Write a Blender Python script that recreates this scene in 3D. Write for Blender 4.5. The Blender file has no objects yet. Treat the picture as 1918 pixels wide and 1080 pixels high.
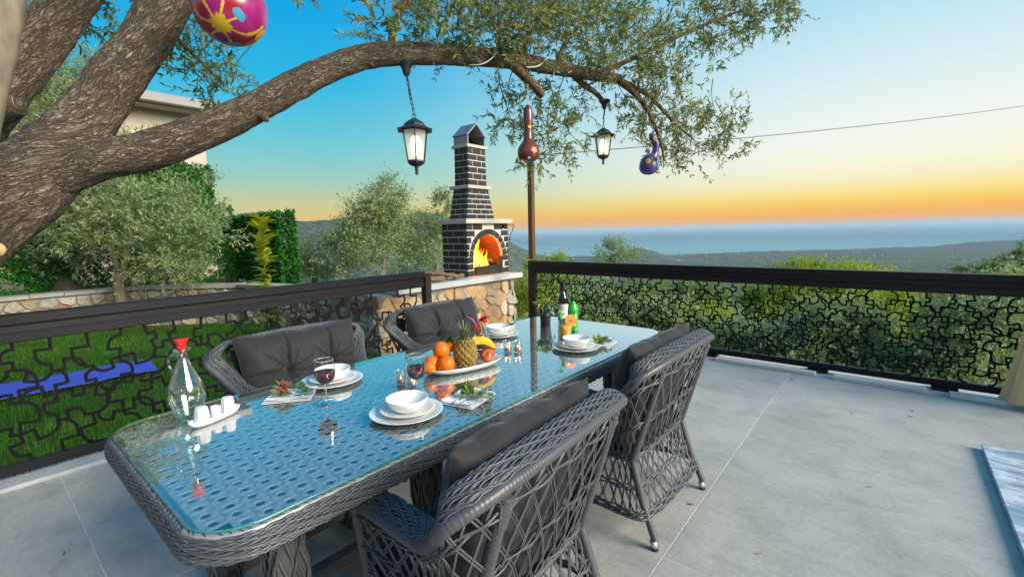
import bpy, math, random
import numpy as np
from mathutils import Vector, Matrix, noise

SC = bpy.context.scene
COL = SC.collection
rad = math.radians
V = Vector

# ------------------------------------------------------------------ camera
CAM_H = 1.45
YAW, PITCH, ROLL = rad(39.7), rad(7.1), math.atan(21 / 963.0)
FPX = 860.0
_fw = V((-math.sin(YAW) * math.cos(PITCH), math.cos(YAW) * math.cos(PITCH), -math.sin(PITCH)))
_rt = V((math.cos(YAW), math.sin(YAW), 0))
_up = _rt.cross(_fw)
_cx = _rt * math.cos(ROLL) - _up * math.sin(ROLL)
_cy = _rt * math.sin(ROLL) + _up * math.cos(ROLL)
CAM0 = V((0, 0, CAM_H))
cd = bpy.data.cameras.new('camera')
cam = bpy.data.objects.new('camera', cd)
COL.objects.link(cam)
cd.sensor_width = 36.0
cd.lens = FPX / 1918 * 36
cd.clip_start, cd.clip_end = 0.05, 120000
M = Matrix((_cx, _cy, -_fw)).transposed().to_4x4()
M.translation = CAM0
cam.matrix_world = M
SC.camera = cam


def at(px, py, depth):
    """a photo pixel and a camera depth in metres -> the place in the terrace frame"""
    return CAM0 + _fw * depth + _cx * ((px - 959) / FPX * depth) + _cy * (-(py - 540) / FPX * depth)


# ------------------------------------------------------------------ sky and sun
SUN_AZ = 120.0       # degrees right of the view direction
SUN_EL = 5.0
w = bpy.data.worlds.new('World')
SC.world = w
w.use_nodes = True
nt = w.node_tree
nt.nodes.clear()


def nd(nt, t, **k):
    n = nt.nodes.new(t)
    for a, b in k.items():
        if a.startswith('i_'):
            n.inputs[a[2:]].default_value = b
        else:
            setattr(n, a, b)
    return n


def ramp(nt, stops, fac, interp='EASE'):
    r = nd(nt, 'ShaderNodeValToRGB')
    r.color_ramp.interpolation = interp
    el = r.color_ramp.elements
    while len(el) > 1:
        el.remove(el[-1])
    for i, (p, c) in enumerate(stops):
        e = el[0] if i == 0 else el.new(p)
        e.position = p
        e.color = (*c, 1) if len(c) == 3 else c
    if fac is not None:
        nt.links.new(fac, r.inputs[0])
    return r


def s2l(r, g, b):
    f = lambda c: ((c / 255 + .055) / 1.055) ** 2.4 if c > 10 else c / 255 / 12.92
    return (f(r), f(g), f(b))


view_az = math.pi / 2 + YAW                      # maths angle of the view direction
sun_dir_az = view_az - rad(SUN_AZ)
sun_xy = V((math.cos(sun_dir_az), math.sin(sun_dir_az), 0))
tc = nd(nt, 'ShaderNodeTexCoord')
sep = nd(nt, 'ShaderNodeSeparateXYZ')
nt.links.new(tc.outputs['Generated'], sep.inputs[0])
# elevation (sine) 0..1
zc = nd(nt, 'ShaderNodeMath', operation='MAXIMUM'); zc.inputs[1].default_value = 0.0
nt.links.new(sep.outputs['Z'], zc.inputs[0])
# azimuth towards the sunset, -1..1
hn = nd(nt, 'ShaderNodeVectorMath', operation='MULTIPLY'); hn.inputs[1].default_value = (1, 1, 0)
nt.links.new(tc.outputs['Generated'], hn.inputs[0])
hn2 = nd(nt, 'ShaderNodeVectorMath', operation='NORMALIZE'); nt.links.new(hn.outputs[0], hn2.inputs[0])
dp = nd(nt, 'ShaderNodeVectorMath', operation='DOT_PRODUCT'); dp.inputs[1].default_value = V((math.cos(view_az - rad(74)), math.sin(view_az - rad(74)), 0))
nt.links.new(hn2.outputs[0], dp.inputs[0])
mr = nd(nt, 'ShaderNodeMapRange', interpolation_type='SMOOTHSTEP')
mr.inputs[1].default_value = -0.12; mr.inputs[2].default_value = 0.86
glow_xy = V((math.cos(view_az - rad(74)), math.sin(view_az - rad(74)), 0))
nt.links.new(dp.outputs['Value'], mr.inputs[0])
sn = lambda d: math.sin(rad(d))
away = ramp(nt, [(0, s2l(236, 176, 96)), (sn(1.6), s2l(232, 190, 108)), (sn(3.2), s2l(208, 204, 140)), (sn(6.5), s2l(150, 206, 194)),
                 (sn(11), s2l(100, 200, 218)), (sn(16.5), s2l(36, 184, 228)), (sn(23), s2l(0, 168, 232)), (sn(45), s2l(5, 146, 220)), (1, s2l(20, 130, 205))], zc.outputs[0], 'LINEAR')
near = ramp(nt, [(0, s2l(236, 184, 130)), (sn(.5), s2l(246, 180, 104)), (sn(1.1), s2l(255, 178, 72)), (sn(1.7), s2l(255, 194, 74)), (sn(2.4), s2l(255, 213, 100)), (sn(3.3), s2l(254, 232, 148)), (sn(4.4), s2l(252, 241, 198)), (sn(6), s2l(250, 247, 222)),
                 (sn(9), s2l(244, 249, 240)), (sn(12.5), s2l(228, 243, 243)), (sn(16.5), s2l(206, 235, 243)), (sn(22), s2l(170, 223, 242)), (sn(30), s2l(125, 206, 238)), (sn(50), s2l(60, 170, 222)), (1, s2l(20, 130, 205))], zc.outputs[0], 'LINEAR')
mx = nd(nt, 'ShaderNodeMix', data_type='RGBA')
nt.links.new(mr.outputs[0], mx.inputs[0]); nt.links.new(away.outputs[0], mx.inputs[6]); nt.links.new(near.outputs[0], mx.inputs[7])
# opposite the sunset the sky pales to the mauve belt of dusk
anti = ramp(nt, [(0, s2l(176, 168, 172)), (sn(5), s2l(204, 190, 190)), (sn(11), s2l(214, 206, 206)), (sn(20), s2l(186, 204, 216)), (sn(35), s2l(120, 184, 220)), (sn(55), s2l(50, 150, 212)), (1, s2l(20, 130, 205))], zc.outputs[0], 'LINEAR')
dv = nd(nt, 'ShaderNodeVectorMath', operation='DOT_PRODUCT'); dv.inputs[1].default_value = V((math.cos(view_az - rad(20)), math.sin(view_az - rad(20)), 0))
nt.links.new(hn2.outputs[0], dv.inputs[0])
mv = nd(nt, 'ShaderNodeMapRange', interpolation_type='SMOOTHSTEP'); mv.inputs[1].default_value = 0.30; mv.inputs[2].default_value = -0.65
nt.links.new(dv.outputs['Value'], mv.inputs[0])
mx2 = nd(nt, 'ShaderNodeMix', data_type='RGBA')
nt.links.new(mv.outputs[0], mx2.inputs[0]); nt.links.new(mx.outputs[2], mx2.inputs[6]); nt.links.new(anti.outputs[0], mx2.inputs[7])
sk = nd(nt, 'ShaderNodeTexSky', sky_type='NISHITA', sun_disc=False, sun_elevation=rad(SUN_EL))
sk.sun_rotation = math.pi / 2 - sun_dir_az
sk.altitude = 150
sc1 = nd(nt, 'ShaderNodeVectorMath', operation='SCALE'); sc1.inputs['Scale'].default_value = 20.0 * 0.98 / 2 ** 1.2
nt.links.new(mx2.outputs[2], sc1.inputs[0])
sc2 = nd(nt, 'ShaderNodeVectorMath', operation='SCALE'); sc2.inputs['Scale'].default_value = 0.03
nt.links.new(sk.outputs[0], sc2.inputs[0])
ad = nd(nt, 'ShaderNodeVectorMath', operation='ADD')
nt.links.new(sc1.outputs[0], ad.inputs[0]); nt.links.new(sc2.outputs[0], ad.inputs[1])
bg = nd(nt, 'ShaderNodeBackground'); bg.inputs['Strength'].default_value = 0.05
nt.links.new(ad.outputs[0], bg.inputs[0])
wo = nd(nt, 'ShaderNodeOutputWorld'); nt.links.new(bg.outputs[0], wo.inputs[0])

sl = bpy.data.lights.new('sun', 'SUN')
sl.energy = 3.0; sl.angle = rad(34); sl.color = (1.0, .89, .74)
so = bpy.data.objects.new('sun', sl); COL.objects.link(so)
LAMP_EL = 25.0
sd = V((sun_xy.x * math.cos(rad(LAMP_EL)), sun_xy.y * math.cos(rad(LAMP_EL)), math.sin(rad(LAMP_EL))))
so.rotation_euler = sd.to_track_quat('Z', 'Y').to_euler()
sk.sun_elevation = rad(LAMP_EL)

SC.view_settings.view_transform = 'Standard'
SC.view_settings.look = 'None'
SC.view_settings.gamma = 1
SC.view_settings.use_curve_mapping = False
SC.view_settings.exposure = 1.2
SC.render.engine = 'CYCLES'
SC.cycles.use_denoising = True
SC.cycles.max_bounces = 8
SC.cycles.transparent_max_bounces = 24
SC.cycles.caustics_reflective = False
SC.cycles.caustics_refractive = False
SC.cycles.sample_clamp_indirect = 6


# ------------------------------------------------------------------ helpers
class MB:
    """collects shapes for ONE mesh object"""
    def __init__(s):
        s.v = []; s.f = []; s.m = []; s.sm = []; s.cur = 0

    def add(s, vs, fs, smooth=False):
        o = len(s.v)
        s.v.extend([tuple(p) for p in vs])
        for f in fs:
            s.f.append([i + o for i in f]); s.m.append(s.cur); s.sm.append(smooth)
        return s

    def box(s, c, size, rz=0.0, mat=None, bev=0.0):
        x, y, z = size[0] / 2, size[1] / 2, size[2] / 2
        T = mat if mat is not None else Matrix.Rotation(rz, 3, 'Z')
        c = V(c)
        if bev > 0:
            b = min(bev, x * .9, y * .9, z * .9)
            vs = []
            for sx in (-1, 1):
                for sy in (-1, 1):
                    for sz in (-1, 1):
                        vs += [V((sx * (x - b), sy * (y - b), sz * z)), V((sx * (x - b), sy * y, sz * (z - b))), V((sx * x, sy * (y - b), sz * (z - b)))]
            idx = lambda i, j, k, a: ((i * 2 + j) * 2 + k) * 3 + a
            fs = []
            for k in (0, 1):
                q = [idx(0, 0, k, 0), idx(1, 0, k, 0), idx(1, 1, k, 0), idx(0, 1, k, 0)]; fs.append(q if k else q[::-1])
                q = [idx(0, k, 0, 1), idx(1, k, 0, 1), idx(1, k, 1, 1), idx(0, k, 1, 1)]; fs.append(q[::-1] if k else q)
                q = [idx(k, 0, 0, 2), idx(k, 1, 0, 2), idx(k, 1, 1, 2), idx(k, 0, 1, 2)]; fs.append(q if k else q[::-1])
            for i in (0, 1):
                for j in (0, 1):
                    fs.append([idx(i, j, 0, 1), idx(i, j, 0, 2), idx(i, j, 1, 2), idx(i, j, 1, 1)][::1 if (i ^ j) else -1])
                    fs.append([idx(i, 0, j, 0), idx(i, 0, j, 2), idx(i, 1, j, 2), idx(i, 1, j, 0)][::-1 if (i ^ j) else 1])
                    fs.append([idx(0, i, j, 0), idx(0, i, j, 1), idx(1, i, j, 1), idx(1, i, j, 0)][::1 if (i ^ j) else -1])
                    for k in (0, 1):
                        fs.append([idx(i, j, k, 0), idx(i, j, k, 1), idx(i, j, k, 2)][::1 if (i ^ j ^ k) else -1])
        else:
            vs = [V((i, j, k)) for i in (-x, x) for j in (-y, y) for k in (-z, z)]
            fs = [(0, 1, 3, 2), (4, 6, 7, 5), (0, 4, 5, 1), (2, 3, 7, 6), (0, 2, 6, 4), (1, 5, 7, 3)]
        return s.add([c + T @ p for p in vs], fs)

    def bar(s, a, b, w, h, up=(0, 0, 1), ext=0.0):
        """rectangular bar from a to b"""
        a, b = V(a), V(b); d = (b - a); L = d.length; d.normalize()
        sd = d.cross(V(up));
        if sd.length < 1e-4: sd = d.cross(V((1, 0, 0)))
        sd.normalize(); u = sd.cross(d)
        return s.box((a + b) / 2, (L + 2 * ext, w, h), mat=Matrix((d, sd, u)).transposed())

    def tube(s, pts, r, n=8, closed=False, cap=True, flat=1.0, smooth=True):
        P = [V(p) for p in pts]; m = len(P)
        rs = r if hasattr(r, '__len__') else [r] * m
        T = []
        for i in range(m):
            if closed: t = P[(i + 1) % m] - P[i - 1]
            else: t = P[min(i + 1, m - 1)] - P[max(i - 1, 0)]
            T.append(t.normalized() if t.length > 1e-9 else V((0, 0, 1)))
        N = T[0].orthogonal().normalized()
        if abs(T[0].z) < .95: N = (V((0, 0, 1)) - T[0] * T[0].z).normalized()
        vs = []
        for i in range(m):
            N = (N - T[i] * N.dot(T[i]))
            N = N.normalized() if N.length > 1e-6 else T[i].orthogonal().normalized()
            B = T[i].cross(N)
            for k in range(n):
                a = 2 * math.pi * k / n
                vs.append(P[i] + (N * math.cos(a) * flat + B * math.sin(a)) * rs[i])
        fs = []
        for i in range(m if closed else m - 1):
            j = (i + 1) % m
            for k in range(n):
                l = (k + 1) % n
                fs.append((i * n + k, i * n + l, j * n + l, j * n + k))
        s.add(vs, fs, smooth)
        if cap and not closed:
            o = len(s.v) - len(vs)
            s.f.append([o + k for k in range(n)][::-1]); s.m.append(s.cur); s.sm.append(False)
            s.f.append([o + (m - 1) * n + k for k in range(n)]); s.m.append(s.cur); s.sm.append(False)
        return s

    def lathe(s, prof, n=24, c=(0, 0, 0), smooth=True, mod=None, sx=1.0, sy=1.0):
        """prof: list of (r, z)"""
        c = V(c); vs = []; fs = []; m = len(prof)
        for (r, z) in prof:
            for k in range(n):
                a = 2 * math.pi * k / n
                q = r * (mod(a, z) if mod else 1)
                vs.append(c + V((q * math.cos(a) * sx, q * math.sin(a) * sy, z)))
        for i in range(m - 1):
            for k in range(n):
                l = (k + 1) % n
                fs.append((i * n + k, i * n + l, (i + 1) * n + l, (i + 1) * n + k))
        if prof[0][0] > 1e-5: fs.append(list(range(n))[::-1])
        if prof[-1][0] > 1e-5: fs.append([(m - 1) * n + k for k in range(n)])
        return s.add(vs, fs, smooth)

    def lathe_open(s, prof, n=24, c=(0, 0, 0), smooth=True):
        k = len(s.f); s.lathe(prof, n, c, smooth)
        drop = [i for i in range(k, len(s.f)) if len(s.f[i]) == n and n > 4]
        for i in reversed(drop):
            del s.f[i]; del s.m[i]; del s.sm[i]
        return s

    def ball(s, c, r, n=16, m=10, sc=(1, 1, 1), rot=None, disp=None):
        c = V(c); vs = []; fs = []
        for i in range(m + 1):
            th = math.pi * i / m
            for k in range(n):
                a = 2 * math.pi * k / n
                d = V((math.sin(th) * math.cos(a), math.sin(th) * math.sin(a), math.cos(th)))
                q = r * (1 + (disp(d) if disp else 0))
                p = V((d.x * q * sc[0], d.y * q * sc[1], d.z * q * sc[2]))
                if rot is not None: p = rot @ p
                vs.append(c + p)
        for i in range(m):
            for k in range(n):
                l = (k + 1) % n
                fs.append((i * n + k, (i + 1) * n + k, (i + 1) * n + l, i * n + l))
        return s.add(vs, fs, True)

    def prism(s, poly, z0, z1, tf=None):
        """poly: 2D points, extruded z0..z1; tf maps Vector -> Vector"""
        n = len(poly); tf = tf or (lambda p: p)
        vs = [tf(V((x, y, z0))) for x, y in poly] + [tf(V((x, y, z1))) for x, y in poly]
        fs = [list(range(n))[::-1], [n + i for i in range(n)]] + [(i, (i + 1) % n, n + (i + 1) % n, n + i) for i in range(n)]
        return s.add(vs, fs)

    def mesh(s, name, mats):
        me = bpy.data.meshes.new(name)
        me.from_pydata(s.v, [], s.f)
        for m in (mats if isinstance(mats, (list, tuple)) else [mats]): me.materials.append(m)
        me.polygons.foreach_set('material_index', s.m)
        me.polygons.foreach_set('use_smooth', s.sm)
        me.update()
        return me

    def build(s, name, mats, parent=None, loc=None, rz=0.0):
        return link(name, s.mesh(name, mats), parent, loc, rz)


def link(name, me, parent=None, loc=None, rz=0.0):
    o = bpy.data.objects.new(name, me)
    COL.objects.link(o)
    if parent is not None: o.parent = parent
    if loc is not None: o.location = loc
    if rz: o.rotation_euler = (0, 0, rz)
    return o


def tag(o, label=None, cat=None, group=None, kind=None):
    if label: o['label'] = label
    if cat: o['category'] = cat
    if group: o['group'] = group
    if kind: o['kind'] = kind
    return o


def empty(name, loc, label, cat, group=None, rz=0.0):
    o = bpy.data.objects.new(name, None)
    COL.objects.link(o)
    o.empty_display_size = .1
    o.location = loc; o.rotation_euler = (0, 0, rz)
    return tag(o, label, cat, group)


def copy_tree(o, parent=None):
    c = o.copy(); COL.objects.link(c)
    if parent is not None: c.parent = parent
    for ch in [x for x in KIDS.get(o.name, [])]: copy_tree(ch, c)
    return c


KIDS = {}


def kids(root):
    """remember the children of a finished thing, for copy_tree"""
    for o in list(COL.objects):
        if o.parent is not None:
            KIDS.setdefault(o.parent.name, [])
            if o not in KIDS[o.parent.name]: KIDS[o.parent.name].append(o)


def npmesh(name, verts, quads, mats, mi=None, smooth=False, uv=None):
    me = bpy.data.meshes.new(name)
    nv, nq = len(verts), len(quads)
    k = quads.shape[1]
    me.vertices.add(nv); me.loops.add(nq * k); me.polygons.add(nq)
    me.vertices.foreach_set('co', np.ascontiguousarray(verts, dtype=np.float32).ravel())
    me.loops.foreach_set('vertex_index', np.ascontiguousarray(quads, dtype=np.int32).ravel())
    me.polygons.foreach_set('loop_start', np.arange(0, nq * k, k, dtype=np.int32))
    me.polygons.foreach_set('loop_total', np.full(nq, k, dtype=np.int32))
    for m in (mats if isinstance(mats, (list, tuple)) else [mats]): me.materials.append(m)
    if mi is not None: me.polygons.foreach_set('material_index', np.ascontiguousarray(mi, dtype=np.int32))
    me.polygons.foreach_set('use_smooth', np.full(nq, smooth))
    if uv is not None:
        l = me.uv_layers.new(name='UVMap')
        l.data.foreach_set('uv', np.ascontiguousarray(uv, dtype=np.float32).ravel())
    me.update(calc_edges=True)
    me.validate()
    return me


def catmull(pts, per=8):
    P = [np.array(p, float) for p in pts]
    P = [2 * P[0] - P[1]] + P + [2 * P[-1] - P[-2]]
    out = []
    for i in range(1, len(P) - 2):
        for j in range(per):
            t = j / per
            a, b, c, d = P[i - 1], P[i], P[i + 1], P[i + 2]
            out.append(.5 * (2 * b + (c - a) * t + (2 * a - 5 * b + 4 * c - d) * t * t + (3 * b - a - 3 * c + d) * t ** 3))
    out.append(P[-2])
    return out


# ------------------------------------------------------------------ materials
def material(name, base=(.5, .5, .5), rough=.6, metal=0.0, spec=.5, var=None, bump=None, island=0.0, trans=0.0, coat=0.0, sheen=0.0,
             emit=None, vor=None, stretch=(1, 1, 1), subsurf=0.0, alpha=None, uv=False, rvar=0.0, fine=None):
    """var=(scale, colour2, contrast); bump=(scale, strength, dist); island = brightness spread per piece; vor=(scale, colour) cells"""
    m = bpy.data.materials.new(name)
    m.use_nodes = True
    t = m.node_tree; N = t.nodes; L = t.links
    b = N['Principled BSDF']
    b.inputs['Roughness'].default_value = rough
    b.inputs['Metallic'].default_value = metal
    b.inputs['Specular IOR Level'].default_value = spec
    b.inputs['Transmission Weight'].default_value = trans
    b.inputs['Coat Weight'].default_value = coat
    b.inputs['Sheen Weight'].default_value = sheen
    b.inputs['Base Color'].default_value = (*base, 1)
    if subsurf: b.inputs['Subsurface Weight'].default_value = subsurf; b.inputs['Subsurface Radius'].default_value = (.02, .01, .006)
    if emit:
        b.inputs['Emission Color'].default_value = (*emit[0], 1); b.inputs['Emission Strength'].default_value = emit[1]
    tc = nd(t, 'ShaderNodeTexCoord')
    mp = nd(t, 'ShaderNodeMapping'); mp.inputs['Scale'].default_value = stretch
    L.new(tc.outputs['UV' if uv else 'Object'], mp.inputs[0])
    col = None
    if var:
        n = nd(t, 'ShaderNodeTexNoise'); n.inputs['Scale'].default_value = var[0]; n.inputs['Detail'].default_value = 6; n.inputs['Roughness'].default_value = .6
        L.new(mp.outputs[0], n.inputs['Vector'])
        c = var[2] if len(var) > 2 else .25
        r = ramp(t, [(.5 - c, base), (.5 + c, var[1])], n.outputs['Fac'], 'LINEAR')
        col = r.outputs[0]
        if rvar:
            rr = nd(t, 'ShaderNodeMapRange'); rr.inputs[3].default_value = rough - rvar; rr.inputs[4].default_value = rough + rvar
            L.new(n.outputs['Fac'], rr.inputs[0]); L.new(rr.outputs[0], b.inputs['Roughness'])
    if fine:
        n = nd(t, 'ShaderNodeTexNoise'); n.inputs['Scale'].default_value = fine[0]; n.inputs['Detail'].default_value = 4
        L.new(mp.outputs[0], n.inputs['Vector'])
        r = ramp(t, [(.42, (0, 0, 0)), (.68, (1, 1, 1))], n.outputs['Fac'], 'LINEAR')
        mxn = nd(t, 'ShaderNodeMix', data_type='RGBA')
        mf = nd(t, 'ShaderNodeMath', operation='MULTIPLY'); mf.inputs[1].default_value = fine[2]
        L.new(r.outputs[0], mf.inputs[0]); L.new(mf.outputs[0], mxn.inputs[0])
        if col is None: mxn.inputs[6].default_value = (*base, 1)
        else: L.new(col, mxn.inputs[6])
        mxn.inputs[7].default_value = (*fine[1], 1); col = mxn.outputs[2]
    if island:
        g = nd(t, 'ShaderNodeNewGeometry')
        oi = nd(t, 'ShaderNodeObjectInfo')
        sm = nd(t, 'ShaderNodeMath', operation='ADD'); L.new(g.outputs['Random Per Island'], sm.inputs[0]); L.new(oi.outputs['Random'], sm.inputs[1])
        fr = nd(t, 'ShaderNodeMath', operation='FRACT'); L.new(sm.outputs[0], fr.inputs[0])
        h = nd(t, 'ShaderNodeHueSaturation')
        a = nd(t, 'ShaderNodeMapRange'); a.inputs[3].default_value = 1 - island; a.inputs[4].default_value = 1 + island
        L.new(fr.outputs[0], a.inputs[0]); L.new(a.outputs[0], h.inputs['Value'])
        if col is None: h.inputs['Color'].default_value = (*base, 1)
        else: L.new(col, h.inputs['Color'])
        col = h.outputs[0]
    if col is not None: L.new(col, b.inputs['Base Color'])
    if bump:
        n = nd(t, 'ShaderNodeTexNoise'); n.inputs['Scale'].default_value = bump[0]; n.inputs['Detail'].default_value = 5
        L.new(mp.outputs[0], n.inputs['Vector'])
        bp = nd(t, 'ShaderNodeBump'); bp.inputs['Strength'].default_value = bump[1]; bp.inputs['Distance'].default_value = bump[2] if len(bump) > 2 else .01
        L.new(n.outputs['Fac'], bp.inputs['Height']); L.new(bp.outputs[0], b.inputs['Normal'])
    return m


def leaf_mat(name, c1, c2, c3, trans=.35, rough=.55, stops=None, patch=0):
    m = bpy.data.materials.new(name); m.use_nodes = True
    t = m.node_tree; L = t.links; t.nodes.clear()
    g = nd(t, 'ShaderNodeNewGeometry')
    r = ramp(t, stops or [(0, c1), (.45, c2), (.85, c2), (1, c3)], g.outputs['Random Per Island'], 'LINEAR')
    p = nd(t, 'ShaderNodeBsdfPrincipled'); p.inputs['Roughness'].default_value = rough; p.inputs['Specular IOR Level'].default_value = .35
    if patch:                                                  # worn and dry patches with a shape of their own
        tc = nd(t, 'ShaderNodeTexCoord'); n = nd(t, 'ShaderNodeTexNoise'); n.inputs['Scale'].default_value = patch; n.inputs['Detail'].default_value = 5; L.new(tc.outputs['Object'], n.inputs['Vector'])
        pr = ramp(t, [(.34, (.62, .66, .6)), (.5, (1, 1, 1)), (.62, (1.1, 1.05, 1)), (.74, (2.1, 1.35, 1.5))], n.outputs['Fac'], 'LINEAR')
        pm = nd(t, 'ShaderNodeMix', data_type='RGBA', blend_type='MULTIPLY'); pm.inputs[0].default_value = 1; L.new(r.outputs[0], pm.inputs[6]); L.new(pr.outputs[0], pm.inputs[7])
        r = nd(t, 'ShaderNodeHueSaturation'); L.new(pm.outputs[2], r.inputs['Color'])
    L.new(r.outputs[0], p.inputs['Base Color'])
    tr = nd(t, 'ShaderNodeBsdfTranslucent'); L.new(r.outputs[0], tr.inputs[0])
    mx = nd(t, 'ShaderNodeMixShader'); mx.inputs[0].default_value = trans
    L.new(p.outputs[0], mx.inputs[1]); L.new(tr.outputs[0], mx.inputs[2])
    o = nd(t, 'ShaderNodeOutputMaterial'); L.new(mx.outputs[0], o.inputs[0])
    return m


def thin_glass(name, tint=(.96, .99, .98), ior=1.5, rough=0.0, boost=1.0):
    m = bpy.data.materials.new(name); m.use_nodes = True
    t = m.node_tree; L = t.links; t.nodes.clear()
    a = nd(t, 'ShaderNodeBsdfTransparent'); a.inputs[0].default_value = (*tint, 1)
    b = nd(t, 'ShaderNodeBsdfGlossy'); b.inputs['Roughness'].default_value = rough; b.inputs[0].default_value = (1, 1, 1, 1)
    f = nd(t, 'ShaderNodeFresnel')
    gm = nd(t, 'ShaderNodeNewGeometry'); im = nd(t, 'ShaderNodeMapRange'); im.inputs[3].default_value = ior; im.inputs[4].default_value = 1 / ior
    L.new(gm.outputs['Backfacing'], im.inputs[0]); L.new(im.outputs[0], f.inputs[0])      # a thin pane is alike from both sides
    k = nd(t, 'ShaderNodeMath', operation='MULTIPLY'); k.inputs[1].default_value = boost; k.use_clamp = True
    L.new(f.outputs[0], k.inputs[0])
    mx = nd(t, 'ShaderNodeMixShader'); L.new(k.outputs[0], mx.inputs[0])
    L.new(a.outputs[0], mx.inputs[1]); L.new(b.outputs[0], mx.inputs[2])
    o = nd(t, 'ShaderNodeOutputMaterial'); L.new(mx.outputs[0], o.inputs[0])
    return m


def emitter(name, c, s):
    m = bpy.data.materials.new(name); m.use_nodes = True
    t = m.node_tree; t.nodes.clear()
    e = nd(t, 'ShaderNodeEmission'); e.inputs[0].default_value = (*c, 1); e.inputs[1].default_value = s
    o = nd(t, 'ShaderNodeOutputMaterial'); t.links.new(e.outputs[0], o.inputs[0])
    return m

RN = random.Random(11)
NR = np.random.default_rng(5)

# ------------------------------------------------------------------ far setting: hillside, sea
SEA_Z = -150.0


def azel(x, y):
    """degrees right of the view direction"""
    return np.degrees(YAW + np.pi / 2 - np.arctan2(y, x) + np.pi) % 360 - 180


def fbm(x, y, seed=0, oct=4, lac=2.1):
    """cheap value-noise fbm, arrays in -> about -1..1"""
    out = np.zeros_like(x, dtype=float); amp = 1.0; tot = 0
    for o in range(oct):
        xi = np.floor(x).astype(int); yi = np.floor(y).astype(int)
        fx = x - xi; fy = y - yi; fx = fx * fx * (3 - 2 * fx); fy = fy * fy * (3 - 2 * fy)
        def hsh(a, b):
            n = (a * 374761393 + b * 668265263 + (seed + o * 17) * 982451653) & 0x7fffffff
            n = ((n ^ (n >> 13)) * 1274126177) & 0x7fffffff
            return ((n ^ (n >> 16)) & 0xffff) / 32768.0 - 1
        v = (hsh(xi, yi) * (1 - fx) + hsh(xi + 1, yi) * fx) * (1 - fy) + (hsh(xi, yi + 1) * (1 - fx) + hsh(xi + 1, yi + 1) * fx) * fy
        out += v * amp; tot += amp; amp *= .5; x = x * lac; y = y * lac
    return out / tot * 1.6


def ground_h(x, y):
    x = np.asarray(x, float); y = np.asarray(y, float)
    s = np.hypot(np.maximum(np.maximum(-17 - x, x - 7), 0), np.maximum(np.maximum(-9 - y, y - 5.6), 0))
    h = np.interp(s, [0, .6, 3, 10, 40, 120, 300, 1000, 2300, 4000], [-.45, -.9, -2.0, -4.0, -11, -24, -46, -112, -146, -148.5])
    r = np.hypot(x, y); a = azel(x, y)
    # the ridge that closes the view on the left
    tgt = np.interp(a, [-180, -70, -40, -25.3, -20, -15, -10.8, -7, -3, 0, 2.8, 6.8, 10, 16, 180], [3, 3, 2, 1.5, 1.65, 2.1, 2.25, 1.6, .1, -1.45, -3.0, -4.2, -5.2, -9, -9])
    zt = 1.45 + 900 * np.tan(np.radians(tgt))
    lb = np.exp(-((np.log(np.maximum(r, 1)) - np.log(900)) / .42) ** 2)
    h = h + np.maximum(zt - h, 0) * lb * (a < 40)
    # low headland in the plain
    k = np.exp(-((a - 15.4) / 3.2) ** 2) * np.exp(-((r - 2250) / 260) ** 2)
    h = h + 50 * k
    k = np.exp(-((a - 50) / 4.5) ** 2) * np.exp(-((r - 4300) / 500) ** 2)
    h = h + 34 * k
    h = h + fbm(x / 60, y / 60, 3) * np.clip((r - 60) / 400, 0, 1) * 5 * (r < 2300) + fbm(x / 6, y / 6, 9, 3) * np.clip((r - 12) / 80, 0, 1) * .7
    shore = np.interp(a, [-180, 2.8, 20.4, 36.7, 42.6, 47.6, 60, 180], [2700, 2620, 2720, 3450, 3950, 4950, 5600, 5600]) * (1 + .012 * fbm(a * 1.3, a * 0 + 2.0, 5))
    h = np.where(r > shore, np.minimum(h, np.maximum(SEA_Z - 1 - (r - shore) * .05, SEA_Z - 3)), np.maximum(h, SEA_Z + .8))
    return h


rr = np.concatenate([np.geomspace(3, 60, 40), np.geomspace(63, 6200, 190)])
aa = np.concatenate([np.linspace(-62, 62, 420), np.linspace(63, 297, 80)])
Rg, Ag = np.meshgrid(rr, aa, indexing='ij')
th = YAW + np.pi / 2 - np.radians(Ag)
X, Y = Rg * np.cos(th), Rg * np.sin(th)
Z = ground_h(X, Y)
nv = np.stack([X, Y, Z], -1).reshape(-1, 3)
na = len(aa)
i, j = np.meshgrid(np.arange(len(rr) - 1), np.arange(na), indexing='ij')
q = np.stack([i * na + j, i * na + (j + 1) % na, (i + 1) * na + (j + 1) % na, (i + 1) * na + j], -1).reshape(-1, 4)[:, ::-1]
m_hill = material('scrub_ground', (.070, .105, .075), .95, spec=.1, var=(.012, (.125, .145, .105), .16), fine=(.10, (.030, .055, .040), .8), bump=(.12, 1.0, 6.0))
ter = link('hillside', npmesh('hillside', nv, q, m_hill, smooth=True)); tag(ter, kind='structure')

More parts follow.
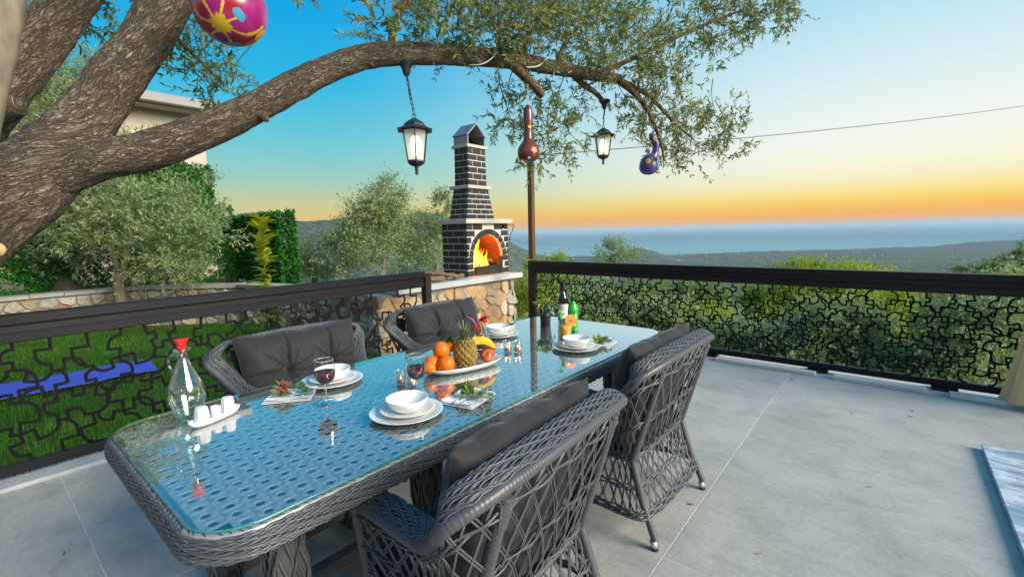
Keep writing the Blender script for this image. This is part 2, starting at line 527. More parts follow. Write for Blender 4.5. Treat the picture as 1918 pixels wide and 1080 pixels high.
def sea_mat():
    m = bpy.data.materials.new('sea_water'); m.use_nodes = True; t = m.node_tree; L = t.links; t.nodes.clear()
    tc = nd(t, 'ShaderNodeTexCoord'); n = nd(t, 'ShaderNodeTexNoise'); n.inputs['Scale'].default_value = .0009; n.inputs['Detail'].default_value = 6
    mp = nd(t, 'ShaderNodeMapping'); mp.inputs['Rotation'].default_value = (0, 0, -.6); mp.inputs['Scale'].default_value = (1, 4, 1); L.new(tc.outputs['Object'], mp.inputs[0]); L.new(mp.outputs[0], n.inputs['Vector'])
    r = ramp(t, [(.35, (.045, .150, .185)), (.65, (.070, .190, .215))], n.outputs[0], 'LINEAR')
    d = nd(t, 'ShaderNodeBsdfDiffuse')
    ln = nd(t, 'ShaderNodeVectorMath', operation='LENGTH'); L.new(tc.outputs['Object'], ln.inputs[0])
    sh = nd(t, 'ShaderNodeMapRange', interpolation_type='SMOOTHSTEP'); sh.inputs[1].default_value = 2600; sh.inputs[2].default_value = 7500; sh.inputs[3].default_value = 1; sh.inputs[4].default_value = 0; L.new(ln.outputs['Value'], sh.inputs[0])
    shm = nd(t, 'ShaderNodeMix', data_type='RGBA'); L.new(sh.outputs[0], shm.inputs[0]); L.new(r.outputs[0], shm.inputs[6]); shm.inputs[7].default_value = (.17, .32, .32, 1)   # shallow water over the shore's sand
    L.new(shm.outputs[2], d.inputs[0])
    n2 = nd(t, 'ShaderNodeTexNoise'); n2.inputs['Scale'].default_value = .05; n2.inputs['Detail'].default_value = 4; L.new(tc.outputs['Object'], n2.inputs['Vector'])
    bp = nd(t, 'ShaderNodeBump'); bp.inputs['Distance'].default_value = 6.0; L.new(n2.outputs[0], bp.inputs['Height'])
    g = nd(t, 'ShaderNodeBsdfGlossy'); g.inputs['Roughness'].default_value = .35; g.inputs[0].default_value = (.85, .93, 1, 1); L.new(bp.outputs[0], g.inputs['Normal'])
    f = nd(t, 'ShaderNodeFresnel'); f.inputs[0].default_value = 1.33; L.new(bp.outputs[0], f.inputs['Normal'])
    k = nd(t, 'ShaderNodeMath', operation='MULTIPLY'); k.inputs[1].default_value = .22; L.new(f.outputs[0], k.inputs[0])
    mx = nd(t, 'ShaderNodeMixShader'); L.new(k.outputs[0], mx.inputs[0]); L.new(d.outputs[0], mx.inputs[1]); L.new(g.outputs[0], mx.inputs[2])
    o = nd(t, 'ShaderNodeOutputMaterial'); L.new(mx.outputs[0], o.inputs[0]); return m
m_sea = sea_mat()
b = MB(); n = 160; rs = [200, 2000, 5000, 12000, 28000, 60000]
vs = []
for r in rs: vs += [(r * math.cos(2 * math.pi * k / n), r * math.sin(2 * math.pi * k / n), SEA_Z) for k in range(n)]
b.add(vs, [(i * n + k, (i + 1) * n + k, (i + 1) * n + (k + 1) % n, i * n + (k + 1) % n) for i in range(len(rs) - 1) for k in range(n)])
tag(b.build('sea', m_sea), kind='structure')

# houses of the coastal plain, far too small to tell apart
b = MB()
for k in range(520):
    a = RN.uniform(2, 52); r = RN.uniform(1500, 4300) if k % 3 else RN.uniform(2000, 2700)
    sh = float(np.interp(a, [2.8, 20.4, 36.7, 42.6, 47.6, 60], [2620, 2720, 3450, 3950, 4950, 5600]))
    if r > sh - 60: continue
    if float(fbm(np.array([a * .6]), np.array([r / 260]), 21)[0]) < -.05: continue
    t = YAW + math.pi / 2 - rad(a); x, y = r * math.cos(t), r * math.sin(t)
    z = float(ground_h(x, y)); sx, sy, sz = RN.uniform(5, 13), RN.uniform(5, 11), RN.uniform(3, 6)
    b.box((x, y, z + sz / 2 - 1), (sx, sy, sz), RN.uniform(0, 3))
m_town = material('town_walls', (.20, .19, .175), .8, island=.35)
tag(b.build('distant_town', m_town), 'pale small houses scattered over the coastal plain below', 'town', kind='stuff')

# ------------------------------------------------------------------ terrace floor
def tile_mat(name, seed, warm):
    m = bpy.data.materials.new(name); m.use_nodes = True; t = m.node_tree; L = t.links; b = t.nodes['Principled BSDF']
    tc = nd(t, 'ShaderNodeTexCoord'); mp = nd(t, 'ShaderNodeMapping'); mp.inputs['Location'].default_value = (seed, seed * 2.3, 0); L.new(tc.outputs['Object'], mp.inputs[0])
    oi = nd(t, 'ShaderNodeObjectInfo'); sc_ = nd(t, 'ShaderNodeVectorMath', operation='SCALE'); cmb = nd(t, 'ShaderNodeCombineXYZ'); L.new(oi.outputs['Random'], cmb.inputs[0]); L.new(oi.outputs['Random'], cmb.inputs[1]); L.new(cmb.outputs[0], sc_.inputs[0]); sc_.inputs['Scale'].default_value = 37
    av = nd(t, 'ShaderNodeVectorMath', operation='ADD'); L.new(mp.outputs[0], av.inputs[0]); L.new(sc_.outputs[0], av.inputs[1])
    def nz(scale, det, dist, st=(1, 1, 1), rot=0):
        k = nd(t, 'ShaderNodeMapping'); k.inputs['Scale'].default_value = st; k.inputs['Rotation'].default_value = (0, 0, rot); L.new(av.outputs[0], k.inputs[0])
        n = nd(t, 'ShaderNodeTexNoise'); n.inputs['Scale'].default_value = scale; n.inputs['Detail'].default_value = det; n.inputs['Distortion'].default_value = dist; n.inputs['Roughness'].default_value = .62; L.new(k.outputs[0], n.inputs['Vector']); return n.outputs['Fac']
    big = ramp(t, [(.30, (.345, .345, .325)), (.48, (.392, .390, .368)), (.62, (.43, .426, .402)), (.75, (.42, .402, .372) if warm else (.44, .44, .422))], nz(1.3, 8, .9), 'LINEAR')
    def mul(col, fac, stops, amt):
        r = ramp(t, stops, fac, 'LINEAR'); x = nd(t, 'ShaderNodeMix', data_type='RGBA', blend_type='MULTIPLY'); x.inputs[0].default_value = amt; L.new(col, x.inputs[6]); L.new(r.outputs[0], x.inputs[7]); return x.outputs[2]
    c = mul(big.outputs[0], nz(3.2, 7, .4), [(.32, (.74, .72, .69)), (.5, (1, .99, .97)), (.70, (1.10, 1.07, 1.02))], .65)
    c = mul(c, nz(2.6, 8, 1.8, (1, 3.5, 1), .5), [(.40, (.82, .83, .84)), (.48, (1, 1, 1)), (.60, (1.02, 1.02, 1.02)), (.66, (1.20, 1.19, 1.16))], .45)
    c = mul(c, nz(46, 5, 0), [(.35, (.86, .86, .86)), (.6, (1.05, 1.05, 1.05))], .7)
    L.new(c, b.inputs['Base Color']); b.inputs['Specular IOR Level'].default_value = .45
    rr = nd(t, 'ShaderNodeMapRange'); rr.inputs[3].default_value = .36; rr.inputs[4].default_value = .62; L.new(nz(4, 5, .5), rr.inputs[0]); L.new(rr.outputs[0], b.inputs['Roughness'])
    bp = nd(t, 'ShaderNodeBump'); bp.inputs['Strength'].default_value = .15; bp.inputs['Distance'].default_value = .004; L.new(nz(30, 5, 0), bp.inputs['Height']); L.new(bp.outputs[0], b.inputs['Normal'])
    return m


m_tile, m_tile2 = tile_mat('grey_stone_tile', 3.0, False), tile_mat('warm_stone_tile', 8.0, True)
m_grout = material('pale_grout', (.46, .46, .43), .9, var=(9, (.62, .62, .58)))
FX0, FX1, FY0, FY1 = -3.93, 4.10, -4.535, 5.13
b = MB(); b.box(((FX0 + FX1) / 2 - .12, (FY0 + FY1) / 2 + .12, -.1555), (FX1 - FX0 + .60, FY1 - FY0 + .70, .31))
floor = b.build('terrace_floor', m_grout); tag(floor, kind='structure')
xs = [-3.93, -2.30, -.70, .90, 2.5, 4.10]; ys = [-4.535, -2.935, -1.335, .265, 1.865, 3.465, 5.13]
for i in range(len(xs) - 1):
    for j in range(len(ys) - 1):
        b = MB(); sx, sy = xs[i + 1] - xs[i] - .0045, ys[j + 1] - ys[j] - .0045
        b.box((0, 0, -.004), (sx, sy, .010), bev=.0012)
        o = b.build('tile', [m_tile if (i + j) % 2 else m_tile2], floor, ((xs[i] + xs[i + 1]) / 2, (ys[j] + ys[j + 1]) / 2, 0.0), 0)
# kerb stones along both open edges
m_kerb_w = material('pale_marble_strip', (.62, .62, .60), .5, var=(6, (.48, .49, .49)), bump=(40, .2, .003))
m_kerb_g = material('grey_marble_strip', (.30, .335, .36), .4, var=(5, (.50, .52, .53)), bump=(30, .3, .003))
kb = MB(); kb.box((.05, 5.20, -.03), (8.2, .13, .06)); kerb = kb.build('kerb', m_kerb_g); tag(kerb, kind='structure')
xk = [-4.0, -3.0, -1.62, -1.42, -.60, -.42, .16, .40, 1.0, 1.9, 3.0, 4.0]
for a, c in ((-3.9, -2.8), (-2.6, -1.66), (-1.42, -.50), (-.36, .30), (.44, 1.30), (1.5, 2.6)):
    b = MB(); b.box((0, 0, .018), (c - a, .085, .036), bev=.004)
    b.build('kerb_stone', m_kerb_w, kerb, ((a + c) / 2, 5.175, 0))
kb = MB(); kb.box((-4.02, .0, -.034), (.17, 9.4, .06)); kl = kb.build('kerb', m_kerb_g); tag(kl, kind='structure')
y = -4.6
while y < 4.6:
    L = RN.uniform(.75, 1.05); b = MB()
    n = 9; pol = []
    # the inner edge runs straight, the fence side is roughly broken
    for k in range(n + 1): pol.append((-.085 + RN.uniform(-.004, .02), L * k / n))
    pol += [(.075, L - .003), (.075, .003)]
    b.prism(pol[::-1], 0, .03)
    b.build('kerb_stone', m_kerb_g, kl, (-3.985, y, -.006)); y += L + .004

# ------------------------------------------------------------------ lawn
m_soil = material('lawn_soil', (.030, .070, .012), .95, var=(3, (.06, .12, .02)), spec=.1)
b = MB(); b.box((-7.4, -1.6, -.32), (6.56, 11.4, .6)); lawn = b.build('lawn', m_soil); tag(lawn, kind='structure')
m_grass = leaf_mat('grass_blades', (.045, .165, .012), (.075, .255, .020), (.19, .31, .06), .45, .6, patch=1.25)
n = 90000
gx = -4.12 - 6.2 * NR.random(n) ** 1.25; gy = -3.2 + 7.1 * NR.random(n)
patch = fbm(gx * 1.1, gy * 1.1, 31, 3)
h = (.028 + .018 * NR.random(n)) * (1 + .45 * patch); a = NR.random(n) * 6.283; wd = .0028 + .0025 * NR.random(n)
lean = .018 * NR.random(n) + .004; la = NR.random(n) * 6.283
dx, dy = np.cos(a) * wd, np.sin(a) * wd
v = np.zeros((n, 3, 3)); z0 = -.022
v[:, 0] = np.stack([gx - dx, gy - dy, np.full(n, z0)], -1); v[:, 1] = np.stack([gx + dx, gy + dy, np.full(n, z0)], -1)
v[:, 2] = np.stack([gx + np.cos(la) * lean, gy + np.sin(la) * lean, z0 + h], -1)
g = link('grass', npmesh('grass', v.reshape(-1, 3), np.arange(n * 3).reshape(n, 3), m_grass)); tag(g, 'mown green lawn grass beyond the left fence', 'grass', kind='stuff')

m_mat = material('blue_foam', (.075, .115, .62), .7, bump=(120, .3, .002))
b = MB(); nu = 40
pl = []
for k in range(nu + 1):
    t = k / nu; zz = .032 + (.012 * math.sin(t * 9) * (t > .8))
    pl.append(V((-6.62 + .18 * t, -1.0 + 2.3 * t, zz))); 
vs = []
for p in pl: vs += [p + V((-.32, .03, 0)), p + V((.32, -.03, 0)), p + V((.32, -.03, -.008)), p + V((-.32, .03, -.008))]
fs = []
for k in range(nu):
    for c in range(4): fs.append((k * 4 + c, (k + 1) * 4 + c, (k + 1) * 4 + (c + 1) % 4, k * 4 + (c + 1) % 4))
fs += [(0, 1, 2, 3), (nu * 4 + 3, nu * 4 + 2, nu * 4 + 1, nu * 4)]
b.add(vs, fs); tag(b.build('yoga_mat', m_mat), 'long blue exercise mat rolled out on the lawn', 'mat')


# ------------------------------------------------------------------ stones
def clip(poly, a, b, c):
    """keep a*x + b*y <= c"""
    out = []
    for i in range(len(poly)):
        p, q = poly[i], poly[(i + 1) % len(poly)]
        dp, dq = a * p[0] + b * p[1] - c, a * q[0] + b * q[1] - c
        if dp <= 0: out.append(p)
        if dp * dq < 0:
            t = dp / (dp - dq); out.append((p[0] + (q[0] - p[0]) * t, p[1] + (q[1] - p[1]) * t))
    return out


def voronoi(W, Hh, cell, rng, asp=1.25, jit=.42):
    nx, ny = max(1, round(W / cell / asp ** .5)), max(1, round(Hh / cell * asp ** .5))
    dx, dy = W / nx, Hh / ny; S = {}
    for i in range(-1, nx + 1):
        for j in range(-1, ny + 1):
            S[i, j] = ((i + .5 + (.5 * (j % 2) - .25) + rng.uniform(-jit, jit)) * dx, (j + .5 + rng.uniform(-jit, jit)) * dy)
    out = []
    for i in range(nx):
        for j in range(ny):
            p = S[i, j]; poly = [(max(0, p[0] - 2 * dx), max(0, p[1] - 2 * dy)), (min(W, p[0] + 2 * dx), max(0, p[1] - 2 * dy)), (min(W, p[0] + 2 * dx), min(Hh, p[1] + 2 * dy)), (max(0, p[0] - 2 * dx), min(Hh, p[1] + 2 * dy))]
            for di in (-2, -1, 0, 1, 2):
                for dj in (-2, -1, 0, 1, 2):
                    s = S.get((i + di, j + dj))
                    if s is None or (di == 0 and dj == 0) or not poly: continue
                    a, b = s[0] - p[0], s[1] - p[1]
                    poly = clip(poly, a, b, (s[0] ** 2 + s[1] ** 2 - p[0] ** 2 - p[1] ** 2) / 2)
            if len(poly) >= 3: out.append(poly)
    return out


def stone_piece(parent, poly, tf, joint, proud, mats, rng, name='stone'):
    n = len(poly); cx = sum(p[0] for p in poly) / n; cy = sum(p[1] for p in poly) / n
    rd = sum(math.hypot(p[0] - cx, p[1] - cy) for p in poly) / n
    if rd < joint * 1.2: return None
    k = 1 - joint / rd
    P = [((p[0] - cx) * k, (p[1] - cy) * k) for p in poly]
    R = []
    for i in range(n):                                      # cut the corners once: rough, rounded stones
        p, q = P[i], P[(i + 1) % n]
        for t in (.13, .87): R.append((p[0] + (q[0] - p[0]) * t + rng.uniform(-1, 1) * rd * .05, p[1] + (q[1] - p[1]) * t + rng.uniform(-1, 1) * rd * .05))
    m = len(R); d = proud * rng.uniform(.5, 1.25); tx, ty = rng.uniform(-.25, .25), rng.uniform(-.25, .25)
    o = tf(V((cx, cy, 0))); vs = []
    for s, z in ((1.0, -.03), (1.0, d * .5), (.86, d)):
        for p in R: vs.append(tf(V((cx + p[0] * s, cy + p[1] * s, z + (p[0] * tx + p[1] * ty) * (z > 0)))) - o)
    vs.append(tf(V((cx, cy, d * 1.12))) - o)
    fs = []
    for r in range(2):
        for i in range(m): fs.append((r * m + i, r * m + (i + 1) % m, (r + 1) * m + (i + 1) % m, (r + 1) * m + i))
    for i in range(m): fs.append((2 * m + i, 2 * m + (i + 1) % m, 3 * m))
    b = MB(); b.add(vs, fs, False)
    return b.build(name, mats[rng.randrange(len(mats))], parent, o - (V(parent.location)))


sk_ = dict(rough=.9, spec=.2, bump=(38, .7, .012), island=.18)
m_st = [material('limestone', (.36, .315, .245), var=(9, (.48, .43, .35)), fine=(22, (.16, .14, .11), .6), **sk_),
        material('grey_limestone', (.29, .27, .23), var=(9, (.40, .38, .33)), fine=(22, (.13, .125, .11), .6), **sk_),
        material('buff_stone', (.36, .28, .19), var=(8, (.45, .37, .26)), fine=(20, (.20, .14, .09), .6), **sk_),
        material('grey_limestone_b', (.31, .285, .235), var=(8, (.44, .41, .35)), fine=(26, (.14, .13, .11), .6), **sk_),
        material('rust_stone', (.30, .135, .07), var=(9, (.36, .22, .13)), fine=(24, (.17, .10, .07), .6), **sk_)]
m_stw = [material('warm_stone', (.50, .33, .17), var=(8, (.58, .43, .26)), fine=(20, (.27, .17, .10), .55), **sk_),
         material('honey_stone', (.54, .36, .18), var=(8, (.48, .28, .13)), fine=(20, (.24, .15, .09), .5), **sk_),
         material('cream_stone', (.50, .43, .31), var=(8, (.44, .36, .25)), fine=(20, (.25, .19, .13), .5), **sk_),
         material('ochre_stone', (.42, .26, .13), var=(9, (.50, .36, .22)), fine=(24, (.2, .12, .07), .5), **sk_)]
m_mort = material('mortar', (.20, .185, .16), .95, var=(14, (.29, .27, .24)), bump=(60, .5, .006))
m_cap = material('concrete_cap', (.27, .26, .235), .85, var=(5, (.36, .345, .31)), bump=(50, .3, .004))

# the low wall round the lawn, in straight runs
wall = empty('stone_wall', (-8.2, 2.6, 0), 'low rubble stone wall with concrete cap behind the lawn', 'wall')
path = [V((-9.9, -4.2, 0)), V((-9.9, 1.75, 0)), V((-8.6, 3.02, 0)), V((-6.7, 3.42, 0)), V((-4.72, 3.72, 0))]
WH = .64
for k in range(len(path) - 1):
    a, c = path[k], path[k + 1]; d = c - a; L = d.length; d.normalize(); nrm = V((d.y, -d.x, 0))
    tf = lambda p, a=a, d=d, nrm=nrm: a + d * p.x + nrm * p.z + V((0, 0, p.y - .02))
    b = MB(); b.bar(a - nrm * .14 + V((0, 0, WH / 2 - .06)), c - nrm * .14 + V((0, 0, WH / 2 - .06)), .28, WH + .06)
    b.build('wall_core', m_mort, wall, -V(wall.location))
    b = MB(); nn = max(2, int(L / .35))
    for q_ in range(nn):
        p0, p1 = a + d * (L * q_ / nn + .004), a + d * (L * (q_ + 1) / nn - .004)
        b.bar(p0 - nrm * .13 + V((0, 0, WH - .01 + RN.uniform(-.006, .006))), p1 - nrm * .13 + V((0, 0, WH - .01 + RN.uniform(-.006, .006))), .36, .05)
    b.build('cap', m_cap, wall, -V(wall.location))
    for poly in voronoi(L, WH - .03, .155, RN):
        if k == 0 and max(p[0] for p in poly) < 3.9: continue
        stone_piece(wall, poly, tf, .009, .034, m_st + m_st[:2], RN)
# planting bed behind the wall
b = MB(); b.prism([(-17.5, -6), (-10.06, -6), (-10.06, 1.8), (-8.75, 3.2), (-6.8, 3.60), (-5.9, 3.7), (-7.2, 4.3), (-17.5, 4.3)][::1], -.5, .50)
m_bed = material('dry_earth', (.085, .068, .045), .95, var=(4, (.13, .11, .07)), bump=(20, .8, .03))
tag(b.build('planting_bed', m_bed), kind='structure')

# ------------------------------------------------------------------ villa and its neighbour
m_wall = material('cream_render', (.46, .385, .325), .85, var=(.8, (.50, .43, .37)), bump=(60, .15, .004))
m_fasc = material('grey_fascia', (.22, .22, .215), .6, var=(2, (.27, .27, .265)))
m_dark = material('dark_window_glass', (.02, .03, .035), .08, spec=.6)
vx = -13.2
vil = empty('villa', (vx, 3.0, 0), 'cream rendered villa with flat overhanging grey roof behind the olive trees', 'house')
o0 = -V(vil.location)
b = MB(); b.box((vx - 3.5, -1.9, 2.2), (7.0, 12.2, 4.4)); b.build('wall', m_wall, vil, o0)
b = MB(); b.box((vx - 3.4, -1.8, 4.50), (8.2, 12.5, .20), bev=.02); b.box((vx - 3.4, -1.8, 4.62), (7.9, 12.2, .04)); b.build('roof', m_fasc, vil, o0)
b = MB(); b.box((vx - 3.4, -1.8, 4.388), (7.8, 12.1, .022)); b.build('soffit', m_wall, vil, o0)
for yy in (-4.2, -.2):
    b = MB(); b.box((vx + .02, yy, 2.9), (.06, 1.5, 1.35)); fr = b.build('window', m_fasc, vil, o0)
    b = MB(); b.box((vx + .045, yy, 2.9), (.03, 1.36, 1.2)); b.build('pane', m_dark, fr)
p = at(418, 398, 34)
nb = empty('neighbour_house', (p.x, p.y, 0), 'far house showing only a strip of flat roof above the green screen', 'house')
b = MB(); b.box((0, 0, 1.45), (5, 5, 2.9)); b.build('wall', m_wall, nb)
b = MB(); b.box((0, 0, 3.10), (6.2, 6.2, .34), bev=.03); b.build('roof', m_fasc, nb)

# ------------------------------------------------------------------ artificial leaf screens
m_ivy = leaf_mat('screen_leaves', (.016, .12, .012), (.035, .20, .022), (.10, .30, .04), .30, .45)
m_lat = material('dark_lattice', (.02, .035, .02), .6)
m_post = material('dark_green_post', (.02, .025, .02), .5)


def leaf_quads(P, D, U, L, Wd, fold=.25, mid=.45):
    """diamond leaves: base P, direction D, side U (unit), arrays"""
    D = D / np.maximum(np.linalg.norm(D, axis=1, keepdims=True), 1e-6)
    S = np.cross(D, U); S /= np.maximum(np.linalg.norm(S, axis=1, keepdims=True), 1e-6)
    Nn = np.cross(S, D)
    L = L[:, None]; Wd = Wd[:, None]
    c = P + D * L * mid
    v = np.stack([P, c + S * Wd + Nn * Wd * fold, P + D * L - Nn * L * .08, c - S * Wd + Nn * Wd * fold], 1)
    return v.reshape(-1, 3), np.arange(len(P) * 4).reshape(-1, 4)


def rdir(n, rng, up=0.0):
    d = rng.normal(size=(n, 3)); d[:, 2] += up
    return d / np.linalg.norm(d, axis=1, keepdims=True)


def leaf_screen(name, label, o, ux, W, Hh, n, thick=.07, lsz=.055, gaps=0.0, seed=1, back=False):
    """a lattice fence panel dressed with plastic leaves; o = lower corner, ux = direction along it"""
    rng = np.random.default_rng(seed); ux = np.array(ux, float); nx_ = np.array([ux[1], -ux[0], 0])
    root = empty(name, tuple(o), label, 'hedge screen')
    u = rng.random(n) * W; z = rng.random(n) * Hh
    if gaps:
        k = fbm(u * 9, z * 9, seed, 2) > gaps - 1; u, z = u[k], z[k]
    n = len(u)
    t = (rng.random(n) - .3) * thick
    P = ux[None] * u[:, None] + nx_[None] * t[:, None] + np.array([0, 0, 1.]) * z[:, None]
    D = rdir(n, rng, -.2) + nx_[None] * .7; U = rdir(n, rng)
    v, q = leaf_quads(P, D, U, lsz * (.7 + .6 * rng.random(n)), lsz * .30 * (.8 + .5 * rng.random(n)))
    tag(link('leaves', npmesh('leaves', v, q, m_ivy), root), kind='stuff')
    b = MB(); X_, N_ = V(ux), V(nx_)
    st = .16
    for s in (1, -1):
        k = -Hh
        while k < W:
            u0, z0, u1, z1 = k, 0.0, k + Hh, Hh
            if u0 < 0: z0 = -u0; u0 = 0
            if u1 > W: z1 = Hh - (u1 - W); u1 = W
            if s < 0: u0, u1 = W - u0, W - u1
            if z1 > z0 + .02: b.bar(X_ * u0 + V((0, 0, z0)) + N_ * .004 * s, X_ * u1 + V((0, 0, z1)) + N_ * .004 * s, .022, .006)
            k += st
    tag(b.build('lattice', m_lat, root), kind='stuff')
    for uu in (np.arange(0, W + .01, max(W / max(1, round(W / 1.6)), .3)) if W > 1 else ()):
        b = MB(); b.box(X_ * float(uu) - N_ * .09 + V((0, 0, Hh / 2)), (.05, .05, Hh + .02)); b.build('post', m_post, root)
    return root


leaf_screen('leaf_screen', 'bright green leaf screen standing alone right of the villa', (-11.6, 3.9, .58), (1, 0, 0), 2.95, 1.32, 17000, .12, .065, seed=2)
leaf_screen('leaf_screen', 'narrow return of green leaf screen closing the right end of the lone panel', (-8.66, 3.93, .58), (0, 1, 0), .16, 1.34, 1300, .12, .065, seed=3)
leaf_screen('leaf_screen', 'sparse leafy lattice fence behind the bushy olive tree, sky glinting through', (-10.75, -4.0, .50), (0, 1, 0), 7.8, 1.62, 52000, .08, .055, gaps=.48, seed=4)
leaf_screen('leaf_screen', 'green leaf cladding fixed to the corner of the villa wall', (-13.08, 2.3, 1.1), (0, 1, 0), 1.92, 2.12, 9000, .10, .08, seed=5)

# ------------------------------------------------------------------ the air: one even box of haze
def haze_mat():
    m = bpy.data.materials.new('haze'); m.use_nodes = True; t = m.node_tree; t.nodes.clear()
    v = nd(t, 'ShaderNodeVolumePrincipled'); v.inputs['Color'].default_value = (.62, .82, 1.0, 1); v.inputs['Density'].default_value = 6.5e-5; v.inputs['Anisotropy'].default_value = 0.0
    o = nd(t, 'ShaderNodeOutputMaterial'); t.links.new(v.outputs[0], o.inputs['Volume']); return m
b = MB(); b.box((0, 0, (50 - 156) / 2), (124000, 124000, 206)); tag(b.build('haze', haze_mat()), kind='stuff')

# ------------------------------------------------------------------ bark
def bark_mat(name, c1, c2, c3, sc=1.0):
    m = bpy.data.materials.new(name); m.use_nodes = True
    t = m.node_tree; L = t.links; b = t.nodes['Principled BSDF']
    b.inputs['Roughness'].default_value = .9; b.inputs['Specular IOR Level'].default_value = .2
    tc = nd(t, 'ShaderNodeTexCoord'); mp = nd(t, 'ShaderNodeMapping'); mp.inputs['Scale'].default_value = (58 * sc, 15 * sc, 1)
    L.new(tc.outputs['UV'], mp.inputs[0])
    def N_(scale, det, dist, st=(1, 1, 1), rough=.6):
        k = nd(t, 'ShaderNodeMapping'); k.inputs['Scale'].default_value = st; L.new(tc.outputs['UV'], k.inputs[0])
        n = nd(t, 'ShaderNodeTexNoise'); n.inputs['Scale'].default_value = scale; n.inputs['Detail'].default_value = det; n.inputs['Distortion'].default_value = dist; n.inputs['Roughness'].default_value = rough; L.new(k.outputs[0], n.inputs['Vector']); return n
    def ridge(n, w_):                                          # thin branching furrows where the noise crosses its middle
        a = nd(t, 'ShaderNodeMath', operation='SUBTRACT'); a.inputs[1].default_value = .5; L.new(n.outputs['Fac'], a.inputs[0])
        c = nd(t, 'ShaderNodeMath', operation='ABSOLUTE'); L.new(a.outputs[0], c.inputs[0])
        r = nd(t, 'ShaderNodeMapRange'); r.inputs[1].default_value = 0; r.inputs[2].default_value = w_; L.new(c.outputs[0], r.inputs[0]); return r.outputs[0]
    r1 = ridge(N_(1.0 * sc, 3, 1.2, (34, 8.5, 1)), .085)
    r2 = ridge(N_(1.0 * sc, 3, .8, (62, 22, 1)), .11)
    mnm = nd(t, 'ShaderNodeMath', operation='MULTIPLY'); L.new(r1, mnm.inputs[0])
    s2_ = nd(t, 'ShaderNodeMapRange'); s2_.inputs[3].default_value = .45; s2_.inputs[4].default_value = 1; L.new(r2, s2_.inputs[0]); L.new(s2_.outputs[0], mnm.inputs[1])
    n2 = N_(1.0 * sc, 7, .3, (95, 40, 1))
    big = N_(1.0, 4, .5, (7, 4, 1))
    plate = ramp(t, [(.28, c2), (.5, c1), (.72, c3)], big.outputs['Fac'], 'LINEAR')
    gr = nd(t, 'ShaderNodeMix', data_type='RGBA', blend_type='MULTIPLY'); gr.inputs[0].default_value = .85
    g2 = ramp(t, [(.30, (.50, .48, .45)), (.5, (.95, .95, .95)), (.68, (1.35, 1.33, 1.30))], n2.outputs['Fac'], 'LINEAR')
    L.new(plate.outputs[0], gr.inputs[6]); L.new(g2.outputs[0], gr.inputs[7])
    mx = nd(t, 'ShaderNodeMix', data_type='RGBA'); L.new(mnm.outputs[0], mx.inputs[0])
    mx.inputs[6].default_value = (c2[0] * .34, c2[1] * .32, c2[2] * .30, 1); L.new(gr.outputs[2], mx.inputs[7])
    L.new(mx.outputs[2], b.inputs['Base Color'])
    hsum = nd(t, 'ShaderNodeMath', operation='MULTIPLY_ADD'); hsum.inputs[1].default_value = .5
    L.new(n2.outputs['Fac'], hsum.inputs[0]); L.new(mnm.outputs[0], hsum.inputs[2])
    bp = nd(t, 'ShaderNodeBump'); bp.inputs['Strength'].default_value = 1.0; bp.inputs['Distance'].default_value = .014 / sc
    L.new(hsum.outputs[0], bp.inputs['Height']); L.new(bp.outputs[0], b.inputs['Normal'])
    return m


m_bark = bark_mat('olive_bark', (.295, .245, .175), (.215, .175, .125), (.37, .32, .25))
m_bark_s = bark_mat('olive_bark_small', (.36, .22, .12), (.26, .155, .085), (.42, .285, .175), 1.7)
m_bark_pale = material('pale_smooth_bark', (.25, .215, .15), .85, var=(5, (.16, .14, .10), .2), fine=(22, (.08, .07, .05), .7), bump=(20, .5, .01), stretch=(1, 1, .35))
m_bark_dk = material('dark_bark', (.055, .042, .030), .9, var=(9, (.11, .085, .06)), bump=(24, 1, .02), stretch=(1, 1, .3))
m_twig_g = material('green_twig', (.22, .25, .12), .8, var=(14, (.17, .19, .09)))
m_twig = material('grey_twig', (.17, .13, .085), .85, var=(14, (.10, .075, .05)))


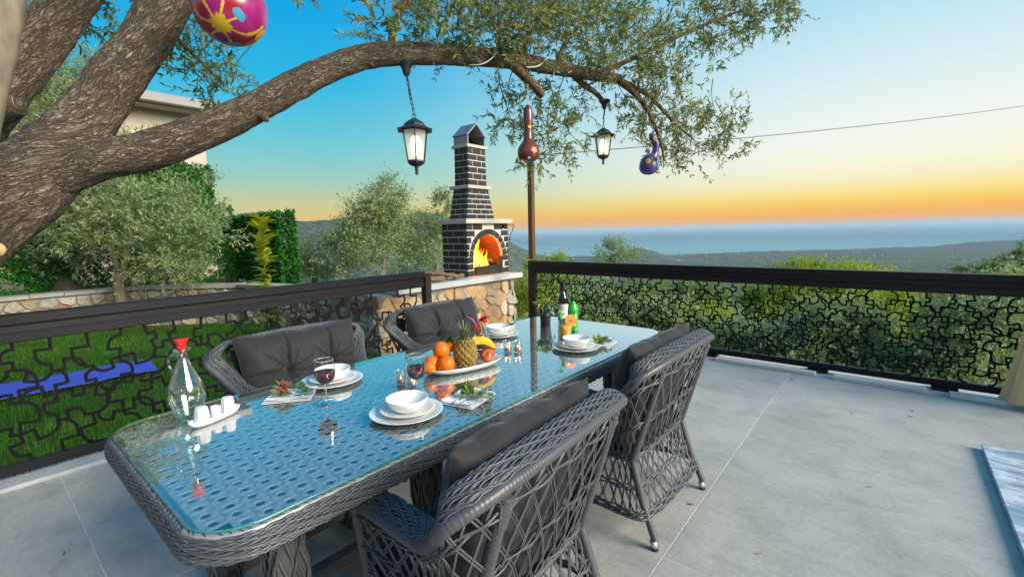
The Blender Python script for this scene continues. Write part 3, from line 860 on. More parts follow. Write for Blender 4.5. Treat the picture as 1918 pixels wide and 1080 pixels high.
def bark_limb(pts, radii, per=10, ring=28, amp=.10, mat=None, name='limb', parent=None, knots=(), seed=0):
    """a limb with a gnarled surface and UVs that run along it (metres)"""
    pts = [V(p) for p in pts]; e_ = (pts[-1] - pts[-2]).normalized()
    q = catmull([(*p, r) for p, r in zip(pts, radii)], per)
    q += [(*(pts[-1] + e_ * radii[-1] * a_), radii[-1] * b_) for a_, b_ in ((.15, .8), (.22, .45), (.24, .02))]
    P = [V(x[:3]) for x in q]; Rr = [x[3] for x in q]; m = len(P)
    T = [(P[min(i + 1, m - 1)] - P[max(i - 1, 0)]).normalized() for i in range(m)]
    N = T[0].orthogonal().normalized(); L = 0; vs = []; uvv = []
    for i in range(m):
        N = (N - T[i] * N.dot(T[i])).normalized(); B = T[i].cross(N)
        if i: L += (P[i] - P[i - 1]).length
        for k in range(ring):
            a = 2 * math.pi * k / ring; d = N * math.cos(a) + B * math.sin(a)
            s = V((math.cos(a) * 1.2, math.sin(a) * 1.2, L * 2.2 / max(.05, Rr[i]) * .12 + seed))
            w_ = noise.fractal(s * 1.6, 1.0, 2.0, 4) * amp + amp * .6 * abs(noise.noise(V((math.cos(a) * 4, math.sin(a) * 4, L * 7 + seed))))
            rdg = .35 * amp * math.sin(a * 3 + L * 3 + seed)
            vs.append(P[i] + d * Rr[i] * (1 + w_ + rdg))
            uvv.append((a * Rr[i], L))
    fs = []; uv = []
    for i in range(m - 1):
        for k in range(ring):
            l = (k + 1) % ring; f = (i * ring + k, i * ring + l, (i + 1) * ring + l, (i + 1) * ring + k); fs.append(f)
            for x, wrap in zip(f, (0, l == 0, l == 0, 0)):
                u, vv = uvv[x]; uv.append((u + (2 * math.pi * Rr[x // ring] if wrap else 0), vv))
    me = npmesh(name, np.array([tuple(p) for p in vs]), np.array(fs), mat or m_bark, smooth=True, uv=np.array(uv))
    return link(name, me, parent)


def twig_spray(rng, origins, dirs, lens, droop, leaf_len, leaf_w, per_m, tube_r=.0022, nseg=6, curl=.25, nz_=.40):
    """twigs with opposite leaves along them; returns twig polylines and leaf arrays"""
    n = len(origins); P = origins.copy(); D = dirs / np.linalg.norm(dirs, axis=1, keepdims=True)
    out0 = D.copy(); lines = [P.copy()]; LP = []; LD = []; LU = []; LL = []
    st = lens / nseg
    for s in range(nseg):
        D = D + rng.normal(size=(n, 3)) * curl * .35; D[:, 2] -= droop / nseg
        D /= np.linalg.norm(D, axis=1, keepdims=True)
        Q = P + D * st[:, None]
        c = max(1, int(round(per_m * float(lens.mean()) / nseg / 2)))
        for j in range(c):
            t = (j + rng.random(n)) / c; B = P + (Q - P) * t[:, None]
            side = np.cross(D, rng.normal(size=(n, 3))); side /= np.linalg.norm(side, axis=1, keepdims=True)
            k = 1.0 - .35 * (s / nseg) + rng.normal(size=n) * .15
            for sg in (1, -1):
                LP.append(B); LD.append(D * (.75 + .3 * rng.random(n))[:, None] + side * sg * .75 + rng.normal(size=(n, 3)) * .18)
                LU.append(rng.normal(size=(n, 3)) * nz_ + np.array([0, 0, .9]) + out0 * 1.3); LL.append(leaf_len * np.clip(k, .5, 1.3))
        P = Q; lines.append(P.copy())
    LP = np.concatenate(LP); LD = np.concatenate(LD); LU = np.concatenate(LU); LL = np.concatenate(LL)
    v, q = leaf_quads(LP, LD, LU, LL, leaf_w * (.8 + .4 * rng.random(len(LP))) * LL / leaf_len)
    return np.stack(lines, 1), v, q


def twig_mesh(name, lines, r0, mat, parent):
    """thin three-sided stems for many polylines at once"""
    n, k, _ = lines.shape
    T = np.gradient(lines, axis=1); T /= np.maximum(np.linalg.norm(T, axis=2, keepdims=True), 1e-9)
    A = np.cross(T, np.array([.3, .2, 1.0])); A /= np.maximum(np.linalg.norm(A, axis=2, keepdims=True), 1e-9); B = np.cross(T, A)
    r = r0 * np.linspace(1, .35, k)[None, :, None]
    ring = np.stack([lines + (A * math.cos(a) + B * math.sin(a)) * r for a in (0, 2.094, 4.188)], 2)
    v = ring.reshape(-1, 3)
    i, j, c = np.meshgrid(np.arange(n), np.arange(k - 1), np.arange(3), indexing='ij')
    b = (i * k + j) * 3
    q = np.stack([b + c, b + (c + 1) % 3, b + 3 + (c + 1) % 3, b + 3 + c], -1).reshape(-1, 4)
    return tag(link(name, npmesh(name, v, q, mat), parent), kind='stuff')


m_olive = leaf_mat('olive_leaves', None, None, None, .5, .42, [(0, (.055, .105, .030)), (.28, (.13, .21, .055)), (.6, (.27, .35, .12)), (.9, (.36, .42, .19)), (.93, (.55, .42, .07)), (1, (.62, .36, .05))])
m_olive_g = leaf_mat('grey_olive_leaves', None, None, None, .55, .5, [(0, (.13, .22, .08)), (.3, (.28, .40, .17)), (.75, (.42, .54, .29)), (1, (.54, .54, .20))])

# ------------------------------------------------------------------ the big olive tree over the table
olive = empty('olive_tree', tuple(at(-420, 1100, 2.2).xy) + (0,), 'large gnarled olive tree at upper left reaching one long branch over the table', 'tree')
base = V(olive.location); oo = -base
A_ = lambda L: [at(*p[:3]) for p in L]
g0 = base + V((0, 0, -.05))
trunk_pts = [g0, base + V((.02, .02, .35))] + A_([(-330, 660, 2.25), (-170, 520, 2.28), (-40, 415, 2.32), (70, 325, 2.38), (150, 240, 2.45), (215, 155, 2.5), (285, 55, 2.55), (350, -60, 2.6), (400, -190, 2.7)])
bark_limb(trunk_pts, [.30, .25, .225, .205, .19, .170, .128, .118, .108, .10, .085], 14, 56, .11, m_bark, 'trunk', olive).location = oo
limbB = [(95, 330, 2.40), (185, 300, 2.42), (270, 285, 2.46), (370, 250, 2.52), (455, 212, 2.58), (530, 172, 2.63), (600, 136, 2.68), (670, 110, 2.72), (740, 101, 2.76), (800, 102, 2.80), (870, 106, 2.9), (960, 113, 3.05), (1040, 127, 3.25), (1100, 138, 3.42), (1160, 148, 3.6)]
bark_limb(A_(limbB), [.115, .105, .098, .090, .083, .078, .073, .069, .064, .060, .058, .053, .047, .041, .035], 16, 40, .10, m_bark, 'branch', olive, seed=3).location = oo
limbC = [(-420, 560, 2.32), (-250, 420, 2.4), (-110, 285, 2.46), (-20, 190, 2.52), (50, 105, 2.58), (115, 25, 2.64), (180, -70, 2.7), (240, -190, 2.8)]
bark_limb(A_(limbC), [.16, .15, .14, .128, .12, .112, .10, .085], 14, 44, .12, m_bark, 'branch', olive, seed=7).location = oo
bark_limb(A_([(-90, 245, 2.5), (-30, 225, 2.47), (15, 208, 2.44), (34, 200, 2.43)]), [.07, .06, .052, .046], 8, 24, .12, m_bark, 'branch', olive, seed=17).location = oo
for pts, rd, mt in (
    ([(955, 116, 3.04), (980, 140, 3.06), (1000, 160, 3.08), (1017, 180, 3.1)], [.036, .032, .028, .022], m_bark_s),
    ([(1070, 134, 3.35), (1092, 158, 3.5), (1115, 174, 3.7), (1132, 192, 3.85)], [.027, .022, .020, .016], m_bark_s),
    ([(1155, 147, 3.58), (1185, 172, 3.64), (1212, 205, 3.7), (1236, 262, 3.72), (1244, 300, 3.72)], [.029, .023, .018, .011, .007], m_bark_s),
    ([(1160, 150, 3.6), (1215, 180, 3.75), (1265, 232, 3.9), (1300, 262, 4.0)], [.022, .017, .012, .007], m_bark_s),
    ([(972, 108, 3.08), (988, 70, 3.1), (1012, 30, 3.1), (1045, -20, 3.1), (1090, -90, 3.1)], [.022, .019, .016, .013, .009], m_bark_s),
    ([(733, 86, 2.76), (735, 66, 2.76), (747, 30, 2.76), (766, -12, 2.76), (790, -70, 2.76)], [.020, .022, .021, .019, .015], m_bark_s),
    ([(1120, 138, 3.5), (1180, 112, 3.6), (1250, 78, 3.7), (1330, 42, 3.8), (1420, 8, 3.9)], [.022, .018, .015, .011, .006], m_bark_s),
    ([(940, 100, 3.0), (925, 40, 3.0), (935, -30, 3.0)], [.014, .011, .008], m_bark_s),
    ([(1040, 125, 3.25), (1060, 80, 3.3), (1110, 20, 3.3), (1180, -40, 3.4)], [.018, .014, .011, .008], m_bark_s),
    ([(300, 30, 2.55), (330, 70, 2.7), (370, 110, 2.85), (420, 160, 2.95)], [.022, .014, .010, .006], m_bark_s),
    ([(480, 198, 2.6), (492, 216, 2.58), (500, 226, 2.57)], [.038, .030, .013], m_bark),
    ([(690, 120, 2.74), (700, 100, 2.73), (705, 88, 2.72)], [.05, .045, .030], m_bark)):
    bark_limb(A_(pts), rd, 7, 14, .10, mt, 'branch', olive, seed=len(pts) * 3).location = oo
# crown: sprays grow out of clumps set along the branches
rng = np.random.default_rng(77)
blobs = [  # px, py, depth, px radius x, px radius y, metres deep, sprays, outward push
    (735, 40, 2.75, 60, 55, .16, 34), (800, 20, 2.8, 70, 40, .2, 40), (850, 50, 2.85, 70, 50, .2, 60), (930, 45, 2.95, 80, 55, .25, 90),
    (1010, 60, 3.1, 80, 60, .3, 95), (1090, 60, 3.3, 80, 65, .3, 100), (1170, 80, 3.5, 80, 65, .35, 95), (1245, 100, 3.7, 60, 70, .3, 62), (1110, 10, 3.3, 120, 30, .3, 70),
    (960, 10, 2.9, 100, 24, .25, 60), (1280, 40, 3.8, 60, 45, .25, 42), (1350, 40, 3.85, 60, 45, .2, 56), (1415, 26, 3.9, 60, 36, .2, 52), (1460, 18, 3.9, 36, 26, .15, 26), (1380, -10, 3.9, 90, 20, .2, 24),
    (1330, 95, 3.8, 40, 34, .15, 14), (1260, 130, 3.7, 40, 30, .15, 12), (1190, 145, 3.65, 50, 40, .2, 30),
    (1250, 215, 3.85, 60, 45, .25, 52), (1310, 235, 3.95, 60, 45, .25, 52), (1365, 215, 4.0, 40, 34, .2, 22), (1300, 280, 3.95, 60, 32, .2, 34), (1375, 265, 4.0, 34, 30, .2, 14), (1230, 255, 3.75, 34, 50, .2, 24), (1200, 200, 3.7, 34, 40, .2, 20),
    (970, 170, 3.45, 40, 32, .15, 24), (950, 225, 3.5, 30, 34, .15, 20), (1025, 225, 3.45, 36, 46, .15, 28), (1065, 180, 3.6, 40, 42, .15, 26), (1050, 260, 3.5, 40, 30, .15, 22), (985, 285, 3.5, 34, 28, .12, 18), (1085, 235, 3.7, 26, 36, .12, 10), (1160, 205, 4.2, 26, 30, .12, 10), (1015, 308, 3.45, 26, 14, .12, 8), (1130, 130, 3.5, 50, 30, .2, 20),
    (330, 60, 2.8, 50, 60, .2, 30), (385, 110, 2.9, 50, 50, .2, 32), (415, 165, 2.95, 40, 30, .15, 20), (350, 20, 2.8, 60, 30, .2, 20), (400, 190, 2.95, 26, 18, .1, 8),
    (200, 20, 2.9, 60, 40, .2, 26), (150, 40, 2.9, 40, 40, .2, 14), (50, 20, 2.9, 30, 24, .2, 8), (560, -12, 2.7, 40, 18, .12, 6),
    (200, -160, 2.7, 160, 90, .5, 90), (-60, -120, 2.6, 160, 110, .5, 90), (420, -220, 2.6, 160, 110, .5, 80), (760, -150, 2.7, 160, 90, .4, 70), (1050, -140, 3.1, 180, 90, .4, 80),
    (60, -420, 2.3, 220, 160, .6, 90), (420, -520, 2.2, 200, 140, .6, 70)]
Os, Ds = [], []
for (px, py, dep, rx, ry, dz, cnt) in blobs:
    cnt = int(cnt * (1.04 if py < 90 and px < 1130 else 1.12))
    k = rng.normal(size=(cnt, 3)); k /= np.maximum(1, np.linalg.norm(k, axis=1, keepdims=True) / 1.25)
    for a, b_, c in k:
        p = at(px + a * rx * .7, py + b_ * ry * .7, dep + c * dz * .7)
        Os.append(p)
        ctr = at(px, py + ry * .2, dep)
        dv = (p - ctr); dv = dv.normalized() if dv.length > 1e-4 else V((0, 0, 1))
        Ds.append(dv * .8 + V((0, 0, .15)) + _cx * .25)
Os = np.array([tuple(p) for p in Os]); Ds = np.array([tuple(p) for p in Ds]) + rng.normal(size=(len(Os), 3)) * .75
lens = .10 + .14 * rng.random(len(Os))
ln, lv, lq = twig_spray(rng, Os, Ds, lens, .16, .055, .0079, 92, curl=.45)
crown = tag(link('crown', npmesh('crown', lv, lq, m_olive), olive, oo), kind='stuff')
twig_mesh('twigs', ln, .0022, m_twig, olive).location = oo
# the hanging stems that carry the sprays
b = MB()
for k in range(150):
    i = RN.randrange(len(Os)); p = V(Os[i]); q = p + V((RN.uniform(-.2, .2), RN.uniform(-.2, .2), RN.uniform(.05, .3)))
    mid = (p + q) / 2 + V((RN.uniform(-.03, .03), RN.uniform(-.03, .03), .02))
    b.tube(catmull([p, mid, q], 4), [.0028] * 4 + [.004] * 5, 5)
tag(b.build('stems', m_twig, olive, oo), kind='stuff')
m_fruit = material('green_olive', (.12, .17, .03), .35, island=.2)
b = MB()
for k in range(60):
    p = at(RN.uniform(820, 1000), RN.uniform(10, 100), RN.uniform(2.75, 2.95)); b.ball(p, .0085, 8, 6, (1, 1, 1.35))
tag(b.build('olives', m_fruit, olive, oo), kind='stuff')
b = MB(); b.lathe([(.0, .016), (.030, .010), (.034, 0), (.030, -.02)], 14)
stub = b.build('cut_stub', material('cut_wood', (.55, .42, .20), .8, var=(30, (.40, .28, .12))), olive)
stub.location = at(-8, 467, 2.12) - base
stub.rotation_euler = (-_fw * .6 + _cx * .7).to_track_quat('Z', 'Y').to_euler()

pale = empty('pale_trunk_tree', tuple(at(-110, 1050, 1.75).xy) + (0,), 'smooth pale barked trunk cut off by the top left corner', 'tree')
pb = V(pale.location)
b = MB(); pts = catmull([pb + V((0, 0, -.05)), at(-120, 620, 1.75), at(-62, 330, 1.75), at(-30, 190, 1.76), at(0, 80, 1.78), at(18, -20, 1.8), at(28, -140, 1.84)], 10)
b.tube([p for p in pts], [.075 - .034 * i / len(pts) + .0012 * noise.noise(V((0, 0, i * .6))) for i in range(len(pts))], 20)
b.build('trunk', m_bark_pale, pale, -pb)


# ------------------------------------------------------------------ other trees
def tree(name, label, cat, base, top_blobs, n, leaf, lw, mat, trunk=None, tmat=None, group=None, seed=1, tl=(.2, .35), per_m=22, droop=.1, up=.35, tw=.0016, limbs=True):
    """crown = sprays in clumps around several lobes; lobes given as (centre, radius xyz, weight)"""
    rg = np.random.default_rng(seed); root = empty(name, tuple(base), label, cat, group); bs = V(base)
    tot = sum(x[2] for x in top_blobs); Os, Ds = [], []
    for c, rd, wgt in top_blobs:
        cnt = int(n * wgt / tot); nc = max(4, cnt // 14); c = np.array(tuple(c)); rd = np.array(rd)
        k = rg.normal(size=(nc, 3)); k /= np.linalg.norm(k, axis=1, keepdims=True); k *= (rg.random((nc, 1)) ** .40)
        cl = c + k * rd
        pick = rg.integers(0, nc, cnt); sp = rg.normal(size=(cnt, 3)) * rd * .13
        P = cl[pick] + sp; Os.append(P)
        Ds.append((P - c) / rd + rg.normal(size=(cnt, 3)) * .5 + np.array([0, 0, up]))
    Os = np.concatenate(Os); Ds = np.concatenate(Ds)
    lens = tl[0] + (tl[1] - tl[0]) * rg.random(len(Os))
    ln, v, q = twig_spray(rg, Os - np.array(tuple(bs)), Ds, lens, droop, leaf, lw, per_m, nseg=3, nz_=.28)
    tag(link('crown', npmesh('crown', v, q, mat), root), kind='stuff')
    if tw: twig_mesh('twigs', ln, tw, m_twig_g, root)
    if trunk:
        b = MB()
        for pts, rs in trunk:
            cp = catmull([(*(V(p) - bs), r) for p, r in zip(pts, rs)], 6)
            b.tube([V(x[:3]) + V((noise.noise(V(x[:3]) * 5), noise.noise(V(x[:3]) * 5 + V((9, 0, 0))), 0)) * .01 for x in cp], [x[3] * (1 + .1 * noise.noise(V(x[:3]) * 9)) for x in cp], 10)
        b.build('trunk', tmat or m_twig, root)
    return root


m_trunk_l = material('light_olive_trunk', (.20, .155, .095), .9, var=(9, (.13, .10, .065)), bump=(30, .8, .012), stretch=(1, 1, .35))
m_pine = leaf_mat('pine_needles', (.21, .33, .028), (.34, .45, .036), (.44, .50, .06), .50, .6)
m_dkg = leaf_mat('dark_scrub', (.135, .225, .060), (.225, .320, .095), (.36, .37, .11), .50, .6)
m_yel = leaf_mat('yellow_green_leaves', (.26, .34, .012), (.42, .46, .018), (.60, .52, .03), .45, .4)

# bushy olive on the lawn's edge, left
D = 7.2; S = D / FPX
Bt = at(226, 572, D)
c = lambda x, y, dd=0: at(x, y, D + dd)
tree('young_olive_tree', 'bushy young olive tree with forked pale trunk in the bed left of the villa corner', 'tree', (Bt.x, Bt.y, .45),
     [(c(235, 370), (90 * S, .7, 62 * S), 3.0), (c(150, 390), (75 * S, .6, 65 * S), 2.2), (c(335, 415), (60 * S, .6, 45 * S), 2), (c(225, 262, .3), (58 * S, .6, 40 * S), 1.3), (c(300, 470), (75 * S, .5, 45 * S), 1.8), (c(190, 455, .2), (70 * S, .5, 40 * S), 1.4), (c(330, 500, .1), (60 * S, .5, 26 * S), .9), (c(385, 440), (34 * S, .4, 26 * S), .5), (c(150, 470, .4), (60 * S, .4, 45 * S), .9), (c(372, 372), (24 * S, .4, 28 * S), .4), (c(180, 335), (60 * S, .5, 50 * S), 1.2)],
     3000, .082, .0135, m_olive_g,
     [([(Bt.x, Bt.y, .40), at(222, 530, D), at(226, 510, D)], [.085, .07, .068]), ([at(226, 512, D), at(206, 470, D), at(180, 420, D), at(165, 380, D)], [.05, .035, .025, .012]), ([at(227, 512, D), at(240, 470, D), at(248, 420, D), at(265, 340, D)], [.05, .035, .025, .012]),
      ([at(210, 475, D), at(195, 440, D), at(170, 425, D)], [.025, .018, .008]), ([at(242, 465, D), at(270, 440, D), at(310, 420, D)], [.022, .016, .008])], m_trunk_l, seed=8)
D = 7.8; S = D / FPX
Bt = at(150, 585, D)
tree('dark_olive_tree', 'old olive with leaning dark trunks half hidden behind the limb at left', 'tree', (Bt.x, Bt.y, .45),
     [(c(90, 190), (80 * S, .8, 70 * S), 2.5), (c(40, 110), (70 * S, .8, 60 * S), 1.6), (c(150, 120), (50 * S, .6, 40 * S), 1), (c(10, 250), (60 * S, .8, 60 * S), 1.2), (c(110, 480, .3), (70 * S, .5, 60 * S), .8)], 2600, .080, .0125, m_olive_g,
     [([(Bt.x, Bt.y, .35), at(120, 535, D), at(92, 480, D), at(70, 420, D), at(60, 320, D), at(70, 230, D)], [.20, .17, .14, .12, .09, .05]), ([(Bt.x - .1, Bt.y, .35), at(85, 545, D), at(30, 500, D), at(-30, 470, D)], [.15, .12, .10, .07])], m_bark_dk, seed=9)

# the olive thicket beyond the wall, left of the barbecue
D = 11.5; S = D / FPX
for nm, lab, px, blobs_, n_, sd, dd in (
    ('olive_tree', 'tallest grey green olive with ragged top left of the brick barbecue', 715, [((720, 385), (34, 40), 1.3), ((690, 400), (36, 44), 1), ((745, 400), (30, 36), .8), ((700, 450), (70, 50), 2.4), ((655, 470), (55, 45), 1.6), ((720, 360), (18, 30), .4)], 900, 21, 0),
    ('olive_tree', 'lower olive at the left of the thicket beside the green screen', 590, [((600, 475), (50, 36), 1.6), ((572, 500), (40, 38), 1.6), ((620, 505), (50, 26), 1), ((640, 450), (34, 30), .8)], 480, 22, 1.0),
    ('olive_tree', 'slender olive rising just behind the brick barbecue', 815, [((825, 415), (20, 44), 1), ((800, 450), (34, 44), 1.3), ((775, 480), (44, 40), 1.4), ((838, 385), (12, 18), .3)], 520, 23, .6)):
    D = 11.5 + dd; S = D / FPX
    bx = at(px, 560, D); gz = float(ground_h(bx.x, bx.y))
    tree(nm, lab, 'tree', (bx.x, bx.y, gz), [(at(p[0], p[1], D), (r[0] * S, r[0] * S, r[1] * S), wgt) for p, r, wgt in blobs_], int(n_ * 2.5), .088, .017, m_olive_g,
         [([(bx.x, bx.y, gz - .1), at(px, 530, D), at(px + 4, 500, D), at(px + 2, 470, D)], [.12, .09, .05, .015])], m_trunk_l, seed=sd, tl=(.25, .45), per_m=20)

# trees below the right fence
def slope_tree(name, lab, px, py, D, lobes, n, leaf, lw, mat, seed, trunk_r=.12, tl=(.25, .45), per_m=15, group=None, tmat=None):
    S = D / FPX; bx = at(px, py, D); gz = float(ground_h(bx.x, bx.y))
    L = [(at(p[0], p[1], D + (p[2] if len(p) > 2 else 0)), (r[0] * S, r[0] * S * .9, r[1] * S), wgt) for p, r, wgt in lobes]
    return tree(name, lab, 'tree', (bx.x, bx.y, gz), L, int(n * 2.3), leaf, lw, mat, [([(bx.x, bx.y, gz - .1), (bx.x, bx.y, gz * .7 + L[0][0].z * .3), (bx.x, bx.y, gz * .45 + L[0][0].z * .55)], [trunk_r, trunk_r * .7, trunk_r * .2])], tmat or m_trunk_l, group, seed, tl, per_m)


slope_tree('umbrella_pine', 'broad bright green pine whose crown tops the right railing', 1560, 560, 20, [((1550, 520), (95, 22), 2), ((1470, 555), (70, 30), 1.5), ((1570, 555), (110, 36), 2.2), ((1670, 565), (75, 36), 1.6), ((1535, 506), (60, 12), .8), ((1560, 590), (130, 40), 1.6), ((1700, 600), (60, 36), .8), ((1430, 570), (36, 30), .6)], 2000, .18, .034, m_pine, 31, .22, (.3, .6), 18)
slope_tree('olive_tree', 'rounded grey green olive in front of the bright pine below the right fence', 1560, 640, 10.5, [((1565, 600), (70, 36), 2), ((1520, 640), (64, 44), 1.6), ((1610, 640), (64, 44), 1.6), ((1560, 660), (90, 50), 1.6), ((1470, 660), (50, 40), .8)], 1150, .10, .024, m_olive_g, 32)
slope_tree('olive_tree', 'dark grey olive filling the right end of the fence beside the curtain', 1830, 640, 9.0, [((1840, 590), (70, 50), 2), ((1780, 630), (60, 56), 1.6), ((1880, 640), (60, 60), 1.6), ((1800, 690), (80, 50), 1.4), ((1900, 560), (40, 40), .7)], 1300, .09, .022, m_olive_g, 33)
slope_tree('leafy_tree', 'green tree rising above the railing at the right edge of the picture', 1890, 560, 22, [((1905, 500), (26, 26), 1.2), ((1855, 508), (40, 12), 1), ((1918, 525), (50, 40), 1.2), ((1932, 478), (16, 22), .5)], 620, .16, .030, m_dkg, 34)
slope_tree('slender_olive', 'small loose olive showing above the railing near the corner post', 1158, 560, 17, [((1150, 468), (20, 16), 1), ((1170, 475), (24, 20), 1), ((1135, 482), (18, 14), .7), ((1155, 510), (40, 34), 1.2)], 300, .11, .017, m_olive_g, 35, .08)
gr = 'shrubs on the slope below the right fence'
for k, (px, py, D, rx, ry, n_, mt, lab) in enumerate((
    (1040, 545, 15, 60, 40, 420, m_dkg, 'dark shrub behind the wine bottle below the railing'), (1110, 575, 12.5, 60, 46, 520, m_olive_g, 'grey shrub below the rail, right of the bottles'), (1190, 560, 16, 70, 40, 460, m_dkg, 'wide green shrub at mid slope under the small loose olive'),
    (1250, 600, 12.5, 64, 40, 500, m_olive_g, 'grey green shrub behind the far right chair back'), (1330, 610, 15, 60, 40, 420, m_pine, 'yellow green shrub left of the rounded olive'), (1390, 640, 11.5, 50, 40, 420, m_olive_g, 'low shrub near the road edge, left of the rounded olive'),
    (1700, 650, 12, 56, 40, 450, m_pine, 'bright shrub between the two big olives'), (1680, 700, 9.5, 50, 34, 380, m_dkg, 'dark shrub low behind the fence between the two olives'), (1120, 640, 10, 60, 40, 380, m_dkg, 'dark shrub low behind the table end'),
    (1290, 545, 26, 60, 22, 360, m_dkg, 'far dark shrub beside the pale track'), (1030, 500, 30, 40, 16, 260, m_pine, 'light shrub far down beside the corner post'), (1740, 545, 30, 50, 24, 300, m_olive_g, 'grey tree far behind the pine at right'))):
    slope_tree('shrub', lab, px, py + 30, D, [((px, py), (rx, ry), 1), ((px - rx * .6, py + ry * .4), (rx * .7, ry * .7), .6), ((px + rx * .6, py + ry * .4), (rx * .7, ry * .7), .6)], n_, .075 + .0042 * D, .015 + .0013 * D, mt, 50 + k, .05, (.2, .2 + .018 * D), 18, gr)
slope_tree('shrub', 'low green bush at the foot of the fireplace wall, by the corner post', 975, 560, 9.5, [((985, 545), (22, 34), 1), ((1000, 565), (30, 20), .7)], 260, .07, .014, m_pine, 71)

# scrub of the slope further down: nobody could count it
rg = np.random.default_rng(91); n = 3800
a = rg.uniform(-20, 58, n); r = 14 * (430 / 14) ** rg.random(n)
t_ = YAW + np.pi / 2 - np.radians(a); x, y = r * np.cos(t_), r * np.sin(t_)
keep = (fbm(x / 14, y / 14, 44, 3) > -.35) & (y > 8); x, y, r = x[keep], y[keep], r[keep]
z = ground_h(x, y); n = len(x); per = 26
sz = (.45 + .9 * rg.random(n)) * np.clip(r / 40, .7, 2.2)
P = np.stack([x, y, z], -1)[:, None] + rg.normal(size=(n, per, 3)) * sz[:, None, None] * np.array([.55, .55, .40]) + np.array([0, 0, .45]) * sz[:, None, None]
P = P.reshape(-1, 3); L_ = np.repeat(sz * .42, per)
v, q = leaf_quads(P, rdir(len(P), rg, .5), rdir(len(P), rg, .5), L_, L_ * .30)
tag(link('hillside_scrub', npmesh('hillside_scrub', v, q, [m_dkg, m_olive_g, m_pine], np.repeat(rg.integers(0, 9, n) // 4, per)), None), 'scrub and low bushes covering the slope below the terrace', 'scrub', kind='stuff')
# pale track and retaining strip seen through the fence
m_road = material('pale_track', (.36, .33, .29), .95, var=(.8, (.44, .41, .37)))
b = MB(); pts = [at(1230, 600, 22), at(1300, 565, 28), at(1370, 545, 36), at(1300, 525, 48), at(1220, 515, 60)]
pts = catmull([V((p.x, p.y, float(ground_h(p.x, p.y)) + .12)) for p in pts], 8); pts = [V(p) for p in pts]
vs = []
for i, p in enumerate(pts):
    d = (pts[min(i + 1, len(pts) - 1)] - pts[max(i - 1, 0)]); s_ = V((d.y, -d.x, 0)).normalized() * 1.3; vs += [p - s_, p + s_]
b.add(vs, [(2 * i, 2 * i + 1, 2 * i + 3, 2 * i + 2) for i in range(len(pts) - 1)]); tag(b.build('track', m_road), kind='structure')

# sapling on the lawn edge
sp = empty('sapling', (-6.92, 2.78, -.02), 'slim yellow green sapling standing in front of the leaf screen', 'plant')
rg = np.random.default_rng(14); b = MB()
st_ = [V((0, 0, 0)), V((.02, .01, .5)), V((-.01, .02, 1.0)), V((.02, 0, 1.45)), V((.0, .02, 1.72))]
cs = [V(p) for p in catmull(st_, 8)]
b.tube(cs, [.011 - .007 * i / len(cs) for i in range(len(cs))], 8); b.build('stem', material('green_stem', (.20, .22, .05), .7), sp)
mg = leaf_mat('sapling_low_leaves', (.06, .15, .02), (.10, .20, .03), (.3, .33, .03), .35, .4)
hz = []
zz = .10
while zz < 1.70:
    hz += [(zz + RN.uniform(-.015, .02), RN.uniform(0, 6.28) + q_ * 2 * math.pi / 5) for q_ in range(3 if .48 < zz < .74 else RN.choice((4, 5, 6, 6)))]; zz += RN.uniform(.035, .095)
for zz, a in hz:
    t = zz / 1.75
    i = min(len(cs) - 1, int(zz / 1.72 * len(cs))); L = .27 * (1 - .5 * max(0, t - .65)) * RN.uniform(.55, 1.2); w_ = L * RN.uniform(.15, .25); up_ = RN.uniform(-.15, 1.0) + .7 * t * t
    d = V((math.cos(a), math.sin(a), up_)).normalized(); s_ = d.cross(V((RN.uniform(-.4, .4), RN.uniform(-.4, .4), 1))).normalized(); n_ = s_.cross(d)
    p0 = V((cs[i].x, cs[i].y, zz)); b = MB(); row = []
    for j in range(5):
        u = j / 4; wd = w_ * math.sin(math.pi * min(.97, u * .92 + .06)); c_ = p0 + d * L * u - V((0, 0, 1)) * L * .30 * u * u * RN.uniform(.8, 1.2)
        row += [c_ - s_ * wd + n_ * wd * .25, c_, c_ + s_ * wd + n_ * wd * .25]
    b.add(row, [(3 * j + e, 3 * j + e + 1, 3 * j + e + 4, 3 * j + e + 3) for j in range(4) for e in (0, 1)], True)
    b.build('leaf', m_yel if zz > .62 else mg, sp)

# ------------------------------------------------------------------ barbecue fireplace
m_slab = material('pale_stone_slab', (.42, .42, .41), .55, var=(4, (.50, .50, .49)), bump=(40, .2, .003))
m_brk = material('black_brick', (.019, .018, .019), .55, spec=.30, var=(16, (.032, .029, .028)), bump=(45, .35, .004), island=.25)
m_pnt = material('white_painted_joint', (.60, .59, .56), .8, var=(20, (.50, .49, .46)), bump=(60, .3, .003))
m_fire = material('fire_brick', (.40, .13, .04), .9, var=(5, (.22, .07, .025)), bump=(20, .5, .01))
m_steel = material('dark_steel', (.055, .055, .06), .42, .8, var=(8, (.09, .085, .08)))
m_capm = material('grey_sheet_metal', (.20, .215, .24), .40, .55, var=(6, (.27, .28, .30)))
m_blk = material('black_metal', (.0055, .006, .0075), .42, .0, spec=.30, var=(3, (.009, .0095, .011)))
fpl = empty('barbecue_fireplace', (-5.06, 5.245, .79), 'black brick barbecue fireplace with white joints and tall chimney on a stone base', 'fireplace')
fo = -V(fpl.location)
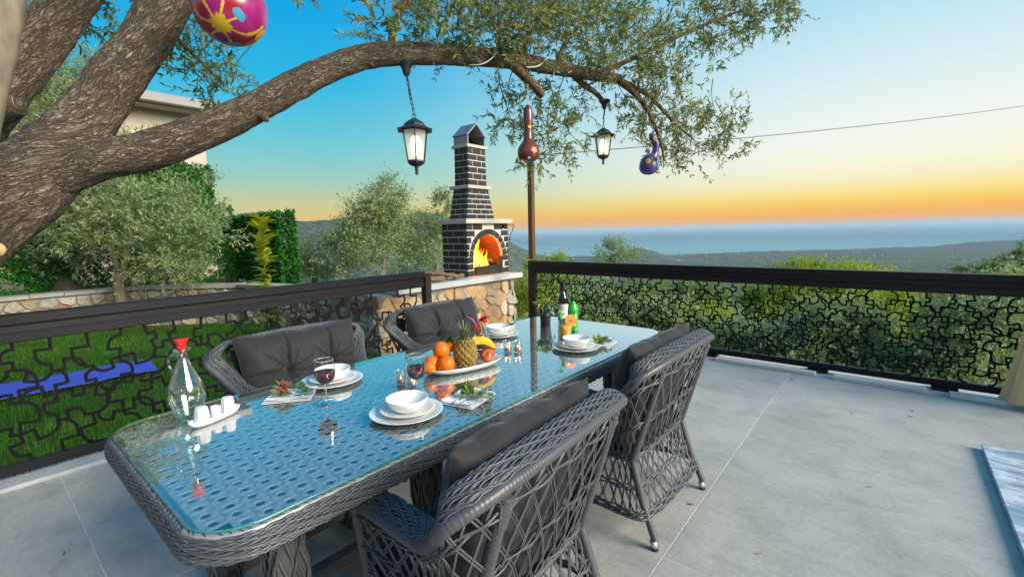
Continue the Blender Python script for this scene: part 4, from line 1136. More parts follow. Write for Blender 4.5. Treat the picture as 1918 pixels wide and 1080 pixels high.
# stone base
bx0, bx1, by0, by1, bz = -5.75, -4.65, 3.12, 5.70, .71
b = MB(); b.box(((bx0 + bx1) / 2 - .015, (by0 + by1) / 2, bz / 2 - .3), (bx1 - bx0 - .03, by1 - by0 - .03, bz + .6)); b.build('base_core', m_mort, fpl, fo)
fp_loc = fpl.location.copy()
faces = ((V((bx1 - .03, by0, -.02)), V((0, 1, 0)), V((1, 0, 0)), by1 - by0), (V((bx0, by0 + .03, -.02)), V((1, 0, 0)), V((0, -1, 0)), bx1 - bx0), (V((bx1, by1 - .03, -.02)), V((-1, 0, 0)), V((0, 1, 0)), bx1 - bx0))
for fi, (o_, ux, nn, W_) in enumerate(faces):
    for poly in voronoi(W_, bz, .185, RN, 1.15):
        cy = sum(p[0] for p in poly) / len(poly)
        grey = fi == 0 and cy > W_ - .16
        stone_piece(fpl, poly, lambda p, o_=o_, ux=ux, nn=nn: o_ + ux * p.x + nn * p.z + V((0, 0, p.y)), .009, .034, m_st[:2] if grey else (m_stw if fi == 0 else m_st), RN)
b = MB(); b.box(((bx0 + bx1) / 2 + .02, (3.36 + 5.80) / 2, .75), (1.20, 2.44, .078), bev=.006); b.build('hearth_slab', m_slab, fpl, fo)
# firebox body with an arched mouth
X0, X1, Y0, Y1, Z0, Z1 = -5.33, -4.808, 4.783, 5.707, .789, 1.575
AC, AR, AS = 5.243, .335, 1.075
arch = [(AC + AR * math.cos(a), AS + AR * math.sin(a)) for a in np.linspace(0, math.pi, 21)]
prof = [(Y0, Z0), (Y0, Z1), (Y1, Z1), (Y1, Z0), (AC + AR, Z0)] + arch + [(AC - AR, Z0)]
b = MB()
half = lambda sgn: [(AC, Z1), (Y1 if sgn > 0 else Y0, Z1), (Y1 if sgn > 0 else Y0, Z0), (AC + sgn * AR, Z0)] + [(AC + sgn * AR * math.cos(a), AS + AR * math.sin(a)) for a in np.linspace(0, math.pi / 2, 11)]
for sg in (1, -1):
    pl = half(sg)
    b.prism(pl if sg < 0 else pl[::-1], X0 + .09, X1, lambda p: V((p.z, p.x, p.y)))
b.box((X0 + .045, (Y0 + Y1) / 2, (Z0 + Z1) / 2), (.09, Y1 - Y0, Z1 - Z0))
b.build('firebox', m_pnt, fpl, fo)
b = MB()                                                     # lining
ri = AR - .004
lin = [(AC + ri, Z0 + .002)] + [(AC + ri * math.cos(a), AS + ri * math.sin(a)) for a in np.linspace(0, math.pi, 25)] + [(AC - ri, Z0 + .002)]
vs = [V((x, y, z)) for x in (X1 - .06, X0 + .10) for y, z in lin]; n = len(lin)
b.add(vs, [(i, i + 1, n + i + 1, n + i) for i in range(n - 1)] + [list(range(n, 2 * n))] + [(0, n, 2 * n - 1, n - 1)], False)
b.build('lining', m_fire, fpl, fo)


def brick_quad(parent, c4, nrm, d=.010, mat=None):
    """c4: four corners on the wall, anticlockwise from outside"""
    o = sum(c4, V((0, 0, 0))) / 4; ins = .0035
    outer = [p - o for p in c4]; inner = [(p - o) - (p - o).normalized() * ins + nrm * d for p in c4]
    mid = [(p - o) + nrm * (d - ins) for p in c4]; back = [(p - o) - nrm * .004 for p in c4]
    b = MB(); b.add(back + mid + inner, [(i, (i + 1) % 4, 4 + (i + 1) % 4, 4 + i) for i in range(4)] + [(4 + i, 4 + (i + 1) % 4, 8 + (i + 1) % 4, 8 + i) for i in range(4)] + [(8, 9, 10, 11)])
    return b.build('brick', mat or m_brk, parent, o - fp_loc)


def brick_face(A, B, C, D, rows, blen, joint=.017, skip=None):
    """A,B bottom left/right, C,D top right/left as seen from outside"""
    A, B, C, D = V(A), V(B), V(C), V(D); nrm = (B - A).cross(D - A).normalized(); Hh = ((D - A).length)
    wid = max((B - A).length, .01)
    for r in range(rows):
        v0, v1 = (r + .5 * joint * rows / Hh) / rows, (r + 1 - .5 * joint * rows / Hh) / rows
        e = []; u = -blen * (.5 if r % 2 else 0.0)
        while u < wid:
            e.append((max(0, u), min(wid, u + blen))); u += blen
        for u0, u1 in e:
            if u0 > 0: u0 += joint / 2
            if u1 < wid: u1 -= joint / 2
            if u1 - u0 < .025: continue
            if skip:
                seg = skip(u0, u1, A.z + (D.z - A.z) * (v0 + v1) / 2, A.z + (D.z - A.z) * v0, A.z + (D.z - A.z) * v1)
            else: seg = [(u0, u1)]
            for s0, s1 in seg:
                f0, f1 = s0 / wid, s1 / wid
                P = lambda f, v: (A.lerp(B, f)).lerp(D.lerp(C, f), v)
                brick_quad(fpl, [P(f0, v0), P(f1, v0), P(f1, v1), P(f0, v1)], nrm)


def arch_skip(u0, u1, zm, za, zb):
    R_ = AR + .096; lo = Y0 + u0; hi = Y0 + u1
    if za < AS: hw = (AR + .002) if zb < AS + .01 else R_
    else:
        t = R_ * R_ - (za - AS) ** 2; hw = math.sqrt(t) if t > 0 else 0
    if hw <= 0: return [(u0, u1)]
    a, c = AC - hw, AC + hw; out = []
    if lo < a - .02: out.append((u0, min(hi, a) - Y0))
    if hi > c + .02: out.append((max(lo, c) - Y0, u1))
    if hw == 0: out = [(u0, u1)]
    return [s for s in out if s[1] - s[0] > .022]


brick_face((X1, Y0, Z0), (X1, Y1, Z0), (X1, Y1, Z1), (X1, Y0, Z1), 8, .236, skip=arch_skip)
brick_face((X0, Y0, Z0), (X1, Y0, Z0), (X1, Y0, Z1), (X0, Y0, Z1), 8, .236)
brick_face((X1, Y1, Z0), (X0, Y1, Z0), (X0, Y1, Z1), (X1, Y1, Z1), 8, .236)
nV = 11
for k in range(nV):                                          # ring of arch bricks
    a0, a1 = math.pi * k / nV + .018, math.pi * (k + 1) / nV - .018
    p = lambda r, a: V((X1, AC + r * math.cos(a), AS + r * math.sin(a)))
    brick_quad(fpl, [p(AR + .004, a0), p(AR + .082, a0), p(AR + .082, a1), p(AR + .004, a1)], V((1, 0, 0)), .013)
ledge = lambda x0, x1, y0, y1, z0, z1, name='ledge', m=m_pnt: MB().box(((x0 + x1) / 2, (y0 + y1) / 2, (z0 + z1) / 2), (x1 - x0, y1 - y0, z1 - z0), bev=.005).build(name, m, fpl, fo)
m_ledge = material('cream_ledge', (.44, .41, .35), .8, var=(8, (.48, .45, .40)), bump=(50, .3, .003))
ledge(X0 - .06, X1 + .068, Y0 - .068, Y1 + .055, 1.575, 1.645, 'ledge', m_ledge)
tb = (-5.32, -4.95, 4.94, 5.545); tt = (-5.305, -4.985, 5.03, 5.455); z0, z1 = 1.645, 2.105
def frustum(t0, t1, z0, z1, name):
    q = lambda t, z: [V((t[1], t[2], z)), V((t[1], t[3], z)), V((t[0], t[3], z)), V((t[0], t[2], z))]
    a, c = q(t0, z0), q(t1, z1); b = MB(); b.add(a + c, [(0, 1, 5, 4), (1, 2, 6, 5), (2, 3, 7, 6), (3, 0, 4, 7), (4, 5, 6, 7), (3, 2, 1, 0)]); b.build(name, m_pnt, fpl, fo)
    for i in range(4):
        if i == 2: continue
        j = (i + 1) % 4
        brick_face(a[i], a[j], c[j], c[i], 6, .215 if t0 == tb else .20, .017)
frustum(tb, tt, z0, z1, 'hood')
ledge(-5.36, -4.94, 4.985, 5.50, 2.105, 2.155, 'ledge', m_ledge)
ct = (-5.285, -4.995, 5.045, 5.435)
frustum(ct, (-5.275, -5.0, 5.05, 5.425), 2.155, 2.715, 'chimney')
ledge(-5.315, -4.965, 5.015, 5.465, 2.715, 2.760, 'ledge', m_ledge)
# gabled cowl: open to the front
cx0, cx1, cy0, cy1, ze, zr = -5.285, -4.99, 5.045, 5.43, 2.885, 3.065
ym = (cy0 + cy1) / 2; b = MB(); t_ = .022
for sg, ya in ((-1, cy0), (1, cy1)):
    b.box(((cx0 + cx1) / 2, ya - sg * t_ / 2, (2.76 + ze) / 2), (cx1 - cx0, t_, ze - 2.76))
    e0 = V((0, ya + sg * .008, ze - .006)); e1 = V((0, ym, zr)); d_ = (e1 - e0); nn = V((0, -d_.z, d_.y)) * (1 if sg < 0 else -1); nn.normalize()
    if nn.z < 0: nn = -nn
    vs = [V((x, p.y, p.z)) + nn * h for x in (cx0 - .01, cx1 + .012) for p in (e0, e1) for h in (0, t_)]
    b.add(vs, [(0, 1, 3, 2), (4, 6, 7, 5), (0, 4, 5, 1), (2, 3, 7, 6), (0, 2, 6, 4), (1, 5, 7, 3)])
b.box((cx0 + .011, ym, (2.76 + ze) / 2), (.02, cy1 - cy0 - .05, ze - 2.76))
b.build('chimney_cowl', m_capm, fpl, fo)
b = MB(); b.prism([(cy0 + .03, 2.762), (cy1 - .03, 2.762), (cy1 - .03, 2.88), (ym, 3.02), (cy0 + .03, 2.88)], cx0 + .03, cx0 + .05, lambda p: V((p.z, p.x, p.y))); b.build('cowl_shade_sheet', m_blk, fpl, fo)  # black sheet stands in for the shade inside the open cowl
# ash drawer, grate
b = MB(); b.box((X1 - .03, AC + .03, Z0 + .075), (.03, 2 * AR - .08, .13), bev=.004); b.box((X1 - .008, AC + .03, Z0 + .128), (.02, 2 * AR - .10, .012))
dr = b.build('ash_drawer', m_steel, fpl, fo)
b = MB(); b.tube([(X1 - .012, AC + .20, Z0 + .07), (X1 + .018, AC + .20, Z0 + .07), (X1 + .018, AC + .20, Z0 + .11), (X1 - .012, AC + .20, Z0 + .11)], .005, 6); b.build('handle', m_blk, dr)
b = MB(); b.box((X1 - .02, AC + AR - .035, Z0 + .14), (.03, .04, .27)); b.build('grate_post', m_steel, fpl, fo)
b = MB()
for k in range(9): b.bar((X1 - .05, AC - .26 + .065 * k, Z0 + .155), (X0 + .12, AC - .26 + .065 * k, Z0 + .155), .012, .012)
tag(b.build('grate', m_blk, fpl, fo), kind='stuff')
b = MB(); c_ = catmull([(X1 + .03, Y1 - .10, 1.535), (X1 + .055, Y1 - .02, 1.555), (X1 + .05, Y1 + .085, 1.55), (X1 + .03, Y1 + .10, 1.47), (X1 + .015, Y1 + .065, 1.40), (X1 + .01, Y1 + .035, 1.34)], 6)
b.tube(c_, .006, 6); b.box((X1 + .03, Y1 - .115, 1.535), (.035, .05, .045), bev=.006); b.ball((X1 + .01, Y1 + .035, 1.33), .013, 8, 6, (1, 1, 2.2))
b.build('lamp_cable', m_blk, fpl, fo)

# logs and flames
m_log = material('firewood_bark', (.23, .145, .085), .9, var=(12, (.14, .085, .05)), bump=(30, .7, .01), island=.2)
m_char = material('charred_wood', (.09, .045, .025), .9, var=(14, (.03, .02, .015)), bump=(30, .8, .01))


def stick(name, a, c, r, mat, label, group, bend=.03, cat='firewood'):
    a, c = V(a), V(c); o = (a + c) / 2; b = MB(); L = (c - a).length
    pts = catmull([a - o, (a - o) * .3 + V((RN.uniform(-bend, bend), RN.uniform(-bend, bend), RN.uniform(0, bend))), (c - o) * .4 + V((RN.uniform(-bend, bend), RN.uniform(-bend, bend), RN.uniform(0, bend))), c - o], 5)
    b.tube(pts, [r * (1 + .25 * noise.noise(V(p) * 14 + V((r * 99, 0, 0)))) for p in pts], 9)
    return tag(b.build(name, mat, None, o), label, cat, group)


gl = 'logs burning in the firebox'
stick('burning_log', (X1 - .13, AC - .23, Z0 + .20), (X1 - .20, AC + .02, Z0 + .34), .032, m_char, 'charred log standing slanted in the flames', gl, .01)
stick('burning_log', (X1 - .10, AC + .02, Z0 + .215), (X1 - .17, AC + .25, Z0 + .195), .028, m_log, 'brown log lying flat at the right of the fire', gl, .01)
stick('burning_log', (X1 - .24, AC - .2, Z0 + .20), (X1 - .3, AC + .2, Z0 + .21), .034, m_char, 'thick charred log across the back of the grate', gl, .01)


def flame_mat():
    m = bpy.data.materials.new('flame'); m.use_nodes = True; t = m.node_tree; t.nodes.clear(); L = t.links
    tc = nd(t, 'ShaderNodeTexCoord'); sp = nd(t, 'ShaderNodeSeparateXYZ'); L.new(tc.outputs['Generated'], sp.inputs[0])
    n = nd(t, 'ShaderNodeTexNoise'); n.inputs['Scale'].default_value = 5; n.inputs['Detail'].default_value = 3; L.new(tc.outputs['Generated'], n.inputs['Vector'])
    a = nd(t, 'ShaderNodeMath', operation='MULTIPLY_ADD'); a.inputs[1].default_value = 1.1; a.inputs[2].default_value = -.55; L.new(n.outputs[0], a.inputs[0])
    s = nd(t, 'ShaderNodeMath', operation='ADD'); L.new(sp.outputs[2], s.inputs[0]); L.new(a.outputs[0], s.inputs[1])
    r = ramp(t, [(0, (1, .30, .02)), (.25, (1, .62, .08)), (.55, (1, .36, .02)), (1, (.75, .08, .0))], s.outputs[0], 'LINEAR')
    e = nd(t, 'ShaderNodeEmission'); L.new(r.outputs[0], e.inputs[0]); e.inputs[1].default_value = 2.2
    tr = nd(t, 'ShaderNodeBsdfTransparent'); lw = nd(t, 'ShaderNodeLayerWeight'); lw.inputs[0].default_value = .35
    mx = nd(t, 'ShaderNodeMixShader'); L.new(lw.outputs['Facing'], mx.inputs[0]); L.new(e.outputs[0], mx.inputs[1]); L.new(tr.outputs[0], mx.inputs[2])
    o = nd(t, 'ShaderNodeOutputMaterial'); L.new(mx.outputs[0], o.inputs[0]); return m


m_flame = flame_mat()
fire = empty('fire', (X1 - .14, AC - .10, Z0 + .16), 'orange log fire flaring at the left inside the brick arch', 'fire')
for k in range(30):
    y_ = RN.uniform(-.24, .14); x_ = RN.uniform(-.10, .07); hh = RN.uniform(.16, .38) * (1.3 if -.20 < y_ < -.02 else .7); w_ = RN.uniform(.028, .060); ph = RN.uniform(0, 6)
    b = MB(); pts = []; rs = []
    for i in range(12):
        t = i / 11; pts.append(V((x_ + .02 * math.sin(t * 5 + ph), y_ + .035 * math.sin(t * 6 + ph * 2) * t + .03 * t, hh * t - .02))); rs.append(max(.002, w_ * (math.sin(math.pi * min(1, t * .75 + .22)) ** 1.1) * (1 - t * .45) * (1 + .25 * math.sin(t * 13 + ph))))
    b.tube(pts, rs, 10); b.build('flame', m_flame, fire)
m_emb = emitter('embers', (1, .22, .02), 2.5)
b = MB()
for k in range(26): b.ball((RN.uniform(-.08, .06), RN.uniform(-.2, .1), RN.uniform(-.03, .02)), RN.uniform(.008, .02), 7, 5)
tag(b.build('embers', m_emb, fire), kind='stuff')
pl_ = bpy.data.lights.new('fire_light', 'POINT'); pl_.energy = 5; pl_.color = (1, .34, .06); pl_.shadow_soft_size = .08
po = bpy.data.objects.new('fire_light', pl_); COL.objects.link(po); po.location = (X1 - .10, AC - .04, Z0 + .30)

gw = 'firewood sticks piled on the hearth slab'
lb = ['longest stick slanting up from the firewood pile', 'thick pale stick lying at the front of the pile', 'crooked stick crossing the middle of the pile', 'thin stick poking towards the brick body', 'short stick at the left end of the pile', 'bent brown stick on top of the pile', 'dark stick under the others at the back', 'stubby stick beside the brick corner']
for k, (a, c, r) in enumerate((((-4.98, 3.72, .90), (-4.88, 4.52, .835), .020), ((-4.75, 3.72, .835), (-4.72, 4.22, .83), .036), ((-4.85, 3.80, .86), (-4.74, 4.45, .865), .022), ((-4.9, 4.0, .845), (-4.78, 4.66, .825), .02), ((-5.02, 3.62, .83), (-4.74, 3.98, .85), .024), ((-4.8, 3.9, .90), (-4.70, 4.5, .835), .024), ((-5.05, 3.9, .82), (-4.95, 4.5, .825), .028), ((-4.7, 4.40, .825), (-4.84, 4.7, .83), .026))):
    stick('firewood_stick', a, c, r, m_log, lb[k], gw)

# ------------------------------------------------------------------ fences
m_rail = material('anthracite_rail', (.008, .0092, .0125), .5, .0, spec=.18, var=(2.5, (.015, .0165, .021)), rvar=.05)
m_railw = material('brown_rail', (.03, .021, .016), .45, .0, spec=.2, var=(2.5, (.036, .026, .02)))


def lattice(b, W, Hh, cell, rng, tf, w=.018, th=.005):
    nx, ny = round(W / cell), round(Hh / cell); ax, ay = W / nx, Hh / ny
    off = {(i, j): ((rng.uniform(-.17, .17) * ax if 0 < i < nx else 0), (rng.uniform(-.17, .17) * ay if 0 < j < ny else 0)) for i in range(nx + 1) for j in range(ny + 1)}
    nodeP = lambda i, j: (i * ax + off[i, j][0], j * ay + off[i, j][1])

    def path(p, q, flip, sgn):
        d = (q[0] - p[0], q[1] - p[1]); e = (-d[1] * sgn, d[0] * sgn); t_ = rng.random()
        arc = lambda cx, cy, r, a0, a1: [(cx + r * math.cos(rad(a)), cy + r * math.sin(rad(a))) for a in np.linspace(a0, a1, 6)]
        if t_ < .4: loc = [(0, 0), (.28, 0), (.28, .36)] + arc(.28 + .0, 0, .36, 90, 0)[0:] + [(.82, 0), (1, 0)] if False else [(0, 0), (.30, 0), (.30, .34)] + arc(.46, -.0, .34, 90, 0) + [(1, 0)]
        elif t_ < .84: loc = arc(.40, 0, .40, 180, 90) + [(.64, .40), (.64, 0), (1, 0)]
        else: loc = [(0, 0), (.36, 0), (.36, .22), (.66, .22), (.66, 0), (1, 0)]
        if flip: loc = [(1 - x, y) for x, y in loc][::-1]
        return [(p[0] + d[0] * x + e[0] * y, p[1] + d[1] * x + e[1] * y) for x, y in loc]
    k = 0
    for i in range(nx + 1):
        for j in range(ny + 1):
            for (di, dj) in ((1, 0), (0, 1)):
                if i + di > nx or j + dj > ny: continue
                if (di and j in (0, ny)) or (dj and i in (0, nx)): continue
                if rng.random() < .03: continue
                pts = path(nodeP(i, j), nodeP(i + di, j + dj), rng.random() < .5, 1 if rng.random() < .5 else -1)
                for a, c in zip(pts, pts[1:]):
                    k += 1; z = th * rng.uniform(.85, 1.3)
                    dx, dy = c[0] - a[0], c[1] - a[1]; L = math.hypot(dx, dy)
                    if L < 1e-5: continue
                    dx, dy = dx / L * w / 2, dy / L * w / 2
                    A = (a[0] - dx, a[1] - dy); C = (c[0] + dx, c[1] + dy)
                    pl = [(A[0] + dy, A[1] - dx), (C[0] + dy, C[1] - dx), (C[0] - dy, C[1] + dx), (A[0] - dy, A[1] + dx)]
                    b.prism(pl, -z / 2, z / 2, tf)


m_latt = material('matt_black_metal', (.0050, .0055, .0065), .7, spec=.10, var=(3, (.008, .0085, .010)))


def fence(label, a, c, posts, seed, m_r, cell=.168, w_=.018):
    a, c = V(a), V(c); d = (c - a); L = d.length; d.normalize(); root = empty('metal_fence', a, label, 'fence')
    nrm = V((-d.y, d.x, 0)); up = V((0, 0, 1))
    bar = lambda n_, z0, z1, w_, m, off=0: MB().bar(d * 0 + up * (z0 + z1) / 2 + nrm * off, d * L + up * (z0 + z1) / 2 + nrm * off, w_, z1 - z0).build(n_, m, root)
    b = MB(); b.box(d * L / 2 + up * .985, (L, .085, .066), rz=math.atan2(d.y, d.x), bev=.007); b.build('handrail', m_r, root)
    bar('upper_bar', .905, .952, .03, m_blk); b = MB(); b.box(d * L / 2 + up * .874, (L, .05, .062), rz=math.atan2(d.y, d.x), bev=.005); b.build('top_bar', m_r, root)
    b = MB(); b.box(d * L / 2 + up * .062, (L, .055, .060), rz=math.atan2(d.y, d.x), bev=.005); b.build('bottom_bar', m_rail, root)
    b = MB(); rg_ = random.Random(seed); lattice(b, L, .74, cell, rg_, lambda p: d * p.x + up * (p.y + .092) + nrm * p.z, w_); b.build('lattice_panel', m_latt, root)
    for s in posts:
        b = MB(); b.box(d * s + up * .018 , (.17, .12, .030), rz=math.atan2(d.y, d.x)); b.build('foot_plate', m_blk, root)
    return root


f1 = fence('left metal fence with brown grey handrail and cut out pattern facing the lawn', (-4.10, -4.4, 0), (-4.10, 3.355, 0), (), 3, m_rail)
b = MB(); b.box((0, 7.80, .485), (.085, .085, .99), bev=.004); b.box((0, 7.80, .986), (.095, .095, .012)); b.build('post', m_railw, f1)
f2 = fence('right metal fence with black handrail and cut out pattern overlooking the sea', (-3.98, 5.35, 0), (3.6, 5.35, 0), (2.45, 3.48, 4.4, 6.2), 4, m_blk, .132, .0140)
b = MB(); b.box((-.075, 0, .50), (.085, .085, 1.04), bev=.004); b.box((-.015, -.01, .47), (.03, .07, .86)); b.build('post', m_blk, f2)
# tall pole on the corner
m_pole = material('brown_painted_steel', (.105, .055, .025), .32, .2, spec=.5, var=(3, (.13, .07, .035)))
b = MB(); b.box((0, 0, 1.79), (.075, .075, 1.50), bev=.004); b.box((0, 0, 1.055), (.11, .11, .02))
tag(b.build('tall_pole', m_pole, None, (-4.055, 5.36, 0)), 'tall square brown pole rising above the corner of the right fence', 'pole')

# overhead cables
m_wire = material('grey_cable', (.10, .11, .12), .5)
m_wirel = material('pale_cable', (.45, .47, .48), .5)
def cable(name, lab, a, c, r, sag, m):
    b = MB(); n = 24; o = (a + c) / 2
    b.tube([a.lerp(c, t / n) - o - V((0, 0, sag * 4 * (t / n) * (1 - t / n))) for t in range(n + 1)], r, 5); tag(b.build(name, m, None, o), lab, 'cable')
cable('overhead_cable', 'dark overhead cable slanting across the sunset sky', V((-4.03, 5.33, 2.50)), at(2050, 178, 13), .008, .12, m_wire)
cable('overhead_cable', 'thin pale cable just above the right handrail, upper of two', at(960, 480, 26), at(2000, 492, 15), .006, .08, m_wirel)
cable('overhead_cable', 'faint cable crossing the sea beside the corner pole', at(960, 452, 60), at(1400, 480, 40), .010, .2, m_wire)

# ------------------------------------------------------------------ lanterns
m_lant = material('black_lantern_metal', (.030, .034, .040), .42, .5, var=(20, (.05, .052, .056)), bump=(80, .2, .001))
def frosted():
    m = bpy.data.materials.new('frosted_pane'); m.use_nodes = True; t = m.node_tree; t.nodes.clear(); L = t.links
    a = nd(t, 'ShaderNodeBsdfTransparent'); a.inputs[0].default_value = (.9, .93, .88, 1)
    b = nd(t, 'ShaderNodeBsdfTranslucent'); b.inputs[0].default_value = (.85, .88, .80, 1)
    g = nd(t, 'ShaderNodeBsdfDiffuse'); g.inputs[0].default_value = (.75, .78, .72, 1)
    m1 = nd(t, 'ShaderNodeMixShader'); m1.inputs[0].default_value = .35; L.new(b.outputs[0], m1.inputs[1]); L.new(g.outputs[0], m1.inputs[2])
    m2 = nd(t, 'ShaderNodeMixShader'); m2.inputs[0].default_value = .52; L.new(a.outputs[0], m2.inputs[1]); L.new(m1.outputs[0], m2.inputs[2])
    o = nd(t, 'ShaderNodeOutputMaterial'); L.new(m2.outputs[0], o.inputs[0]); return m
m_pane = frosted()
m_bulb = emitter('lit_bulb', (1.0, .96, .82), 1.3)


def lantern(label, rose, top, Hh, rz):
    """rose: ceiling rose point on the branch; top: ring on the roof; Hh: roof to finial"""
    root = empty('hanging_lantern', top, label, 'lantern', 'lit lanterns hanging from the branch', rz); r = Hh * .33
    k = Hh
    b = MB(); b.lathe([(.0, 0), (.05 * k, -.004 * k), (.09 * k, -.03 * k), (.17 * k, -.08 * k), (.205 * k, -.115 * k), (.215 * k, -.14 * k), (.27 * k, -.175 * k), (.355 * k, -.205 * k), (.345 * k, -.218 * k), (.24 * k, -.20 * k), (.0, -.19 * k)], 6, smooth=False); b.tube([V((.03 * k * math.cos(a), 0, .035 * k + .04 * k * math.sin(a))) for a in np.linspace(0, 6.283, 13)[:-1]], .009 * k, 6, closed=True); b.build('roof', m_lant, root)
    zt, zb, rt, rb = -.215 * k, -.755 * k, .245 * k, .165 * k
    b = MB(); C = lambda r_, i, z: V((r_ * math.cos(math.pi / 3 * i), r_ * math.sin(math.pi / 3 * i), z))
    for i in range(6):
        b.bar(C(rt, i, zt), C(rb, i, zb), .020 * k, .020 * k)
        b.bar(C(rt, i, zt), C(rt, i + 1, zt), .02 * k, .022 * k); b.bar(C(rb, i, zb), C(rb, i + 1, zb), .024 * k, .024 * k)
    b.build('frame', m_lant, root)
    for i in range(6):
        b = MB(); s_ = .93
        P = [C(rt * s_, i + .04, zt), C(rt * s_, i + .96, zt), C(rb * s_, i + .96, zb), C(rb * s_, i + .04, zb)]; b.add(P, [(0, 1, 2, 3)]); b.build('pane', m_pane, root)
    b = MB(); b.lathe([(.0, -.76 * k), (.175 * k, -.765 * k), (.15 * k, -.80 * k), (.09 * k, -.835 * k), (.03 * k, -.845 * k), (.0, -.85 * k)], 6, smooth=False)
    b.lathe([(.0, -.84 * k), (.030 * k, -.845 * k), (.045 * k, -.87 * k), (.025 * k, -.885 * k), (.04 * k, -.905 * k), (.022 * k, -.925 * k), (.034 * k, -.955 * k), (.022 * k, -.985 * k), (0, -1.0 * k)], 10); b.build('base', m_lant, root)
    b = MB(); b.lathe([(0, -.30 * k), (.05 * k, -.31 * k), (.085 * k, -.36 * k), (.095 * k, -.44 * k), (.09 * k, -.55 * k), (.06 * k, -.63 * k), (0, -.66 * k)], 14); b.build('bulb', m_bulb, root)
    rel = Matrix.Rotation(-rz, 3, 'Z') @ (V(rose) - V(top))
    b = MB(); b.lathe([(0, .012 * k), (.165 * k, .0), (.15 * k, -.03 * k), (.09 * k, -.10 * k), (.06 * k, -.19 * k), (.045 * k, -.24 * k), (0, -.245 * k)], 16, rel); b.build('ceiling_rose', m_lant, root)
    a = rel + V((0, 0, -.23 * k)); e = V((0, 0, .075 * k)); n = max(3, int((a - e).length / (.085 * k)))
    b = MB(); b.tube([a.lerp(e, t / 8) + V((.006 * math.sin(t), 0, 0)) for t in range(6)], .012 * k, 6)
    for i in range(n):
        c_ = a.lerp(e, (i + .5) / n); w_ = .022 * k; h_ = (a - e).length / n * .62
        b.tube([c_ + V((w_ * math.cos(t) * (i % 2), w_ * math.cos(t) * ((i + 1) % 2), h_ * math.sin(t))) for t in np.linspace(0, 6.283, 11)[:-1]], .0075 * k, 5, closed=True)
    b.build('chain', m_lant, root)
    l = bpy.data.lights.new('lantern_light', 'POINT'); l.energy = .09; l.color = (1, .86, .62); l.shadow_soft_size = .03
    lo = bpy.data.objects.new('lantern_light', l); COL.objects.link(lo); lo.location = V(top) + V((0, 0, -.72 * k))
    return root


lantern('larger nearer hanging black lantern with lit bulb, left of the chimney', at(760, 116, 2.78), at(776, 222, 2.78), .335, .35)
lantern('smaller farther hanging black lantern lit between the brown and blue gourds', at(1132, 188, 3.85), at(1130, 240, 3.85), .30, .1)

# ------------------------------------------------------------------ painted gourds
m_gbr = material('dark_brown_lacquer', (.085, .022, .016), .28, spec=.5, coat=.4, var=(9, (.16, .035, .018), .2))
m_gbl = material('violet_blue_paint', (.055, .035, .22), .32, spec=.5, coat=.3, var=(5, (.09, .05, .26)))
m_yp = material('yellow_paint', (.72, .47, .015), .4, var=(20, (.62, .38, .01)))
m_orp = material('orange_paint', (.75, .16, .03), .4)
m_blp = material('light_blue_paint', (.04, .30, .48), .4)
m_magp = material('magenta_paint', (.24, .010, .12), .26, spec=.5, coat=.5, var=(4, (.34, .012, .16)))
m_crim = material('crimson_paint', (.30, .006, .014), .26, coat=.5)
m_str = material('pale_string', (.6, .6, .56), .8)


def patch_on(b, o, d, rr_, r, lift=.002, n=14, petals=0):
    """a painted spot: a thin disc following the round surface"""
    d = V(d).normalized(); u = d.orthogonal().normalized(); v_ = d.cross(u); vs = [o + d * (rr_ + lift)]
    for i in range(n):
        a = 2 * math.pi * i / n; q = r * (1 + (.3 * math.cos(petals * a) if petals else 0)); p = d * rr_ + (u * math.cos(a) + v_ * math.sin(a)) * q
        vs.append(o + p.normalized() * (rr_ + lift * .6))
    b.add(vs, [(0, i + 1, (i + 1) % n + 1) for i in range(n)], True)


g = empty('painted_gourd', at(990, 285, 3.05), 'long necked dark brown gourd with an orange flower', 'gourd')
k = .385; b = MB()
pf = [(0, -.16), (.10, -.15), (.17, -.11), (.205, -.04), (.20, .04), (.165, .11), (.115, .17), (.085, .24), (.078, .34), (.085, .45), (.09, .55), (.085, .66), (.065, .73), (.03, .775), (0, .785)]
cp = catmull([(r_, z_, 0) for r_, z_ in pf], 4)
b.lathe([(max(0, q[0] * k * .93), q[1] * k) for q in cp], 24); b.build('body', m_gbr, g)
todir = -_fw
b = MB(); patch_on(b, V((0, 0, -.02 * k)), todir + _cx * .55 + V((0, 0, .05)), .192 * k, .05 * k, .004, 20, 5); b.build('painted_flower', m_orp, g); b = MB(); patch_on(b, V((0, 0, 0)), todir * .2 + _cx * 1.0 + V((0, 0, .1)), .19 * k, .035 * k, .004, 16, 5); b.build('painted_flower', m_orp, g)
b = MB(); patch_on(b, V((0, 0, .40 * k)), todir + _cx * .3, .078 * k, .03 * k, .004, 14, 4); b.build('painted_star', m_yp, g)
b = MB(); patch_on(b, V((0, 0, -.02 * k)), todir + V((0, 0, -.75)), .18 * k, .025 * k, .004, 14); b.build('painted_dot', m_str, g)
b = MB(); b.tube([(0, 0, .78 * k), (.002, 0, 1.0 * k), (.004, 0, 1.12 * k)], .0016, 5); b.build('string', m_str, g)

